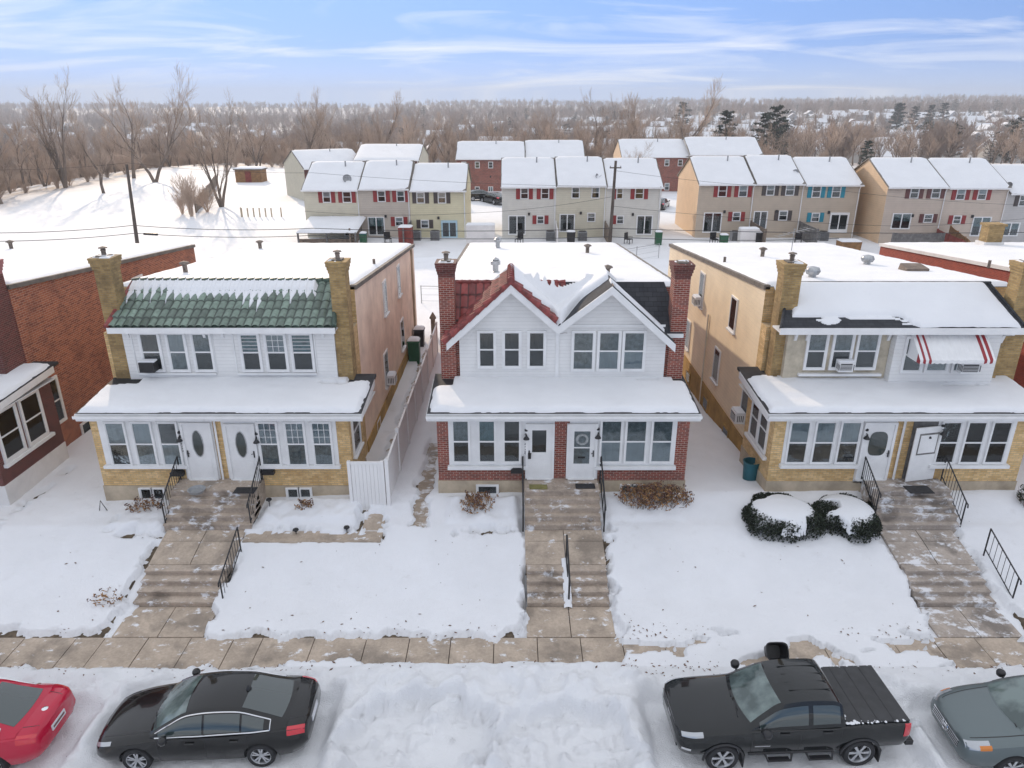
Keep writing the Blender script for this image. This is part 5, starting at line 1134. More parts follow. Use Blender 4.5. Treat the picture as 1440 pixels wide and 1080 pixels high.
# satellite dishes
def dish(px, py, label, Y, rt=0.42, aim=(0.3, -1, 0.5)):
    X, Z = PY(px, py, Y); a = Vector(aim).normalized(); o = Vector((X, Y, Z)); u = a.orthogonal().normalized(); w = a.cross(u)
    mb = MB(); n = 18; rings = [(0.02, 0), (rt*0.5, 0.04), (rt*0.8, 0.11), (rt, 0.18)]; vs = []; fs = []
    for r, h in rings:
        for k in range(n): t = 2*math.pi*k/n; vs.append(o + u*r*math.cos(t) + w*r*math.sin(t) + a*h)
    for i in range(3):
        for k in range(n): fs.append((i*n+k, i*n+(k+1) % n, (i+1)*n+(k+1) % n, (i+1)*n+k))
    fs.append(tuple(range(n)))
    mb.add(vs, fs); d = mb.build('satellite_dish', M['grey_metal'], None, True); tag(d, label, 'satellite dish', 'satellite dishes on the townhouse roofs')
    mb = MB(); mb.tube([o - a*0.02, o - a*0.2 + Vector((0, 0, -.3)), o - a*0.2 + Vector((0, .1, -1.1))], 0.035, 6); mb.tube([o - w*rt*0.8 + a*0.1, o + a*0.6], 0.02, 5); mb.build('mast', M['grey_metal'], d)
dish(488, 252, 'grey satellite dish on the roof of the cream unit with red shutters', TY+1.1)
dish(838, 249, 'dark satellite dish on the roof of the unshuttered ivory unit', TY+1.0, 0.3, (0.9, -.5, .4))
dish(1119, 243, 'small satellite dish on the roof between charcoal and teal shuttered units', TY+1.6, 0.3, (-.6, -.9, .4))
dish(1420, 261, 'small satellite dish at the edge of the right end roof', TD+.6, 0.3, (-.9, -.6, .3))
# ------------------------------------------------------------------ bare trees
def grow(seed, H, levels=5, spread=0.5, stems=1, twig_r=0.018, kids=(3, 5), lean=0.0, low=0.25):
    'returns (wood, twigs): two builders of a leafless tree standing at the origin'
    rg = random.Random(seed); wood = MB(); tw = MB()
    def branch(p, d, L, r, lv):
        n = 4 if lv < 2 else 3; pts = [p]; q = Vector(p); dd = Vector(d); rs = [r]
        for k in range(n):
            up = 0.10 if lv else 0.03
            dd = (dd + Vector((rg.gauss(0, .13), rg.gauss(0, .13), rg.gauss(0, .07) + up))).normalized(); q = q + dd*(L/n); pts.append(Vector(q)); rs.append(max(twig_r*0.6, r*(1-0.72*(k+1)/n)))
        (wood if lv < 3 else tw).tube(pts, rs, 6 if lv == 0 else (5 if lv == 1 else 3), 0, cap=False)
        if lv >= levels-1: return
        m = rg.randint(*kids) + (1 if lv == 0 else 0) + (1 if lv >= 2 else 0)
        for k in range(m):
            t = (low if lv == 0 else 0.25) + (1-(low if lv == 0 else 0.25))*(k+rg.random()*.7)/m; t = min(t, 0.97); i = min(int(t*n), n-1); f = t*n - i
            pp = pts[i].lerp(pts[i+1], f); bd = (pts[i+1]-pts[i]).normalized()
            ax = bd.orthogonal().normalized(); ax.rotate(Matrix.Rotation(rg.random()*6.283, 3, bd)); an = rg.uniform(.7, 1.25)*spread*(1.0 if lv else 0.9)
            nd_ = (bd*math.cos(an) + ax*math.sin(an)).normalized()
            branch(pp, nd_, L*rg.uniform(.45, .7)*(1.05-.35*t if lv == 0 else 1), max(twig_r, rs[i]*(1-f*.3)*rg.uniform(.5, .72)), lv+1)
        branch(pts[-1], dd, L*rg.uniform(.45, .6), max(twig_r, rs[-1]), lv+1)
    for s_ in range(stems):
        a = 6.283*s_/stems + rg.random(); tl = lean if stems == 1 else rg.uniform(.14, .38)
        branch(Vector((0, 0, -.3)), Vector((math.cos(a)*tl, math.sin(a)*tl, 1)).normalized(), H*rg.uniform(.50, .6), H*(0.022 if stems == 1 else 0.017), 0)
    return wood, tw
class Kind: pass
def tree_kind(seed, H, **k):
    w, t = grow(seed, H, **k); K = Kind(); zmax = max([p[2] for p in w.v] + [p[2] for p in t.v]); K.h = zmax
    def me(mb, nm, mt):
        m_ = bpy.data.meshes.new(nm); m_.from_pydata(mb.v, [], mb.f); m_.materials.append(M[mt]); m_.polygons.foreach_set('use_smooth', [True]*len(m_.polygons)); return m_
    K.w = me(w, 'trunk', 'bark'); K.t = me(t, 'crown', 'twig'); return K
KINDS = [tree_kind(11, 18, spread=.50, low=.3), tree_kind(12, 18, stems=3, spread=.42, kids=(2, 4)), tree_kind(13, 18, spread=.62, kids=(3, 4)), tree_kind(14, 18, stems=2, spread=.46, kids=(3, 4)), tree_kind(15, 18, spread=.40, low=.15), tree_kind(16, 18, stems=4, spread=.4, kids=(2, 3))]
for i, K in enumerate(KINDS): print('tree', i, len(K.w.polygons), len(K.t.polygons), round(K.h, 1))
def put_tree(X, Y, h, k, rot, label, group, wide=1.0, name='bare_tree', z=None):
    K = KINDS[k]; s = h/K.h
    t = bpy.data.objects.new(name, K.w); t.location = (X, Y, (land(X, Y) if z is None else z) - 0.1); t.rotation_euler = (0, 0, rot); t.scale = (s*wide, s*wide, s); link(t); tag(t, label, 'tree', group)
    c = bpy.data.objects.new('crown', K.t); link(c, t); return t
def tree_px(xb, yb, yt, k, label, group=None, rot=0.0, wide=1.0, Z=2.0):
    X, Y = PZ(xb, yb, Z); h = PY(xb, yt, Y)[1] - Z; return put_tree(X, Y, h, k, rot, label, group, wide)
tree_px(312, 291, 118, 1, 'multi-stemmed bare tree at the corner of the snowy field by the log fence', rot=.6)
tree_px(92, 262, 84, 5, 'tall wide bare tree with several stems over the left wood', rot=2.1, wide=1.1)
tree_px(218, 255, 78, 3, 'tallest forked bare tree standing above the left wood against the sky', rot=.3)
tree_px(188, 250, 104, 2, 'leaning bare tree left of the tallest forked one', rot=1.3)
tree_px(2, 285, 118, 0, 'bare tree with long limbs cut by the left edge', rot=4.0)
tree_px(146, 272, 150, 4, 'slender bare tree at the edge of the snowy field, above the utility pole wires', rot=5)
tree_px(447, 222, 118, 1, 'tall bare tree with spreading stems left of the blank cream gable roof', rot=3)
tree_px(540, 214, 104, 4, 'tall narrow bare tree rising over the far left row roof', rot=1)
tree_px(500, 215, 130, 2, 'bare tree behind the far left row, left of the tall narrow one', rot=2)
tree_px(582, 216, 132, 0, 'bare tree right of the tall narrow one', rot=2.6)
tree_px(836, 222, 112, 2, 'tall round-topped bare tree rising behind the row with the utility pole', rot=.2, wide=1.1)
tree_px(870, 225, 128, 3, 'bare tree with a forked crown right of the round-topped tree', rot=.9)
tree_px(893, 226, 122, 4, 'pale thin bare tree against the sky above the cream gabled building', rot=2.2)
tree_px(887, 288, 196, 0, 'small dark bare tree in the gap between the off-white and the tan rows', rot=1.7, wide=1.25)
tree_px(700, 262, 196, 2, 'small spreading bare tree before the red brick row', rot=2.9, wide=1.3)
tree_px(770, 226, 148, 0, 'bare tree left of the round-topped tree, behind the red brick row', rot=3.6)
tree_px(950, 222, 150, 3, 'bare tree behind the cream gabled building, left of the dark pine', rot=4.4)
tree_px(1168, 235, 165, 5, 'reddish bare tree behind the teal shuttered unit', rot=0.5, wide=1.2)
tree_px(1265, 232, 172, 1, 'bushy bare tree behind the yellow gable end on the right', rot=1.5, wide=1.3)
tree_px(640, 214, 140, 4, 'slim bare tree behind the left end of the red brick row', rot=.8)
# more trees of the near wood, each its own
rg = random.Random(77); n_ = 0
while n_ < 70:
    X, Y = rg.uniform(-150, 75), rg.uniform(100, 235)
    if X > -72 - 0.1*(Y-110) - (0 if Y < 150 else -1e9*(Y > 150)) and Y < 150: continue
    if Y > 140 and X > 80: continue
    if -75 < X and Y < 152: continue
    put_tree(X, Y, rg.uniform(7, 13) if n_ % 5 else rg.uniform(14, 19), rg.randrange(6), rg.uniform(0, 6.28), 'leafless grey-brown tree among many in the wood behind the houses', 'bare trees of the near wood', rg.uniform(.85, 1.15)); n_ += 1
# the rest of the wood, too many to count: geometry nodes scatter of the same trees
def scatter(name, pts, kinds, label_kind='stuff'):
    'pts: x, y, z, scale, rotation, kind index; one mesh of points whose modifier sets a tree on each'
    me = bpy.data.meshes.new(name); me.from_pydata([p[:3] for p in pts], [], [])
    for nm, k in (('size', 3), ('turn', 4)):
        a = me.attributes.new(nm, 'FLOAT', 'POINT'); a.data.foreach_set('value', [p[k] for p in pts])
    a = me.attributes.new('pick', 'INT', 'POINT'); a.data.foreach_set('value', [p[5] for p in pts])
    o = link(bpy.data.objects.new(name, me)); o['kind'] = 'stuff'
    ng = bpy.data.node_groups.new(name, 'GeometryNodeTree'); ng.interface.new_socket('Geometry', in_out='INPUT', socket_type='NodeSocketGeometry'); ng.interface.new_socket('Geometry', in_out='OUTPUT', socket_type='NodeSocketGeometry')
    gi = ng.nodes.new('NodeGroupInput'); go_ = ng.nodes.new('NodeGroupOutput'); jn = ng.nodes.new('GeometryNodeJoinGeometry')
    def attr(n, t='FLOAT'):
        a = ng.nodes.new('GeometryNodeInputNamedAttribute'); a.data_type = t; a.inputs[0].default_value = n; return a.outputs[0]
    rot = ng.nodes.new('ShaderNodeCombineXYZ'); ng.links.new(attr('turn'), rot.inputs[2]); pk = attr('pick', 'INT'); sz = attr('size')
    for i, me_ in enumerate(kinds):
        tmpl = bpy.data.objects.new(name + '_pattern', me_)
        oi = ng.nodes.new('GeometryNodeObjectInfo'); oi.inputs['Object'].default_value = tmpl; oi.inputs['As Instance'].default_value = True
        ip = ng.nodes.new('GeometryNodeInstanceOnPoints'); cmp = ng.nodes.new('FunctionNodeCompare'); cmp.data_type = 'INT'; cmp.operation = 'EQUAL'; cmp.inputs[3].default_value = i
        ng.links.new(pk, cmp.inputs[2]); ng.links.new(gi.outputs[0], ip.inputs['Points']); ng.links.new(cmp.outputs[0], ip.inputs['Selection']); ng.links.new(oi.outputs['Geometry'], ip.inputs['Instance'])
        ng.links.new(rot.outputs[0], ip.inputs['Rotation']); ng.links.new(sz, ip.inputs['Scale']); ng.links.new(ip.outputs[0], jn.inputs[0])
    ng.links.new(jn.outputs[0], go_.inputs[0]); md = o.modifiers.new('scatter', 'NODES'); md.node_group = ng; return o
def joined(w, t, nm, m1='bark', m2='twig'):
    m_ = bpy.data.meshes.new(nm); m_.from_pydata(w.v+t.v, [], w.f + [tuple(i+len(w.v) for i in f) for f in t.f]); m_.materials.append(M[m1]); m_.materials.append(M[m2])
    m_.polygons.foreach_set('material_index', [0]*len(w.f)+[1]*len(t.f)); return m_
WK = [joined(*grow(s, 14, spread=sp, stems=st, twig_r=.026, kids=kd), 'wood_tree') for s, sp, st, kd in ((31, .5, 1, (3, 4)), (32, .45, 3, (2, 4)), (33, .6, 2, (3, 4)), (34, .42, 1, (3, 5)))]
BK = [joined(*grow(s, 4.5, spread=.5, stems=9, twig_r=.014, kids=(3, 4), levels=4, low=.12), 'brush', 'twig') for s in (41, 42)]
pts = []; rg = random.Random(5)
def wood_pt(x, y, lo, hi, kinds): pts.append((x, y, land(x, y)-.2, rg.uniform(lo, hi), rg.uniform(0, 6.28), rg.choice(kinds)))
n_ = 0
while n_ < 620:
    X, Y = rg.uniform(-190, 130), rg.uniform(75, 290)
    if Y < 158 and X > -71 - 0.1*(Y-110): continue
    if X > 45 and rg.random() < .45: continue
    wood_pt(X, Y, .32, .78, (0, 1, 2, 3)); n_ += 1
n_ = 0
while n_ < 620:                                     # thicket along the edge of the field and under the wood
    X, Y = rg.uniform(-150, 70), rg.uniform(82, 230)
    e = -70 - 0.1*(Y-110)
    if Y < 160 and X > e: continue
    if Y < 160 and X < e-30 and rg.random() < .6: continue
    wood_pt(X, Y, .35, 1.15, (4, 5)); n_ += 1
scatter('woodland', pts, WK+BK)
# far woods on the hills
FK = [joined(*grow(s, 11, spread=sp, stems=st, twig_r=.07, kids=(3, 4), levels=4), 'far_tree', 'twig_far', 'twig_far') for s, sp, st in ((51, .6, 2), (52, .55, 3), (53, .7, 1))]
def conifer(seed, H, n=520):
    'an irregular pine: boughs in flat clumps with gaps between'
    rg = random.Random(seed); mb = MB(); mb.tube([(0, 0, -.3), (H*.02, 0, H*.5), (0, 0, H*.95)], [H*.022, H*.016, H*.004], 6, 0, cap=False); t = MB(); nb = 34
    for b_ in range(nb):
        f = (b_+rg.random())/nb; z = H*(.14+.84*f); Lb = H*(.10+.20*(1-f)**.6)*rg.uniform(.45, 1.15); a = b_*2.4+rg.random(); dr = Vector((math.cos(a), math.sin(a), rg.uniform(-.1, .3)))
        mb.tube([(0, 0, z), Vector((0, 0, z))+dr*Lb], [H*.006, H*.002], 3, 0, cap=False)
        for k in range(n//nb):
            c = Vector((0, 0, z)) + dr*Lb*rg.uniform(.25, 1.05) + Vector((rg.gauss(0, .022*H), rg.gauss(0, .022*H), rg.gauss(0, .012*H)))
            n1 = Vector((rg.gauss(0, .7), rg.gauss(0, .7), 1)).normalized(); u = n1.orthogonal().normalized(); u.rotate(Matrix.Rotation(rg.random()*6.28, 3, n1)); w = n1.cross(u); s_ = H*rg.uniform(.012, .03)
            t.add([c-u*s_, c-w*s_*.5, c+u*s_, c+w*s_*.5], [(0, 1, 2, 3)])
    return mb, t
CW, CT = conifer(3, 12, 2600); cj = joined(CW, CT, 'conifer', 'bark', 'conifer')
FK.append(joined(*conifer(4, 11, 700), 'far_conifer', 'bark', 'conifer'))
pts = []; rg = random.Random(9); n_ = 0
HOUSES = []
while len(HOUSES) < 210:
    u = rg.random(); Y = 250 + 700*u**1.2; X = Y*rg.uniform(-.72, .74)
    if X < 60 and rg.random() < .85: continue
    if any((X-a)**2 + (Y-b)**2 < 19**2 for a, b in HOUSES): continue
    HOUSES.append((X, Y))
while n_ < 7500:
    Y = 235 + 2200*rg.random()**1.9; X = Y*rg.uniform(-.82, .82)
    if Y < 300 and -150 < X < 70: continue
    if any(abs(X-a) < 9 and (-45 if a > 40 else -20) < Y-b < 8 for a, b in HOUSES): continue
    con = rg.random() < (.10 if X > 0 else .04)
    f = fbm(np.array([X/90]), np.array([Y/90]), 3, 71)[0]
    if f < -.16 and Y < 900 and X > 0: continue
    pts.append((X, Y, land(X, Y)-.3, rg.uniform(.85, 1.4)*(1.4 if Y > 900 else 1.0), rg.uniform(0, 6.28), 3 if con else rg.randrange(3))); n_ += 1
scatter('far_woodland', pts, FK)
# far houses on the hillside
plain('far_wall_pale', (0.55, 0.53, 0.5), .8, .1, .5); plain('far_wall_brick', (0.24, .13, .1), .8, .1, .5); plain('far_wall_grey', (.33, .34, .36), .8, .1, .5)
def far_house(w, d, h, rh, mt):
    mb = MB(); a, b_ = w/2, d/2
    vs = [(-a, -b_, -1), (a, -b_, -1), (a, b_, -1), (-a, b_, -1), (-a, -b_, h), (a, -b_, h), (a, b_, h), (-a, b_, h), (-a, 0, h+rh), (a, 0, h+rh)]
    mb.add(vs, [(0, 1, 5, 4), (2, 3, 7, 6), (1, 2, 6, 9, 5), (3, 0, 4, 8, 7)], 0)
    for k in range(3):
        x = -a + w*(k+.5)/3
        for z in (1.0, h-1.7): mb.box(x-.5, x+.5, -b_-.05, -b_-.004, z, z+1.2, 1)
    m1 = bpy.data.meshes.new('house'); m1.from_pydata(mb.v, [], mb.f); [m1.materials.append(M[q]) for q in (mt, 'dark_room')]; m1.polygons.foreach_set('material_index', mb.m)
    mb = MB(); o = .5; s_ = rh/b_
    for sg in (-1, 1): mb.hexa([(-a-o, sg*(b_+o), h-o*s_), (a+o, sg*(b_+o), h-o*s_), (a+o, 0, h+rh), (-a-o, 0, h+rh), (-a-o, sg*(b_+o), h-o*s_+.35), (a+o, sg*(b_+o), h-o*s_+.35), (a+o, 0, h+rh+.35), (-a-o, 0, h+rh+.35)])
    m2 = bpy.data.meshes.new('roof'); m2.from_pydata(mb.v, [], mb.f); m2.materials.append(M['snow_roof']); return m1, m2
FH = [far_house(13, 10, 5.5, 3.4, 'far_wall_pale'), far_house(15, 10, 4, 3.2, 'far_wall_brick'), far_house(11, 10, 6, 3.6, 'far_wall_grey'), far_house(18, 11, 5.6, 3.4, 'far_wall_pale')]
for X, Y in HOUSES:
    m1, m2 = rg.choice(FH); h_ = bpy.data.objects.new('far_house', m1); h_.location = (X, Y, land(X, Y)); h_.rotation_euler = (0, 0, rg.uniform(-.5, .5) + (math.pi/2 if rg.random() < .25 else 0)); link(h_)
    tag(h_, 'small snow-roofed house among bare trees on the far hillside', 'house', 'snow-roofed houses on the far hillside'); r_ = bpy.data.objects.new('roof', m2); link(r_, h_)
def pine_px(xb, yb, yt, label, rot=0, Z=2.0, group='dark conifers beyond the rows'):
    X, Y = PZ(xb, yb, Z); Z = land(X, Y); h = PY(xb, yt, Y)[1] - Z; s = h/12
    t = bpy.data.objects.new('conifer', TRW); t.location = (X, Y, Z-.1); t.rotation_euler = (0, 0, rot); t.scale = (s*1.05, s*1.05, s); link(t); tag(t, label, 'conifer', group); c = bpy.data.objects.new('crown', TRC); link(c, t)
def mk(mb, nm, mt):
    m_ = bpy.data.meshes.new(nm); m_.from_pydata(mb.v, [], mb.f); m_.materials.append(M[mt]); return m_
TRW, TRC = mk(CW, 'trunk', 'bark'), mk(CT, 'crown', 'conifer')
pine_px(1016, 214, 153, 'broad dark pine above the long dark eaved row building', 0)
pine_px(1086, 216, 146, 'tall dark conifer between the pine and the reddish bare tree', 1)
pine_px(1072, 214, 156, 'smaller dark conifer beside the tall one', 2)
pine_px(1216, 240, 196, 'dark evergreen in the gap left of the yellow gable end', 3)
for i, (x, yt) in enumerate(((1230, 143), (1262, 147), (1345, 146), (1402, 143), (1425, 146), (960, 142), (1320, 148))):
    X, Y = (x-720)/1000*560*.96, 540.0 + (i % 4)*35; h = PY(x, yt, Y)[1] - land(X, Y); s = h/12
    t = bpy.data.objects.new('conifer', TRW); t.location = (X, Y, land(X, Y)-.2); t.rotation_euler = (0, 0, i); t.scale = (s, s, s); link(t); tag(t, 'tall dark conifer standing on the far skyline', 'conifer', 'conifers on the far skyline'); c = bpy.data.objects.new('crown', TRC); link(c, t)
# ------------------------------------------------------------------ cars
def crom(xs, vals, q):
    'smooth interpolation of rows of values along falling or rising xs'
    xs = np.array(xs, float); vals = np.array(vals, float)
    if xs[0] > xs[-1]: xs = xs[::-1]; vals = vals[::-1]
    m = np.zeros_like(vals); d = (vals[1:]-vals[:-1])/(xs[1:]-xs[:-1])[:, None]
    m[1:-1] = np.where(d[1:]*d[:-1] > 0, 2*d[1:]*d[:-1]/(d[1:]+d[:-1]+1e-12), 0); m[0] = d[0]; m[-1] = d[-1]
    i = np.clip(np.searchsorted(xs, q)-1, 0, len(xs)-2); h = (xs[i+1]-xs[i]); t = np.clip((q-xs[i])/h, 0, 1)[:, None]; h = h[:, None]
    return (2*t**3-3*t**2+1)*vals[i] + (t**3-2*t**2+t)*h*m[i] + (-2*t**3+3*t**2)*vals[i+1] + (t**3-t**2)*h*m[i+1]
class Car:
    def __init__(s, name, loc, rot, label, paint, rows, path, belt, L, wheels, wr, cat='car'):
        s.root = thing(name, loc, label, cat); s.root.rotation_euler = (0, 0, rot); s.p = M[paint]; s.rows = rows; s.path = path; s.belt = belt; s.wheels = wheels; s.wr = wr
        xs = [r[0] for r in rows]; s.xs = xs
    def obj(s, name, mb, mats, parent=None, smooth=True, angle=35):
        o = mb.build(name, mats, None, smooth, angle); o.parent = parent or s.root; return o
    def sect(s, x):
        zl, wl, zm, wm, zs, ws, zt, wc = crom(s.xs, [r[1:] for r in s.rows], np.array([x]))[0]
        cr = 0.035
        return [(0, zl), (wl*.9, zl), (wl, zl+.05), (wl*.25+wm*.75, zl*.35+zm*.65), (wm, zm), (wm*.6+ws*.4, zm*.45+zs*.55), (ws, zs), (ws*.55+wc*.45, zs*.35+zt*.65), (wc, zt), (wc*.66, zt+cr*.6), (wc*.33, zt+cr*.9), (0, zt+cr)]
    def body(s, n=56):
        a, b_ = max(s.xs), min(s.xs); qs = [a + (b_-a)*(0.5-0.5*math.cos(math.pi*k/(n-1)))*0.35 + (b_-a)*k/(n-1)*0.65 for k in range(n)]
        mb = MB(); ring = []
        for x in qs:
            h = s.sect(x); pr = [(x, y, z) for y, z in h] + [(x, -y, z) for y, z in h[-2:0:-1]]; ring.append(pr)
        m_ = len(ring[0]); vs = [p for r in ring for p in r]; fs = []
        for i in range(n-1):
            for k in range(m_): fs.append((i*m_+k, i*m_+(k+1) % m_, (i+1)*m_+(k+1) % m_, (i+1)*m_+k))
        fs += [tuple(range(m_)), tuple(range((n-1)*m_, n*m_))[::-1]]
        mb.add(vs, fs); o = s.obj('body', mb, s.p, None, True, 38)
        cut = MB()
        for x in s.wheels:
            for sg in (-1, 1):
                cut.lathe((x, sg*.95, s.wr-.02), [(s.wr+.065, -.33), (s.wr+.065, .33)], 28, 0, 'y')
        c = cut.build('cut', M['black_plastic']); md = o.modifiers.new('cut', 'BOOLEAN'); md.operation = 'DIFFERENCE'; md.object = c; md.solver = 'EXACT'
        bpy.context.view_layer.update(); c.matrix_world = s.root.matrix_world; bpy.context.view_layer.update()
        me = bpy.data.meshes.new_from_object(o.evaluated_get(bpy.context.evaluated_depsgraph_get())); o.modifiers.clear(); o.data = me; bpy.data.objects.remove(c)
        o.data.materials.clear(); o.data.materials.append(s.p); o.data.materials.append(M['black_plastic'])
        for p in o.data.polygons: p.material_index = 1 if (p.material_index == 1) else 0
        s.bd = o
        # greenhouse: strip over the roof and two flanks down to the belt
        V = np.linspace(0, 1, 41); pv = np.linspace(0, 1, len(s.path)); P = crom(pv, s.path, V); s.P = P; s.V = V
        mb = MB(); U_ = np.linspace(-1, 1, 13); vs = []; fs = []
        for i in range(41):
            for u in U_: vs.append(s.top(V[i], u))
        for i in range(40):
            for k in range(12): fs.append((i*13+k, i*13+k+1, (i+1)*13+k+1, (i+1)*13+k))
        mb.add(vs, fs)
        for sg in (-1, 1):
            vs = [s.side(v, t, sg) for v in V for t in np.linspace(0, 1, 7)]; fs = [(i*7+k, i*7+k+1, (i+1)*7+k+1, (i+1)*7+k) for i in range(40) for k in range(6)]
            mb.add(vs, fs)
        s.cabin = s.obj('cabin', mb, s.p, None, True, 50)
    def top(s, v, u, off=0.0):
        x, z, hw = [np.interp(v, s.V, s.P[:, k]) for k in range(3)]
        b_ = s.bulge[0]*max(0, 1-v/.45)**.7 - s.bulge[1]*max(0, (v-.6)/.4)**.7
        cr = 0.045*math.sin(math.pi*min(1, max(0, v)))**.7
        return (x + b_*(1-u*u) + off*(0.75 if v < .4 else (-.5 if v > .68 else 0)), u*hw*(1+off*.0), z + cr*(1-u*u) + off*(.8))
    def side(s, v, t, sg, off=0.0):
        'flank between belt (t=0) and roof rail (t=1)'
        x, z, hw = [np.interp(v, s.V, s.P[:, k]) for k in range(3)]
        zb = np.interp(x, s.belt[0], s.belt[1]); wb = np.interp(x, s.belt[0], s.belt[2]); zb = min(zb, z)
        y = wb + (hw-wb)*t + .035*math.sin(math.pi*t)*min(1, (z-zb)/.2) + off; return (x, sg*y, zb + (z-zb)*t + off*.3)
    def top_patch(s, v0, v1, u0, u1, off=.006, n=10):
        vs = [s.top(v0+(v1-v0)*i/n, u0+(u1-u0)*k/n, off) for i in range(n+1) for k in range(n+1)]
        mb = MB(); mb.add(vs, [(i*(n+1)+k, i*(n+1)+k+1, (i+1)*(n+1)+k+1, (i+1)*(n+1)+k) for i in range(n) for k in range(n)]); return mb
    def side_patch(s, v0, v1, t0, t1, sg, off=.007, n=12):
        vs = [s.side(v0+(v1-v0)*i/n, t0+(t1-t0)*k/6, sg, off) for i in range(n+1) for k in range(7)]
        mb = MB(); mb.add(vs, [(i*7+k, i*7+k+1, (i+1)*7+k+1, (i+1)*7+k) for i in range(n) for k in range(6)]); return mb
    def bp(s, x, q, sg=1, off=.006):
        'point on the body skin: q runs along the section from sill to bonnet middle (0..11)'
        h = s.sect(x); i = min(int(q), 10); f = q-i; y = h[i][0]*(1-f)+h[i+1][0]*f; z = h[i][1]*(1-f)+h[i+1][1]*f
        t = Vector((0, h[i+1][0]-h[i][0], h[i+1][1]-h[i][1])); nrm = Vector((0, t[2], -t[1])).normalized()
        return (x, sg*(y+nrm[1]*off), z+nrm[2]*off)
    def body_patch(s, x0, x1, q0, q1, sg=1, off=.006, nx=8, nq=6, mb=None):
        mb = mb or MB(); vs = [s.bp(x0+(x1-x0)*i/nx, q0+(q1-q0)*k/nq, sg, off) for i in range(nx+1) for k in range(nq+1)]
        mb.add(vs, [(i*(nq+1)+k, i*(nq+1)+k+1, (i+1)*(nq+1)+k+1, (i+1)*(nq+1)+k) for i in range(nx) for k in range(nq)]); return mb
    def wheel(s, spokes=10, w=.22, y=.83, twin=False):
        for x in s.wheels:
            for sg in (-1, 1):
                R_ = s.wr; mb = MB(); o = (x, sg*y, R_)
                pr = [(R_*.70, -w/2), (R_*.93, -w/2), (R_, -w/2+.04), (R_, w/2-.04), (R_*.93, w/2), (R_*.70, w/2), (R_*.68, 0)]
                mb.lathe(o, pr+[pr[0]], 32, 0, 'y', False); wo_ = s.obj('wheel', mb, M['rubber'], None, True, 40)
                mb = MB(); yo = sg*w*.36
                mb.lathe(o, [(R_*.62, yo-sg*.12), (R_*.70, yo-sg*.02), (R_*.715, yo+sg*.025), (R_*.66, yo+sg*.02), (R_*.62, yo-sg*.03)], 32, 0, 'y', False)
                mb.lathe(o, [(.001, yo-sg*.005), (R_*.14, yo-sg*.005), (R_*.17, yo-sg*.03), (R_*.17, yo-sg*.08)], 16, 0, 'y')
                for k in range(spokes):
                    a = 2*math.pi*k/spokes + (.12*(-1)**k if twin else 0); c, d = math.cos(a), math.sin(a); t = Vector((-d, 0, c)); r_ = Vector((c, 0, d))
                    b_ = Vector(o) + Vector((0, yo-sg*.02, 0)); w0, w1 = R_*.06, R_*.11 if not twin else R_*.065
                    p = [b_ + r_*R_*.12 - t*w0, b_ + r_*R_*.12 + t*w0, b_ + r_*R_*.68 + t*w1, b_ + r_*R_*.68 - t*w1]; dv = Vector((0, sg*.025, 0))
                    mb.hexa([q-dv for q in p]+[q+dv*.6 for q in p])
                mb.lathe(o, [(R_*.66, yo-sg*.10), (.01, yo-sg*.10)], 24, 1, 'y', False)
                s.obj('rim', mb, [M['alloy'], M['black_plastic']], wo_, True, 35)
    def seams(s, xs_, q0=2.2, q1=6.0):
        for x in xs_:
            mb = MB()
            for sg in (-1, 1): s.body_patch(x-.006, x+.006, q0, q1, sg, .002, 1, 10, mb)
            s.obj('door_seam', mb, M['black_plastic'])
    def mirror(s, x, y, z, mat_, sz=1.0):
        for sg in (-1, 1):
            mb = MB(); a = Vector((x, sg*y, z)); mb.tube([a, a + Vector((-.01, sg*.1, .03))], .025, 6)
            c = a + Vector((-.02, sg*.18, .06)); mb.lathe(c, [(.01, -.09*sz), (.09*sz, -.06*sz), (.105*sz, .02*sz), (.085*sz, .065*sz), (.01, .08*sz)], 12, 0, 'z'); o = s.obj('mirror', mb, mat_, None, True, 60)
            o.data.materials.append(M['chrome'])
SED = [(2.46, .34, .50, .44, .60, .56, .56, .62, .42), (2.38, .24, .70, .43, .79, .60, .73, .68, .55), (2.1, .20, .82, .45, .89, .69, .84, .77, .64), (1.6, .20, .86, .50, .925, .79, .89, .87, .70), (1.0, .20, .87, .52, .925, .87, .90, .95, .72),
       (.3, .20, .87, .52, .925, .91, .90, .95, .74), (-.9, .20, .87, .52, .925, .95, .90, .98, .74), (-1.5, .22, .87, .54, .925, .98, .885, 1.02, .72), (-2.0, .26, .84, .58, .90, 1.0, .84, 1.05, .66), (-2.34, .34, .74, .62, .83, .97, .76, 1.035, .58), (-2.45, .44, .58, .62, .72, .86, .66, .94, .48)]
SPATH = [(1.08, .95, .80), (.70, 1.17, .73), (.22, 1.38, .63), (-.30, 1.43, .61), (-.85, 1.41, .60), (-1.40, 1.25, .62), (-2.0, 1.06, .68)]
SBELT = ([-2.0, -1.2, 0, 1.08], [1.03, .985, .945, .92], [.80, .865, .88, .84])
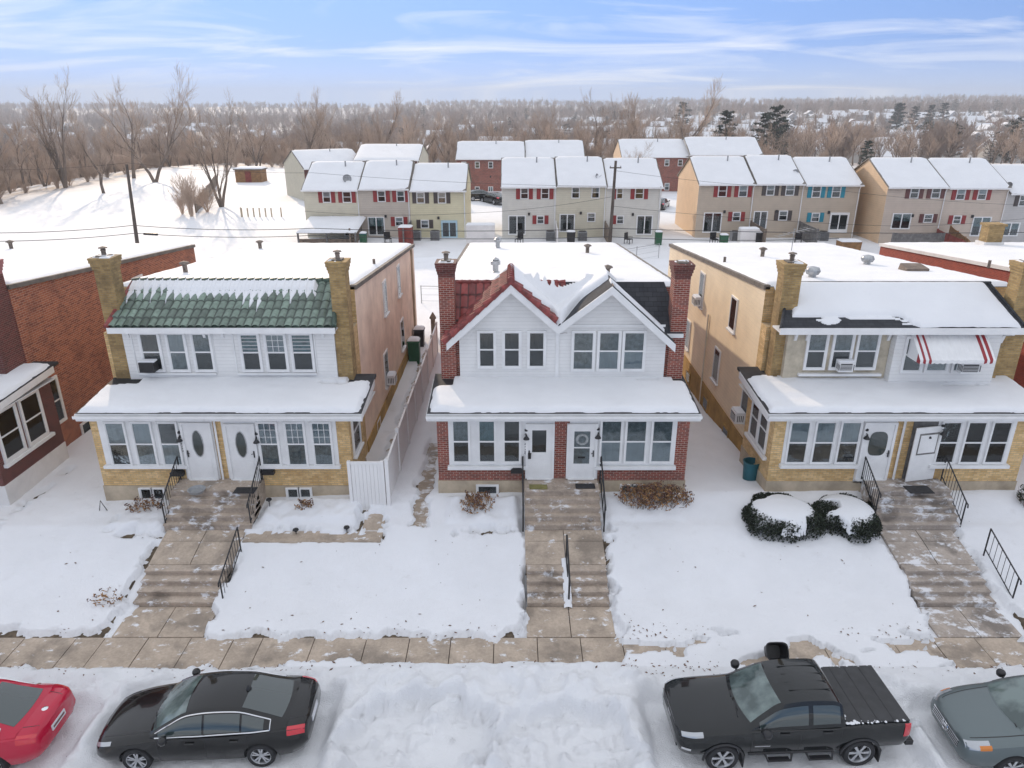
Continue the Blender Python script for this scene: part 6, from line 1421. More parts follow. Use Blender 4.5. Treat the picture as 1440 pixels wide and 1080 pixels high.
def sedan(name, loc, rot, label, paint, dark=True):
    c = Car(name, loc, rot, label, paint, SED, SPATH, SBELT, 4.9, (1.45, -1.38), .335); c.bulge = (.14, .10); c.root.scale = (.965, .98, .98); c.body(); c.wheel(10, .22, .82, True)
    c.obj('windscreen', c.top_patch(.03, .315, -.90, .90), M['windscreen']); c.obj('rear_window', c.top_patch(.70, .955, -.86, .86), M['car_glass'])
    for sg in (-1, 1):
        for v0, v1 in ((.085, .44), (.455, .70), (.715, .86)): c.obj('side_window', c.side_patch(v0, v1, .12, .88, sg), M['car_glass'])
        mb = MB(); pts = [c.side(v, .95, sg, .012) for v in np.linspace(.05, .90, 26)]; mb.tube(pts, .013, 5); pts = [c.side(v, .05, sg, .012) for v in np.linspace(.05, .90, 26)]; mb.tube(pts, .013, 5)
        mb.tube([c.side(.90, t, sg, .012) for t in np.linspace(.05, .95, 5)], .013, 5); c.obj('window_trim', mb, M['chrome'])
        mb = c.body_patch(2.0, 2.40, 6.2, 7.1, sg, .008, 8, 4); c.obj('headlight', mb, M['head_lens'])
        mb = c.body_patch(-2.40, -2.02, 5.3, 7.0, sg, .009, 6, 4); c.obj('taillight', mb, M['tail_lens'])
        for x in (.18, -.82):
            p = Vector(c.bp(x, 5.4, sg, .02)); mb = MB(); mb.tube([p+Vector((-.1, 0, 0)), p+Vector((.1, 0, 0))], .016, 6); c.obj('door_handle', mb, c.p if paint != 'paint_red' else M['paint_red'])
    c.seams((.92, -.16, -1.12)); c.mirror(.72, .86, .97, c.p)
    for sg in (-1, 1): c.obj('bonnet_seam', c.body_patch(1.05, 2.25, 8.15, 8.22, sg, .002, 12, 1), M['black_plastic']); c.obj('boot_seam', c.body_patch(-2.36, -2.0, 8.5, 8.58, sg, .002, 6, 1), M['black_plastic'])
    mb = MB(); mb.box(2.43, 2.475, -.42, .42, .38, .52); mb.box(2.40, 2.455, -.5, .5, .25, .34); c.obj('grille', mb, M['black_plastic'], None, False)
    mb = MB()
    for z in (.405, .44, .475, .51): mb.box(2.476, 2.482, -.40, .40, z-.006, z+.006)
    c.obj('grille_bar', mb, M['chrome'], None, False)
    mb = MB(); mb.lathe((-.98, 0, 1.445), [(.07, 0), (.05, .05), (.01, .11)], 8); c.obj('aerial_fin', mb, M['black_plastic'])
    mb = MB()
    for sg in (-1, 1): mb.tube([(1.2, sg*.15, .99), (1.0, sg*.55+.1, 1.035)], .012, 5)
    c.obj('wiper', mb, M['black_plastic'])
    mb = MB(); mb.box(-2.475, -2.44, -.26, .26, .66, .80); c.obj('number_plate', mb, M['plate_white'], None, False)
    return c
RZ = math.pi + R(2.6)
sedan('parked_car', (-7.0, 12.68, -.08), RZ, 'glossy black sedan with chrome window trim, parked in the snow on the left', 'paint_black')
rc = sedan('parked_car', (-12.85, 12.45, -.08), math.pi + R(1.5), 'bright red car cut by the left edge, its boot towards the black sedan', 'paint_red')
mb = MB(); mb.lathe((-2.22, 0, 1.075), [(.075, 0), (.06, .012), (.02, .015)], 14); rc.obj('badge', mb, M['chrome'])
mb = MB(); mb.box(-2.478, -2.474, -.22, .22, .70, .76); rc.obj('plate_lettering', mb, M['shutter_brown'], None, False)
# old snow caught along the black sedan's cowl and boot lip
bs = [o for o in bpy.data.objects if o.get('label', '').startswith('glossy black sedan')][0]; mb = MB(); rg = random.Random(2)
for k in range(26):
    y = rg.uniform(-.75, .75); r_ = rg.uniform(.012, .03); mb.lathe((1.12-.25*abs(y)**1.5, y, .985-.05*abs(y)), [(r_*1.6, -.01), (r_*1.3, r_*.5), (.003, r_*.9)], 7)
o_ = mb.build('snow', M['snow_roof'], None, True); o_.parent = bs
# grey car at the right: lower, broad nose with slatted grille and letter badge
gc = Car('parked_car', (12.5, 12.4, -.08), math.pi + R(-2), 'grey-green car with slatted chrome grille, cut by the right edge', 'paint_grey', SED, SPATH, SBELT, 4.9, (1.45, -1.38), .335)
gc.rows = [(r[0],) + (r[1], r[2]*1.02, r[3]*1.1, r[4]*1.02, r[5]*1.16, r[6]*1.02, r[7]*1.15, r[8]*1.04) for r in SED]; gc.path = [(x+.15, z*1.1, w*1.05) for x, z, w in SPATH]; gc.belt = (SBELT[0], [z*1.14 for z in SBELT[1]], [w*1.03 for w in SBELT[2]])
gc.bulge = (.2, .1); gc.body(); gc.wheel(7, .23, .84)
gc.obj('windscreen', gc.top_patch(.03, .315, -.90, .90), M['windscreen']); gc.obj('rear_window', gc.top_patch(.70, .955, -.86, .86), M['car_glass'])
for sg in (-1, 1):
    for v0, v1 in ((.085, .44), (.455, .70)): gc.obj('side_window', gc.side_patch(v0, v1, .12, .88, sg), M['car_glass'])
    gc.obj('headlight', gc.body_patch(2.0, 2.42, 5.7, 7.6, sg, .01, 6, 4), M['head_lens']); gc.obj('indicator', gc.body_patch(1.98, 2.2, 5.7, 6.6, sg, .014, 4, 3), M['amber_lens'])
gc.seams((.92, -.16)); gc.mirror(.75, .88, 1.1, M['black_plastic'])
mb = MB(); mb.box(2.41, 2.47, -.5, .5, .46, .68); gc.obj('grille', mb, M['black_plastic'], None, False)
mb = MB()
for z in (.48, .54, .60, .665): mb.box(2.468, 2.482, -.52, .52, z-.012, z+.012)
gc.obj('grille_bar', mb, M['chrome'], None, False)
mb = MB(); mb.box(2.483, 2.497, -.085, -.055, .51, .65); mb.box(2.483, 2.497, .055, .085, .51, .65); mb.box(2.483, 2.496, -.055, .055, .57, .595)
ring = [(2.49, .12*math.cos(a), .58+.10*math.sin(a)) for a in np.linspace(0, 2*math.pi, 20)]; mb.tube(ring, .014, 5); gc.obj('badge', mb, M['chrome'], None, False)
mb = MB(); mb.tube([(1.3, -.1, 1.10), (1.12, -.7, 1.12)], .014, 5); mb.tube([(1.3, .5, 1.10), (1.2, -.1, 1.13)], .014, 5); gc.obj('wiper', mb, M['black_plastic'])
for sg in (-1, 1): gc.obj('bonnet_seam', gc.body_patch(1.1, 2.3, 8.1, 8.2, sg, .002, 12, 1), M['black_plastic'])
# pickup
TRK = [(2.70, .56, .55, .78, .66, .98, .62, 1.02, .50), (2.62, .46, .76, .74, .83, 1.01, .79, 1.07, .63), (2.3, .42, .86, .74, .93, 1.05, .90, 1.12, .72), (1.2, .42, .88, .75, .94, 1.10, .92, 1.17, .76), (.9, .42, .88, .76, .94, 1.13, .92, 1.18, .78),
       (-1.0, .42, .88, .78, .94, 1.16, .93, 1.18, .82), (-1.12, .45, .88, .79, .94, 1.19, .935, 1.22, .88), (-2.55, .50, .88, .80, .94, 1.20, .93, 1.23, .88), (-2.66, .55, .84, .82, .91, 1.19, .90, 1.22, .85), (-2.70, .6, .80, .82, .88, 1.1, .86, 1.15, .8)]
TPATH = [(1.10, 1.17, .82), (.72, 1.46, .745), (.32, 1.69, .68), (-.25, 1.765, .67), (-.80, 1.75, .67), (-1.06, 1.64, .70), (-1.14, 1.22, .80)]
TB = ([-1.14, 0, 1.1], [1.20, 1.16, 1.15], [.90, .90, .87])
tk = Car('pickup_truck', (6.25, 12.72, -.08), RZ, 'black crew cab pickup truck with covered bed, parked in the snow on the right', 'paint_truck', TRK, TPATH, TB, 5.4, (1.66, -1.56), .385, 'pickup')
tk.bulge = (.16, .02); tk.root.scale = (.965, .97, .96); tk.body(); tk.wheel(6, .26, .83)
tk.obj('windscreen', tk.top_patch(.04, .33, -.91, .91), M['windscreen']); tk.obj('rear_window', tk.top_patch(.86, .97, -.8, .8), M['car_glass'])
for sg in (-1, 1):
    for v0, v1 in ((.10, .50), (.53, .77)): tk.obj('side_window', tk.side_patch(v0, v1, .16, .86, sg), M['car_glass'])
    tk.obj('headlight', tk.body_patch(2.16, 2.63, 5.8, 7.0, sg, .012, 8, 4), M['head_lens']); tk.obj('fog_lamp_surround', tk.body_patch(2.42, 2.62, 3.0, 3.7, sg, .012, 5, 3), M['chrome'])
    tk.obj('taillight', tk.body_patch(-2.66, -2.50, 4.4, 7.2, sg, .012, 5, 4), M['tail_lens'])
    # side step: a bar with two dropped pads
    mb = MB(); mb.tube([(1.05, sg*.88, .46), (-.95, sg*.88, .46)], .035, 8)
    for x in (.35, -.62):
        mb.tube([(x+.32, sg*.90, .46), (x+.27, sg*1.0, .34), (x-.27, sg*1.0, .34), (x-.32, sg*.90, .46)], .03, 8); mb.box(x-.24, x+.24, sg*.97-.06, sg*.97+.06, .335, .365)
    tk.obj('side_step', mb, M['black_plastic'])
    for x in tk.wheels:
        mb = MB(); arc = [(x+.47*math.cos(a), sg*.945, .365+.47*math.sin(a)) for a in np.linspace(.05, math.pi-.05, 16)]; mb.tube(arc, .03, 6); tk.obj('wheel_arch_trim', mb, M['black_plastic'])
        mb = MB(); mb.box(x-.50, x-.47, sg*.84-.12, sg*.84+.12, .12, .5); tk.obj('mud_flap', mb, M['black_plastic'], None, False)
    for x in (.28, -.72):
        p = Vector(tk.bp(x, 5.6, sg, .02)); mb = MB(); mb.tube([p+Vector((-.11, 0, 0)), p+Vector((.11, 0, 0))], .02, 6); tk.obj('door_handle', mb, M['black_plastic'])
    mb = MB(); p = tk.bp(.78, 3.9, sg, .01); mb.box(p[0]-.18, p[0]+.18, p[1]-.006, p[1]+.006, p[2]-.014, p[2]+.014); tk.obj('badge', mb, M['chrome'], None, False)
tk.seams((1.02, -.10, -1.05), 2.2, 6.2); tk.mirror(.80, .90, 1.20, M['black_plastic'], 1.1)
mb = MB(); mb.box(2.60, 2.705, -.55, .55, .80, .98); mb.box(2.56, 2.68, -.62, .62, .50, .62); tk.obj('grille', mb, M['black_plastic'], None, False)
mb = MB(); mb.box(2.70, 2.715, -.12, .12, .87, .93); tk.obj('badge', mb, M['alloy'], None, False)
mb = MB(); mb.box(-2.63, -1.16, -.86, .86, 1.245, 1.285); tc_ = tk.obj('bed_cover', mb, M['vinyl_cover'], None, False)
mb = MB()
for x in (-1.53, -1.90, -2.27): mb.box(x-.012, x+.012, -.855, .855, 1.286, 1.291)
tk.obj('cover_seam', mb, M['black_plastic'], tc_, False)
mb = MB(); rg = random.Random(3)
for sg in (-1, 1):
    for k in range(34):
        x = -1.15 - 1.45*rg.random()**1.6; r_ = rg.uniform(.010, .024)*(1.5 if x > -1.4 else 1); mb.lathe((x, sg*rg.uniform(.83, .89), 1.27), [(r_*1.5, 0), (r_*1.2, r_*.6), (.004, r_)], 7)
for k in range(24):
    r_ = rg.uniform(.015, .04); mb.lathe((-1.15-rg.random()*.03, rg.uniform(-.8, .8), 1.275), [(r_*1.3, 0), (r_, r_*.7), (.004, r_)], 7)
tk.obj('snow', mb, M['snow_roof'], tc_)
for y in (-.4, -.15, .1, .35):
    mb = MB(); mb.tube([(.05, y, 1.79), (-.95, y, 1.79)], .012, 5); tk.obj('roof_rib', mb, tk.p)
mb = MB(); mb.tube([(1.22, -.1, 1.21), (1.05, -.68, 1.23)], .013, 5); mb.tube([(1.25, .5, 1.2), (1.15, -.08, 1.235)], .013, 5); tk.obj('wiper', mb, M['black_plastic'])
mb = MB(); mb.box(-2.86, -2.68, -.85, .85, .50, .62); mb.box(-2.85, -2.70, -.8, .8, .62, .63); tk.obj('rear_bumper', mb, M['black_plastic'], None, False)
mb = MB(); mb.tube([(-2.85, -.75, .52), (-2.95, -.7, .42), (-2.9, -.5, .40)], .03, 6); tk.obj('tow_hook', mb, M['black_plastic'])
# black tub lying tilted on the bank beyond the pickup
X, Y = PZ(1092, 930, .25); Y += .25; mb = MB(); n = 20
def rr_(a, w, d): c, s_ = math.cos(a), math.sin(a); return (w*math.copysign(abs(c)**.5, c), d*math.copysign(abs(s_)**.5, s_))
lv = [(.20, .16, 0), (.27, .21, .42), (.30, .24, .45), (.27, .215, .45), (.22, .17, .05)]
tl = Matrix.Rotation(R(48), 3, 'X'); vs = []
for w, d, h in lv:
    for k in range(n): p = rr_(2*math.pi*k/n, w, d); vs.append(tl @ Vector((p[0], p[1], h)) + Vector((X, Y+.12, .24)))
fs = [(i*n+k, i*n+(k+1) % n, (i+1)*n+(k+1) % n, (i+1)*n+k) for i in range(4) for k in range(n)] + [tuple(range(n))[::-1], tuple(range(4*n, 5*n))]
mb.add(vs, fs); tag(mb.build('tub', M['black_plastic'], None, True), 'black plastic tub tipped towards the street beyond the pickup roof', 'tub')
# ------------------------------------------------------------------ handrails
def handrail(X, Y0, Z0, Y1, Z1, label, h=0.86, nb=9, X1=None, scroll=True, r=.018):
    X1 = X if X1 is None else X1; A, B = Vector((X, Y0, Z0)), Vector((X1, Y1, Z1)); up = Vector((0, 0, 1)); t = thing('handrail', A, label, 'handrail', 'black iron handrails by the steps')
    d = (B-A).normalized(); ext = Vector((d.x, d.y, -0.3))*.12
    mb = MB(); mb.tube([A+up*h, B+up*h] + ([B+up*h+ext, B+up*(h-.1)+ext*1.2] if scroll else []), r*1.25, 6); mb.build('top_rail', M['black_iron'], t)
    if nb: mb = MB(); mb.tube([A+up*.13, B+up*.13], r, 5); mb.build('bottom_rail', M['black_iron'], t)
    for P in (A, B): mb = MB(); mb.tube([P-up*.15, P+up*(h+.01)], r*1.3, 6); mb.build('post', M['black_iron'], t)
    for k in range(nb):
        P = A.lerp(B, (k+1)/(nb+1)); mb = MB(); mb.tube([P+up*.13, P+up*h], r*.6, 4, cap=False); mb.build('baluster', M['black_iron'], t)
    return t
handrail(-11.28, 21.42, 2.0, 19.95, 1.12, 'black iron rail left of the upper steps to the oval glazed doors')
handrail(-8.50, 21.42, 2.0, 19.95, 1.12, 'black iron rail right of the upper steps to the oval glazed doors')
handrail(-8.52, 18.95, 0.82, 17.25, 0.12, 'black iron rail beside the lower steps on the left walk', nb=8)
handrail(0.36, 21.42, 2.0, 19.92, 1.05, 'thin black rail left of the upper steps to the red brick porch', nb=2, r=.022)
handrail(3.0, 21.42, 2.0, 19.92, 1.05, 'thin black rail right of the upper steps to the red brick porch', nb=2, r=.022)
handrail(1.68, 18.6, 0.76, 17.3, 0.1, 'black rail rising from the snow strip between the twin lower flights', nb=1, r=.024)
handrail(11.9, 21.42, 2.0, 20.2, 1.35, 'black iron rail between the boxwood and the right upper steps')
handrail(14.62, 21.42, 2.0, 19.95, 1.12, 'black iron rail right of the upper steps to the ajar storm door')
handrail(14.75, 18.8, 0.86, 17.25, 0.2, 'black iron rail beside the lower steps on the right walk', nb=6)
def mailbox(X, Y, Z, label):
    mb = MB(); mb.prism([(Z, X-.21), (Z, X+.21), (Z+.14, X+.21), (Z+.2, X+.12), (Z+.2, X-.12), (Z+.14, X-.21)], 'y', Y-.1, Y+.08) if False else mb.prism([(X-.21, Z), (X+.21, Z), (X+.21, Z+.14), (X+.13, Z+.2), (X-.13, Z+.2), (X-.21, Z+.14)], 'y', Y-.09, Y+.09)
    o = mb.build('mailbox', M['black_iron']); tag(o, label, 'mailbox'); mb = MB(); mb.box(X-.215, X+.215, Y-.115, Y-.092, Z+.09, Z+.15); mb.build('lid', M['black_plastic'], o)
mailbox(PY(250, 664, 21.4)[0], 21.38, PY(250, 668, 21.4)[1], 'black mailbox left of the left oval glazed door')
mailbox(PY(377, 662, 21.4)[0], 21.38, PY(377, 666, 21.4)[1], 'black mailbox right of the right oval glazed door')
mailbox(PY(727, 660, 21.4)[0], 21.38, PY(727, 664, 21.4)[1], 'black mailbox on the brick left of the door numbered 428')
def doormat(px, py, w, d, label):
    X, Y = PZ(px, py, 2.0); mb = MB(); mb.box(X-w/2, X+w/2, Y-d/2, Y+d/2, 2.004, 2.024); tag(mb.build('doormat', M['mat_black']), label, 'doormat')
doormat(345, 690, .7, .4, 'black doormat before the right oval glazed door'); doormat(823, 684, .65, .32, 'dark doormat before the white storm door with the wreath'); doormat(1292, 689, .8, .5, 'black doormat before the ajar storm door'); doormat(757, 685, .6, .3, 'brown olive doormat before the door numbered 428')
bpy.data.objects['doormat.003'].data.materials[0] = M['porch_olive']
X, Y = PZ(277, 692, 2.0); mb = MB(); mb.lathe((X, Y, 2.003), [(.22, 0), (.27, .10), (.29, .11), (.26, .11), (.2, .03)], 20); tag(mb.build('basin', M['grey_metal'], None, True), 'shallow grey basin on the left landing before the oval glazed door', 'basin')
# ------------------------------------------------------------------ white vinyl fence with gate panel
fz_ = lambda y: float(bare(np.array([-4.15]), np.array([y]))[0])
fn = thing('vinyl_fence', (-4.15, 20.9, 1.1), 'white vinyl privacy fence running back between the tan and the red brick houses', 'fence')
ys_ = [20.95] + [20.95 + 2.35*k for k in range(1, 8)]
for i, y in enumerate(ys_):
    z = fz_(y); mb = MB(); mb.box(-4.21, -4.09, y-.06, y+.06, z-.2, z+1.86); mb.prism([(-4.23, z+1.86), (-4.07, z+1.86), (-4.15, z+1.94)], 'y', y-.08, y+.08); mb.build('post', M['white_vinyl'], fn)
    if i < len(ys_)-1:
        y2 = ys_[i+1]; za, zb = fz_(y)+.05, fz_(y2)+.05; mb = MB()
        n = 9
        for k in range(n):
            ya, yb = y+.06+(y2-y-.12)*k/n+.006, y+.06+(y2-y-.12)*(k+1)/n-.004; q = (za+zb)/2
            mb.box(-4.165, -4.135, ya, yb, q, q+1.62)
        mb.box(-4.185, -4.115, y+.061, y2-.061, q+1.62, q+1.72); mb.box(-4.183, -4.117, y+.061, y2-.061, q-.02, q+.08); mb.build('panel', M['white_vinyl'], fn)
gt = thing('vinyl_gate', (-4.7, 20.95, 1.1), 'white vinyl gate panel closing the alley beside the tan brick porch', 'gate')
for x in (-5.40, -4.29): mb = MB(); mb.box(x-.05, x+.05, 20.90, 21.0, .9, 2.95); mb.build('post', M['white_vinyl'], gt)
mb = MB()
for k in range(8): mb.box(-5.34+k*.125, -5.34+(k+1)*.125-.006, 20.94, 20.97, 1.12, 2.83)
mb.box(-5.345, -4.345, 20.92, 20.99, 2.83, 2.92); mb.box(-5.345, -4.345, 20.92, 20.99, 1.04, 1.12); mb.build('panel', M['white_vinyl'], gt)
# ------------------------------------------------------------------ planting in the front beds
def boxwood(cx, cy, z, rx, ry, h, seed, label, hole):
    rg = random.Random(seed); mb = MB()
    for k in range(9000):
        a = rg.uniform(0, 6.283); f = rg.random(); el = math.asin(rg.uniform(-.25, 1)); wv = 1 + .10*math.sin(3*a+seed) + .06*math.sin(7*a); sh = rg.uniform(.86, 1.02)
        p = Vector((cx + rx*wv*sh*math.cos(a)*math.cos(el)**.6, cy + ry*wv*sh*math.sin(a)*math.cos(el)**.6, z + h*max(0, math.sin(el))**.5*sh*(1 if el > 0 else 0) + .12 + (0 if el > 0 else rg.uniform(-.15, .3))))
        n1 = Vector((rg.gauss(0, 1), rg.gauss(0, 1), rg.gauss(0, 1))).normalized(); u = n1.orthogonal().normalized(); w = n1.cross(u); s_ = rg.uniform(.025, .055)
        mb.add([p-u*s_, p+w*s_*.6, p+u*s_, p-w*s_*.6], [(0, 1, 2, 3)])
    t = mb.build('boxwood_bush', M['boxwood']); tag(t, label, 'bush', 'snow-laden boxwood bushes')
    X, Y = np.meshgrid(np.linspace(cx-rx*1.1, cx+rx*1.1, 90), np.linspace(cy-ry*1.1, cy+ry*1.1, 80)); q = np.sqrt(((X-cx)/rx)**2 + ((Y-cy)/ry)**2); q2 = np.sqrt(((X-cx)/rx)**2 + ((Y-cy+.02)/ry)**2)
    nn = fbm(X*2.2+seed, Y*2.2, 4, seed); top = z + .1 + h*np.sqrt(np.maximum(0.02, 1-np.minimum(q, 1)**3.2))
    cov = sst(.90, .78, q2 + .8*nn + hole(X, Y))*sst(.95, .80, q); gridmesh('snow', X, Y, np.where(cov > .02, top + .10*cov**.5 + .04*nn, top-.12), M['snow_roof'], t, (cov[:-1, :-1] < .02) & (cov[1:, 1:] < .02))
boxwood(8.85, 20.25, .95, 1.25, 1.12, .62, 3, 'left boxwood bush capped with snow, by the blue barrel', lambda X, Y: .5*np.exp(-((X-8.35)/.5)**2-((Y-21)/.4)**2))
boxwood(11.0, 20.3, .95, 1.0, 1.08, 0.6, 5, 'right boxwood bush capped with snow, beside the right upper steps', lambda X, Y: .8*np.exp(-((X-10.55)/.3)**2-((Y-20.3)/.3)**2))
def dry_bush(name, cx, cy, rx, ry, h, seed, label, n=420, leaf='dry_leaf', head='dry_flower'):
    rg = random.Random(seed); mb = MB(); lf = MB(); z = land(cx, cy)
    for k in range(n):
        a = rg.uniform(0, 6.283); r_ = math.sqrt(rg.random()); b_ = Vector((cx+rx*r_*math.cos(a)*.9, cy+ry*r_*math.sin(a)*.9, 0)); b_.z = land(b_.x, b_.y)-.05; hh = h*rg.uniform(.5, 1)*(1-.45*r_)
        t = b_ + Vector((rg.gauss(0, .10)+.12*r_*math.cos(a), rg.gauss(0, .10)+.15*r_*math.sin(a)-.05, hh)); m_ = b_.lerp(t, .5) + Vector((rg.gauss(0, .03), rg.gauss(0, .03), 0))
        mb.tube([b_, m_, t], [.009, .007, .004], 3, 0, cap=False)
        for j in range(4):
            p = m_.lerp(t, rg.random()*1.02); u = Vector((rg.gauss(0, 1), rg.gauss(0, 1), rg.gauss(0, .6))).normalized(); w = u.orthogonal().normalized(); s_ = rg.uniform(.03, .06); lf.add([p, p+u*s_+w*s_*.4, p+u*s_*2, p+u*s_-w*s_*.4], [(0, 1, 2, 3)], 0)
        if rg.random() < .4:
            for j in range(7):
                u = Vector((rg.gauss(0, 1), rg.gauss(0, 1), rg.gauss(0, 1))).normalized(); w = u.orthogonal().normalized(); s_ = .03; p = t+u*.04; lf.add([p-w*s_, p+u*s_, p+w*s_, p-u*s_*.3], [(0, 1, 2, 3)], 1)
    o = mb.build(name, M['twig_red']); tag(o, label, 'shrub'); lf.build('dead_leaves', [M[leaf], M[head]], o)
dry_bush('dried_shrub', 4.75, 20.95, 1.3, .36, .85, 3, 'withered brown hydrangea shrub under the right red brick porch windows', 300)
dry_bush('dried_shrub', -1.15, 20.75, .5, .3, .6, 4, 'low leafless twiggy shrub under the left red brick porch windows', 90)
dry_bush('dried_shrub', -12.4, 20.9, .6, .22, .55, 6, 'sparse twiggy shrub under the left tan brick porch windows', 50)
dry_bush('dried_shrub', -6.95, 20.7, .15, .12, .4, 7, 'tiny dark dead plant in the bed by the vinyl gate', 22)
dry_bush('dried_shrub', -10.9-.9, 17.3, .4, .3, .35, 8, 'few bare twigs poking from the lawn beside the left lower steps', 22)
dry_bush('dried_shrub', 17.4, 20.9, .3, .3, .7, 9, 'snowy dark shrub at the right end of the right porch', 70, 'boxwood', 'boxwood')
def garden_light(px, py, label):
    X, Y = PZ(px, py, 1.25); z = land(X, Y); mb = MB(); mb.tube([(X, Y, z-.1), (X, Y, z+.18)], .014, 6); mb.lathe((X, Y, z+.18), [(.04, 0), (.05, .05), (.10, .06), (.085, .10), (.02, .12)], 12); tag(mb.build('garden_light', M['black_plastic'], None, True), label, 'garden light', 'small black solar lights in the left bed')
garden_light(380, 716, 'black solar garden light nearest the left upper steps'); garden_light(415, 739, 'black solar garden light at the front of the left bed'); garden_light(487, 737, 'black solar garden light nearest the vinyl gate')
X, Y = PZ(1052, 690, .9); z = land(X, Y); mb = MB(); mb.lathe((X, Y, z-.1), [(.24, 0), (.29, .75), (.31, .77), (.31, .80), (.27, .80), (.24, .2)], 20); tag(mb.build('barrel', M['bin_blue'], None, True), 'blue open barrel standing behind the left boxwood bush', 'barrel')
mb = MB(); X, Y = PZ(146, 722, 1.0); z = land(X, Y)
mb.tube([(X-.12, Y, z), (X-.02, Y, z+.38), (X+.14, Y, z)], .015, 5); tag(mb.build('easel', M['black_iron']), 'small black A-shaped stand in the snow at the left house corner', 'stand')
# bits of leaf and twig lying on the snow
mb = MB(); rg = random.Random(12)
for k in range(620):
    if k % 8: X, Y = rg.uniform(-14, 16), rg.choice((15.97, 14.62)) + rg.gauss(0, .2)
    else: X, Y = rg.uniform(-14, 16), rg.uniform(16, 19.5)
    if 3 < X < 9 and k % 8: X = rg.uniform(2.9, 5.5)
    z = land(X, Y) + .012; a = rg.uniform(0, 6.28); s_ = rg.uniform(.006, .028); u = Vector((math.cos(a), math.sin(a), 0))*s_*rg.uniform(1, 3); w = Vector((-math.sin(a), math.cos(a), .2))*s_
    mb.add([Vector((X, Y, z))-u, Vector((X, Y, z))+w, Vector((X, Y, z))+u, Vector((X, Y, z))-w], [(0, 1, 2, 3)])
o = mb.build('leaf_litter', M['twig_red']); o['kind'] = 'stuff'
# ------------------------------------------------------------------ utility poles and wires
def pole(px0, py0, px1, py1, Y, label, arms=True):
    a = Vector((PY(px0, py0, Y)[0], Y, PY(px0, py0, Y)[1])); b_ = Vector((PY(px1, py1, Y)[0], Y, PY(px1, py1, Y)[1])); g = land(a.x, Y); d = (b_-a); a = a - d*((a.z-g+.5)/d.z)
    mb = MB(); mb.tube([a, b_], [.17, .11], 10); t = mb.build('utility_pole', M['pole_wood'], None, True); tag(t, label, 'utility pole', 'wooden utility poles behind the houses')
    if arms:
        mb = MB(); c = a.lerp(b_, .93); mb.box(c.x-.5, c.x+.5, Y-.16, Y-.08, c.z-.05, c.z+.05); mb.build('crossarm', M['pole_wood'], t)
        for x in (-.45, .45): mb = MB(); mb.lathe((c.x+x, Y-.12, c.z+.05), [(.03, 0), (.05, .05), (.03, .12)], 8); mb.build('insulator', M['grey_metal'], t)
    return a, b_
pole(192, 334, 178, 231, 63, 'leaning utility pole at the edge of the snowy field', False); pole(858, 336, 866, 226, 64, 'leaning utility pole before the off-white townhouse units')
pole(1440+60, 330, 1440+62, 225, 62, 'utility pole beyond the right edge', False) if False else None
def wire(pts, label, r=.022, sag=.25):
    out = []
    for (x0, y0, Y0), (x1, y1, Y1) in zip(pts[:-1], pts[1:]):
        a = Vector((PY(x0, y0, Y0)[0], Y0, PY(x0, y0, Y0)[1])); b_ = Vector((PY(x1, y1, Y1)[0], Y1, PY(x1, y1, Y1)[1]))
        for k in range(13): t = k/12; out.append(a.lerp(b_, t) - Vector((0, 0, sag*4*t*(1-t))))
    mb = MB(); mb.tube(out, r, 5); tag(mb.build('power_line', M['black_iron'], None, True), label, 'power line', 'power lines behind the houses')
wire([(-60, 327, 62), (187, 317, 63), (440, 321, 63.5), (858, 321, 64), (1500, 326, 62)], 'upper thick cable running the whole width behind the flat roofs', .03)
wire([(-60, 339, 62), (190, 328, 63), (440, 331, 63.5), (858, 333, 64), (1180, 335, 63)], 'lower thick cable just above the flat roofs', .03)
wire([(-60, 238, 63), (179, 229, 63), (440, 243, 63.5), (866, 262, 64)], 'thin high wire from the left pole towards the pole on the right', .012)
wire([(428, 297, 66), (655, 300, 66), (864, 276, 64)], 'thin wire crossing the pale townhouse fronts', .014)
wire([(865, 240, 64), (1180, 268, 63), (1500, 290, 62)], 'thin wire from the right pole across the tan units', .012)
wire([(863, 290, 64), (1260, 318, 62), (1500, 300, 62)], 'slack wire crossing before the tan and beige units', .014)
mb = MB()
for px, py in ((212, 330), ):
    X, Z = PY(px, py, 63.1); mb.tube([(X-.6, 63.1, Z+.08), (X+.6, 63.1, Z+.02)], .11, 8)
tag(mb.build('cable_splice', M['black_plastic'], None, True), 'black splice case hanging on the lower cable by the left pole', 'cable splice')
# roof aerial on the right house
X, Y, Z = PP(1113, 352, ROOF_A+.2, ROOF_B, ROOF_Y); mb = MB(); mb.tube([(X, Y, Z-.2), (X, Y, Z+1.1)], .02, 6); an = mb.build('roof_aerial', M['grey_metal']); tag(an, 'television aerial on the flat roof behind the tan chimney', 'aerial')
mb = MB(); mb.tube([(X-.9, Y-.3, Z+.75), (X+.8, Y+.2, Z+1.05)], .012, 5)
for k in range(8): t = k/7; c = Vector((X-.9, Y-.3, Z+.75)).lerp(Vector((X+.8, Y+.2, Z+1.05)), t); mb.tube([c+Vector((-.1, .35, 0))*(.6+.6*t), c-Vector((-.1, .35, 0))*(.6+.6*t)], .008, 4)
mb.build('antenna_rods', M['grey_metal'], an)
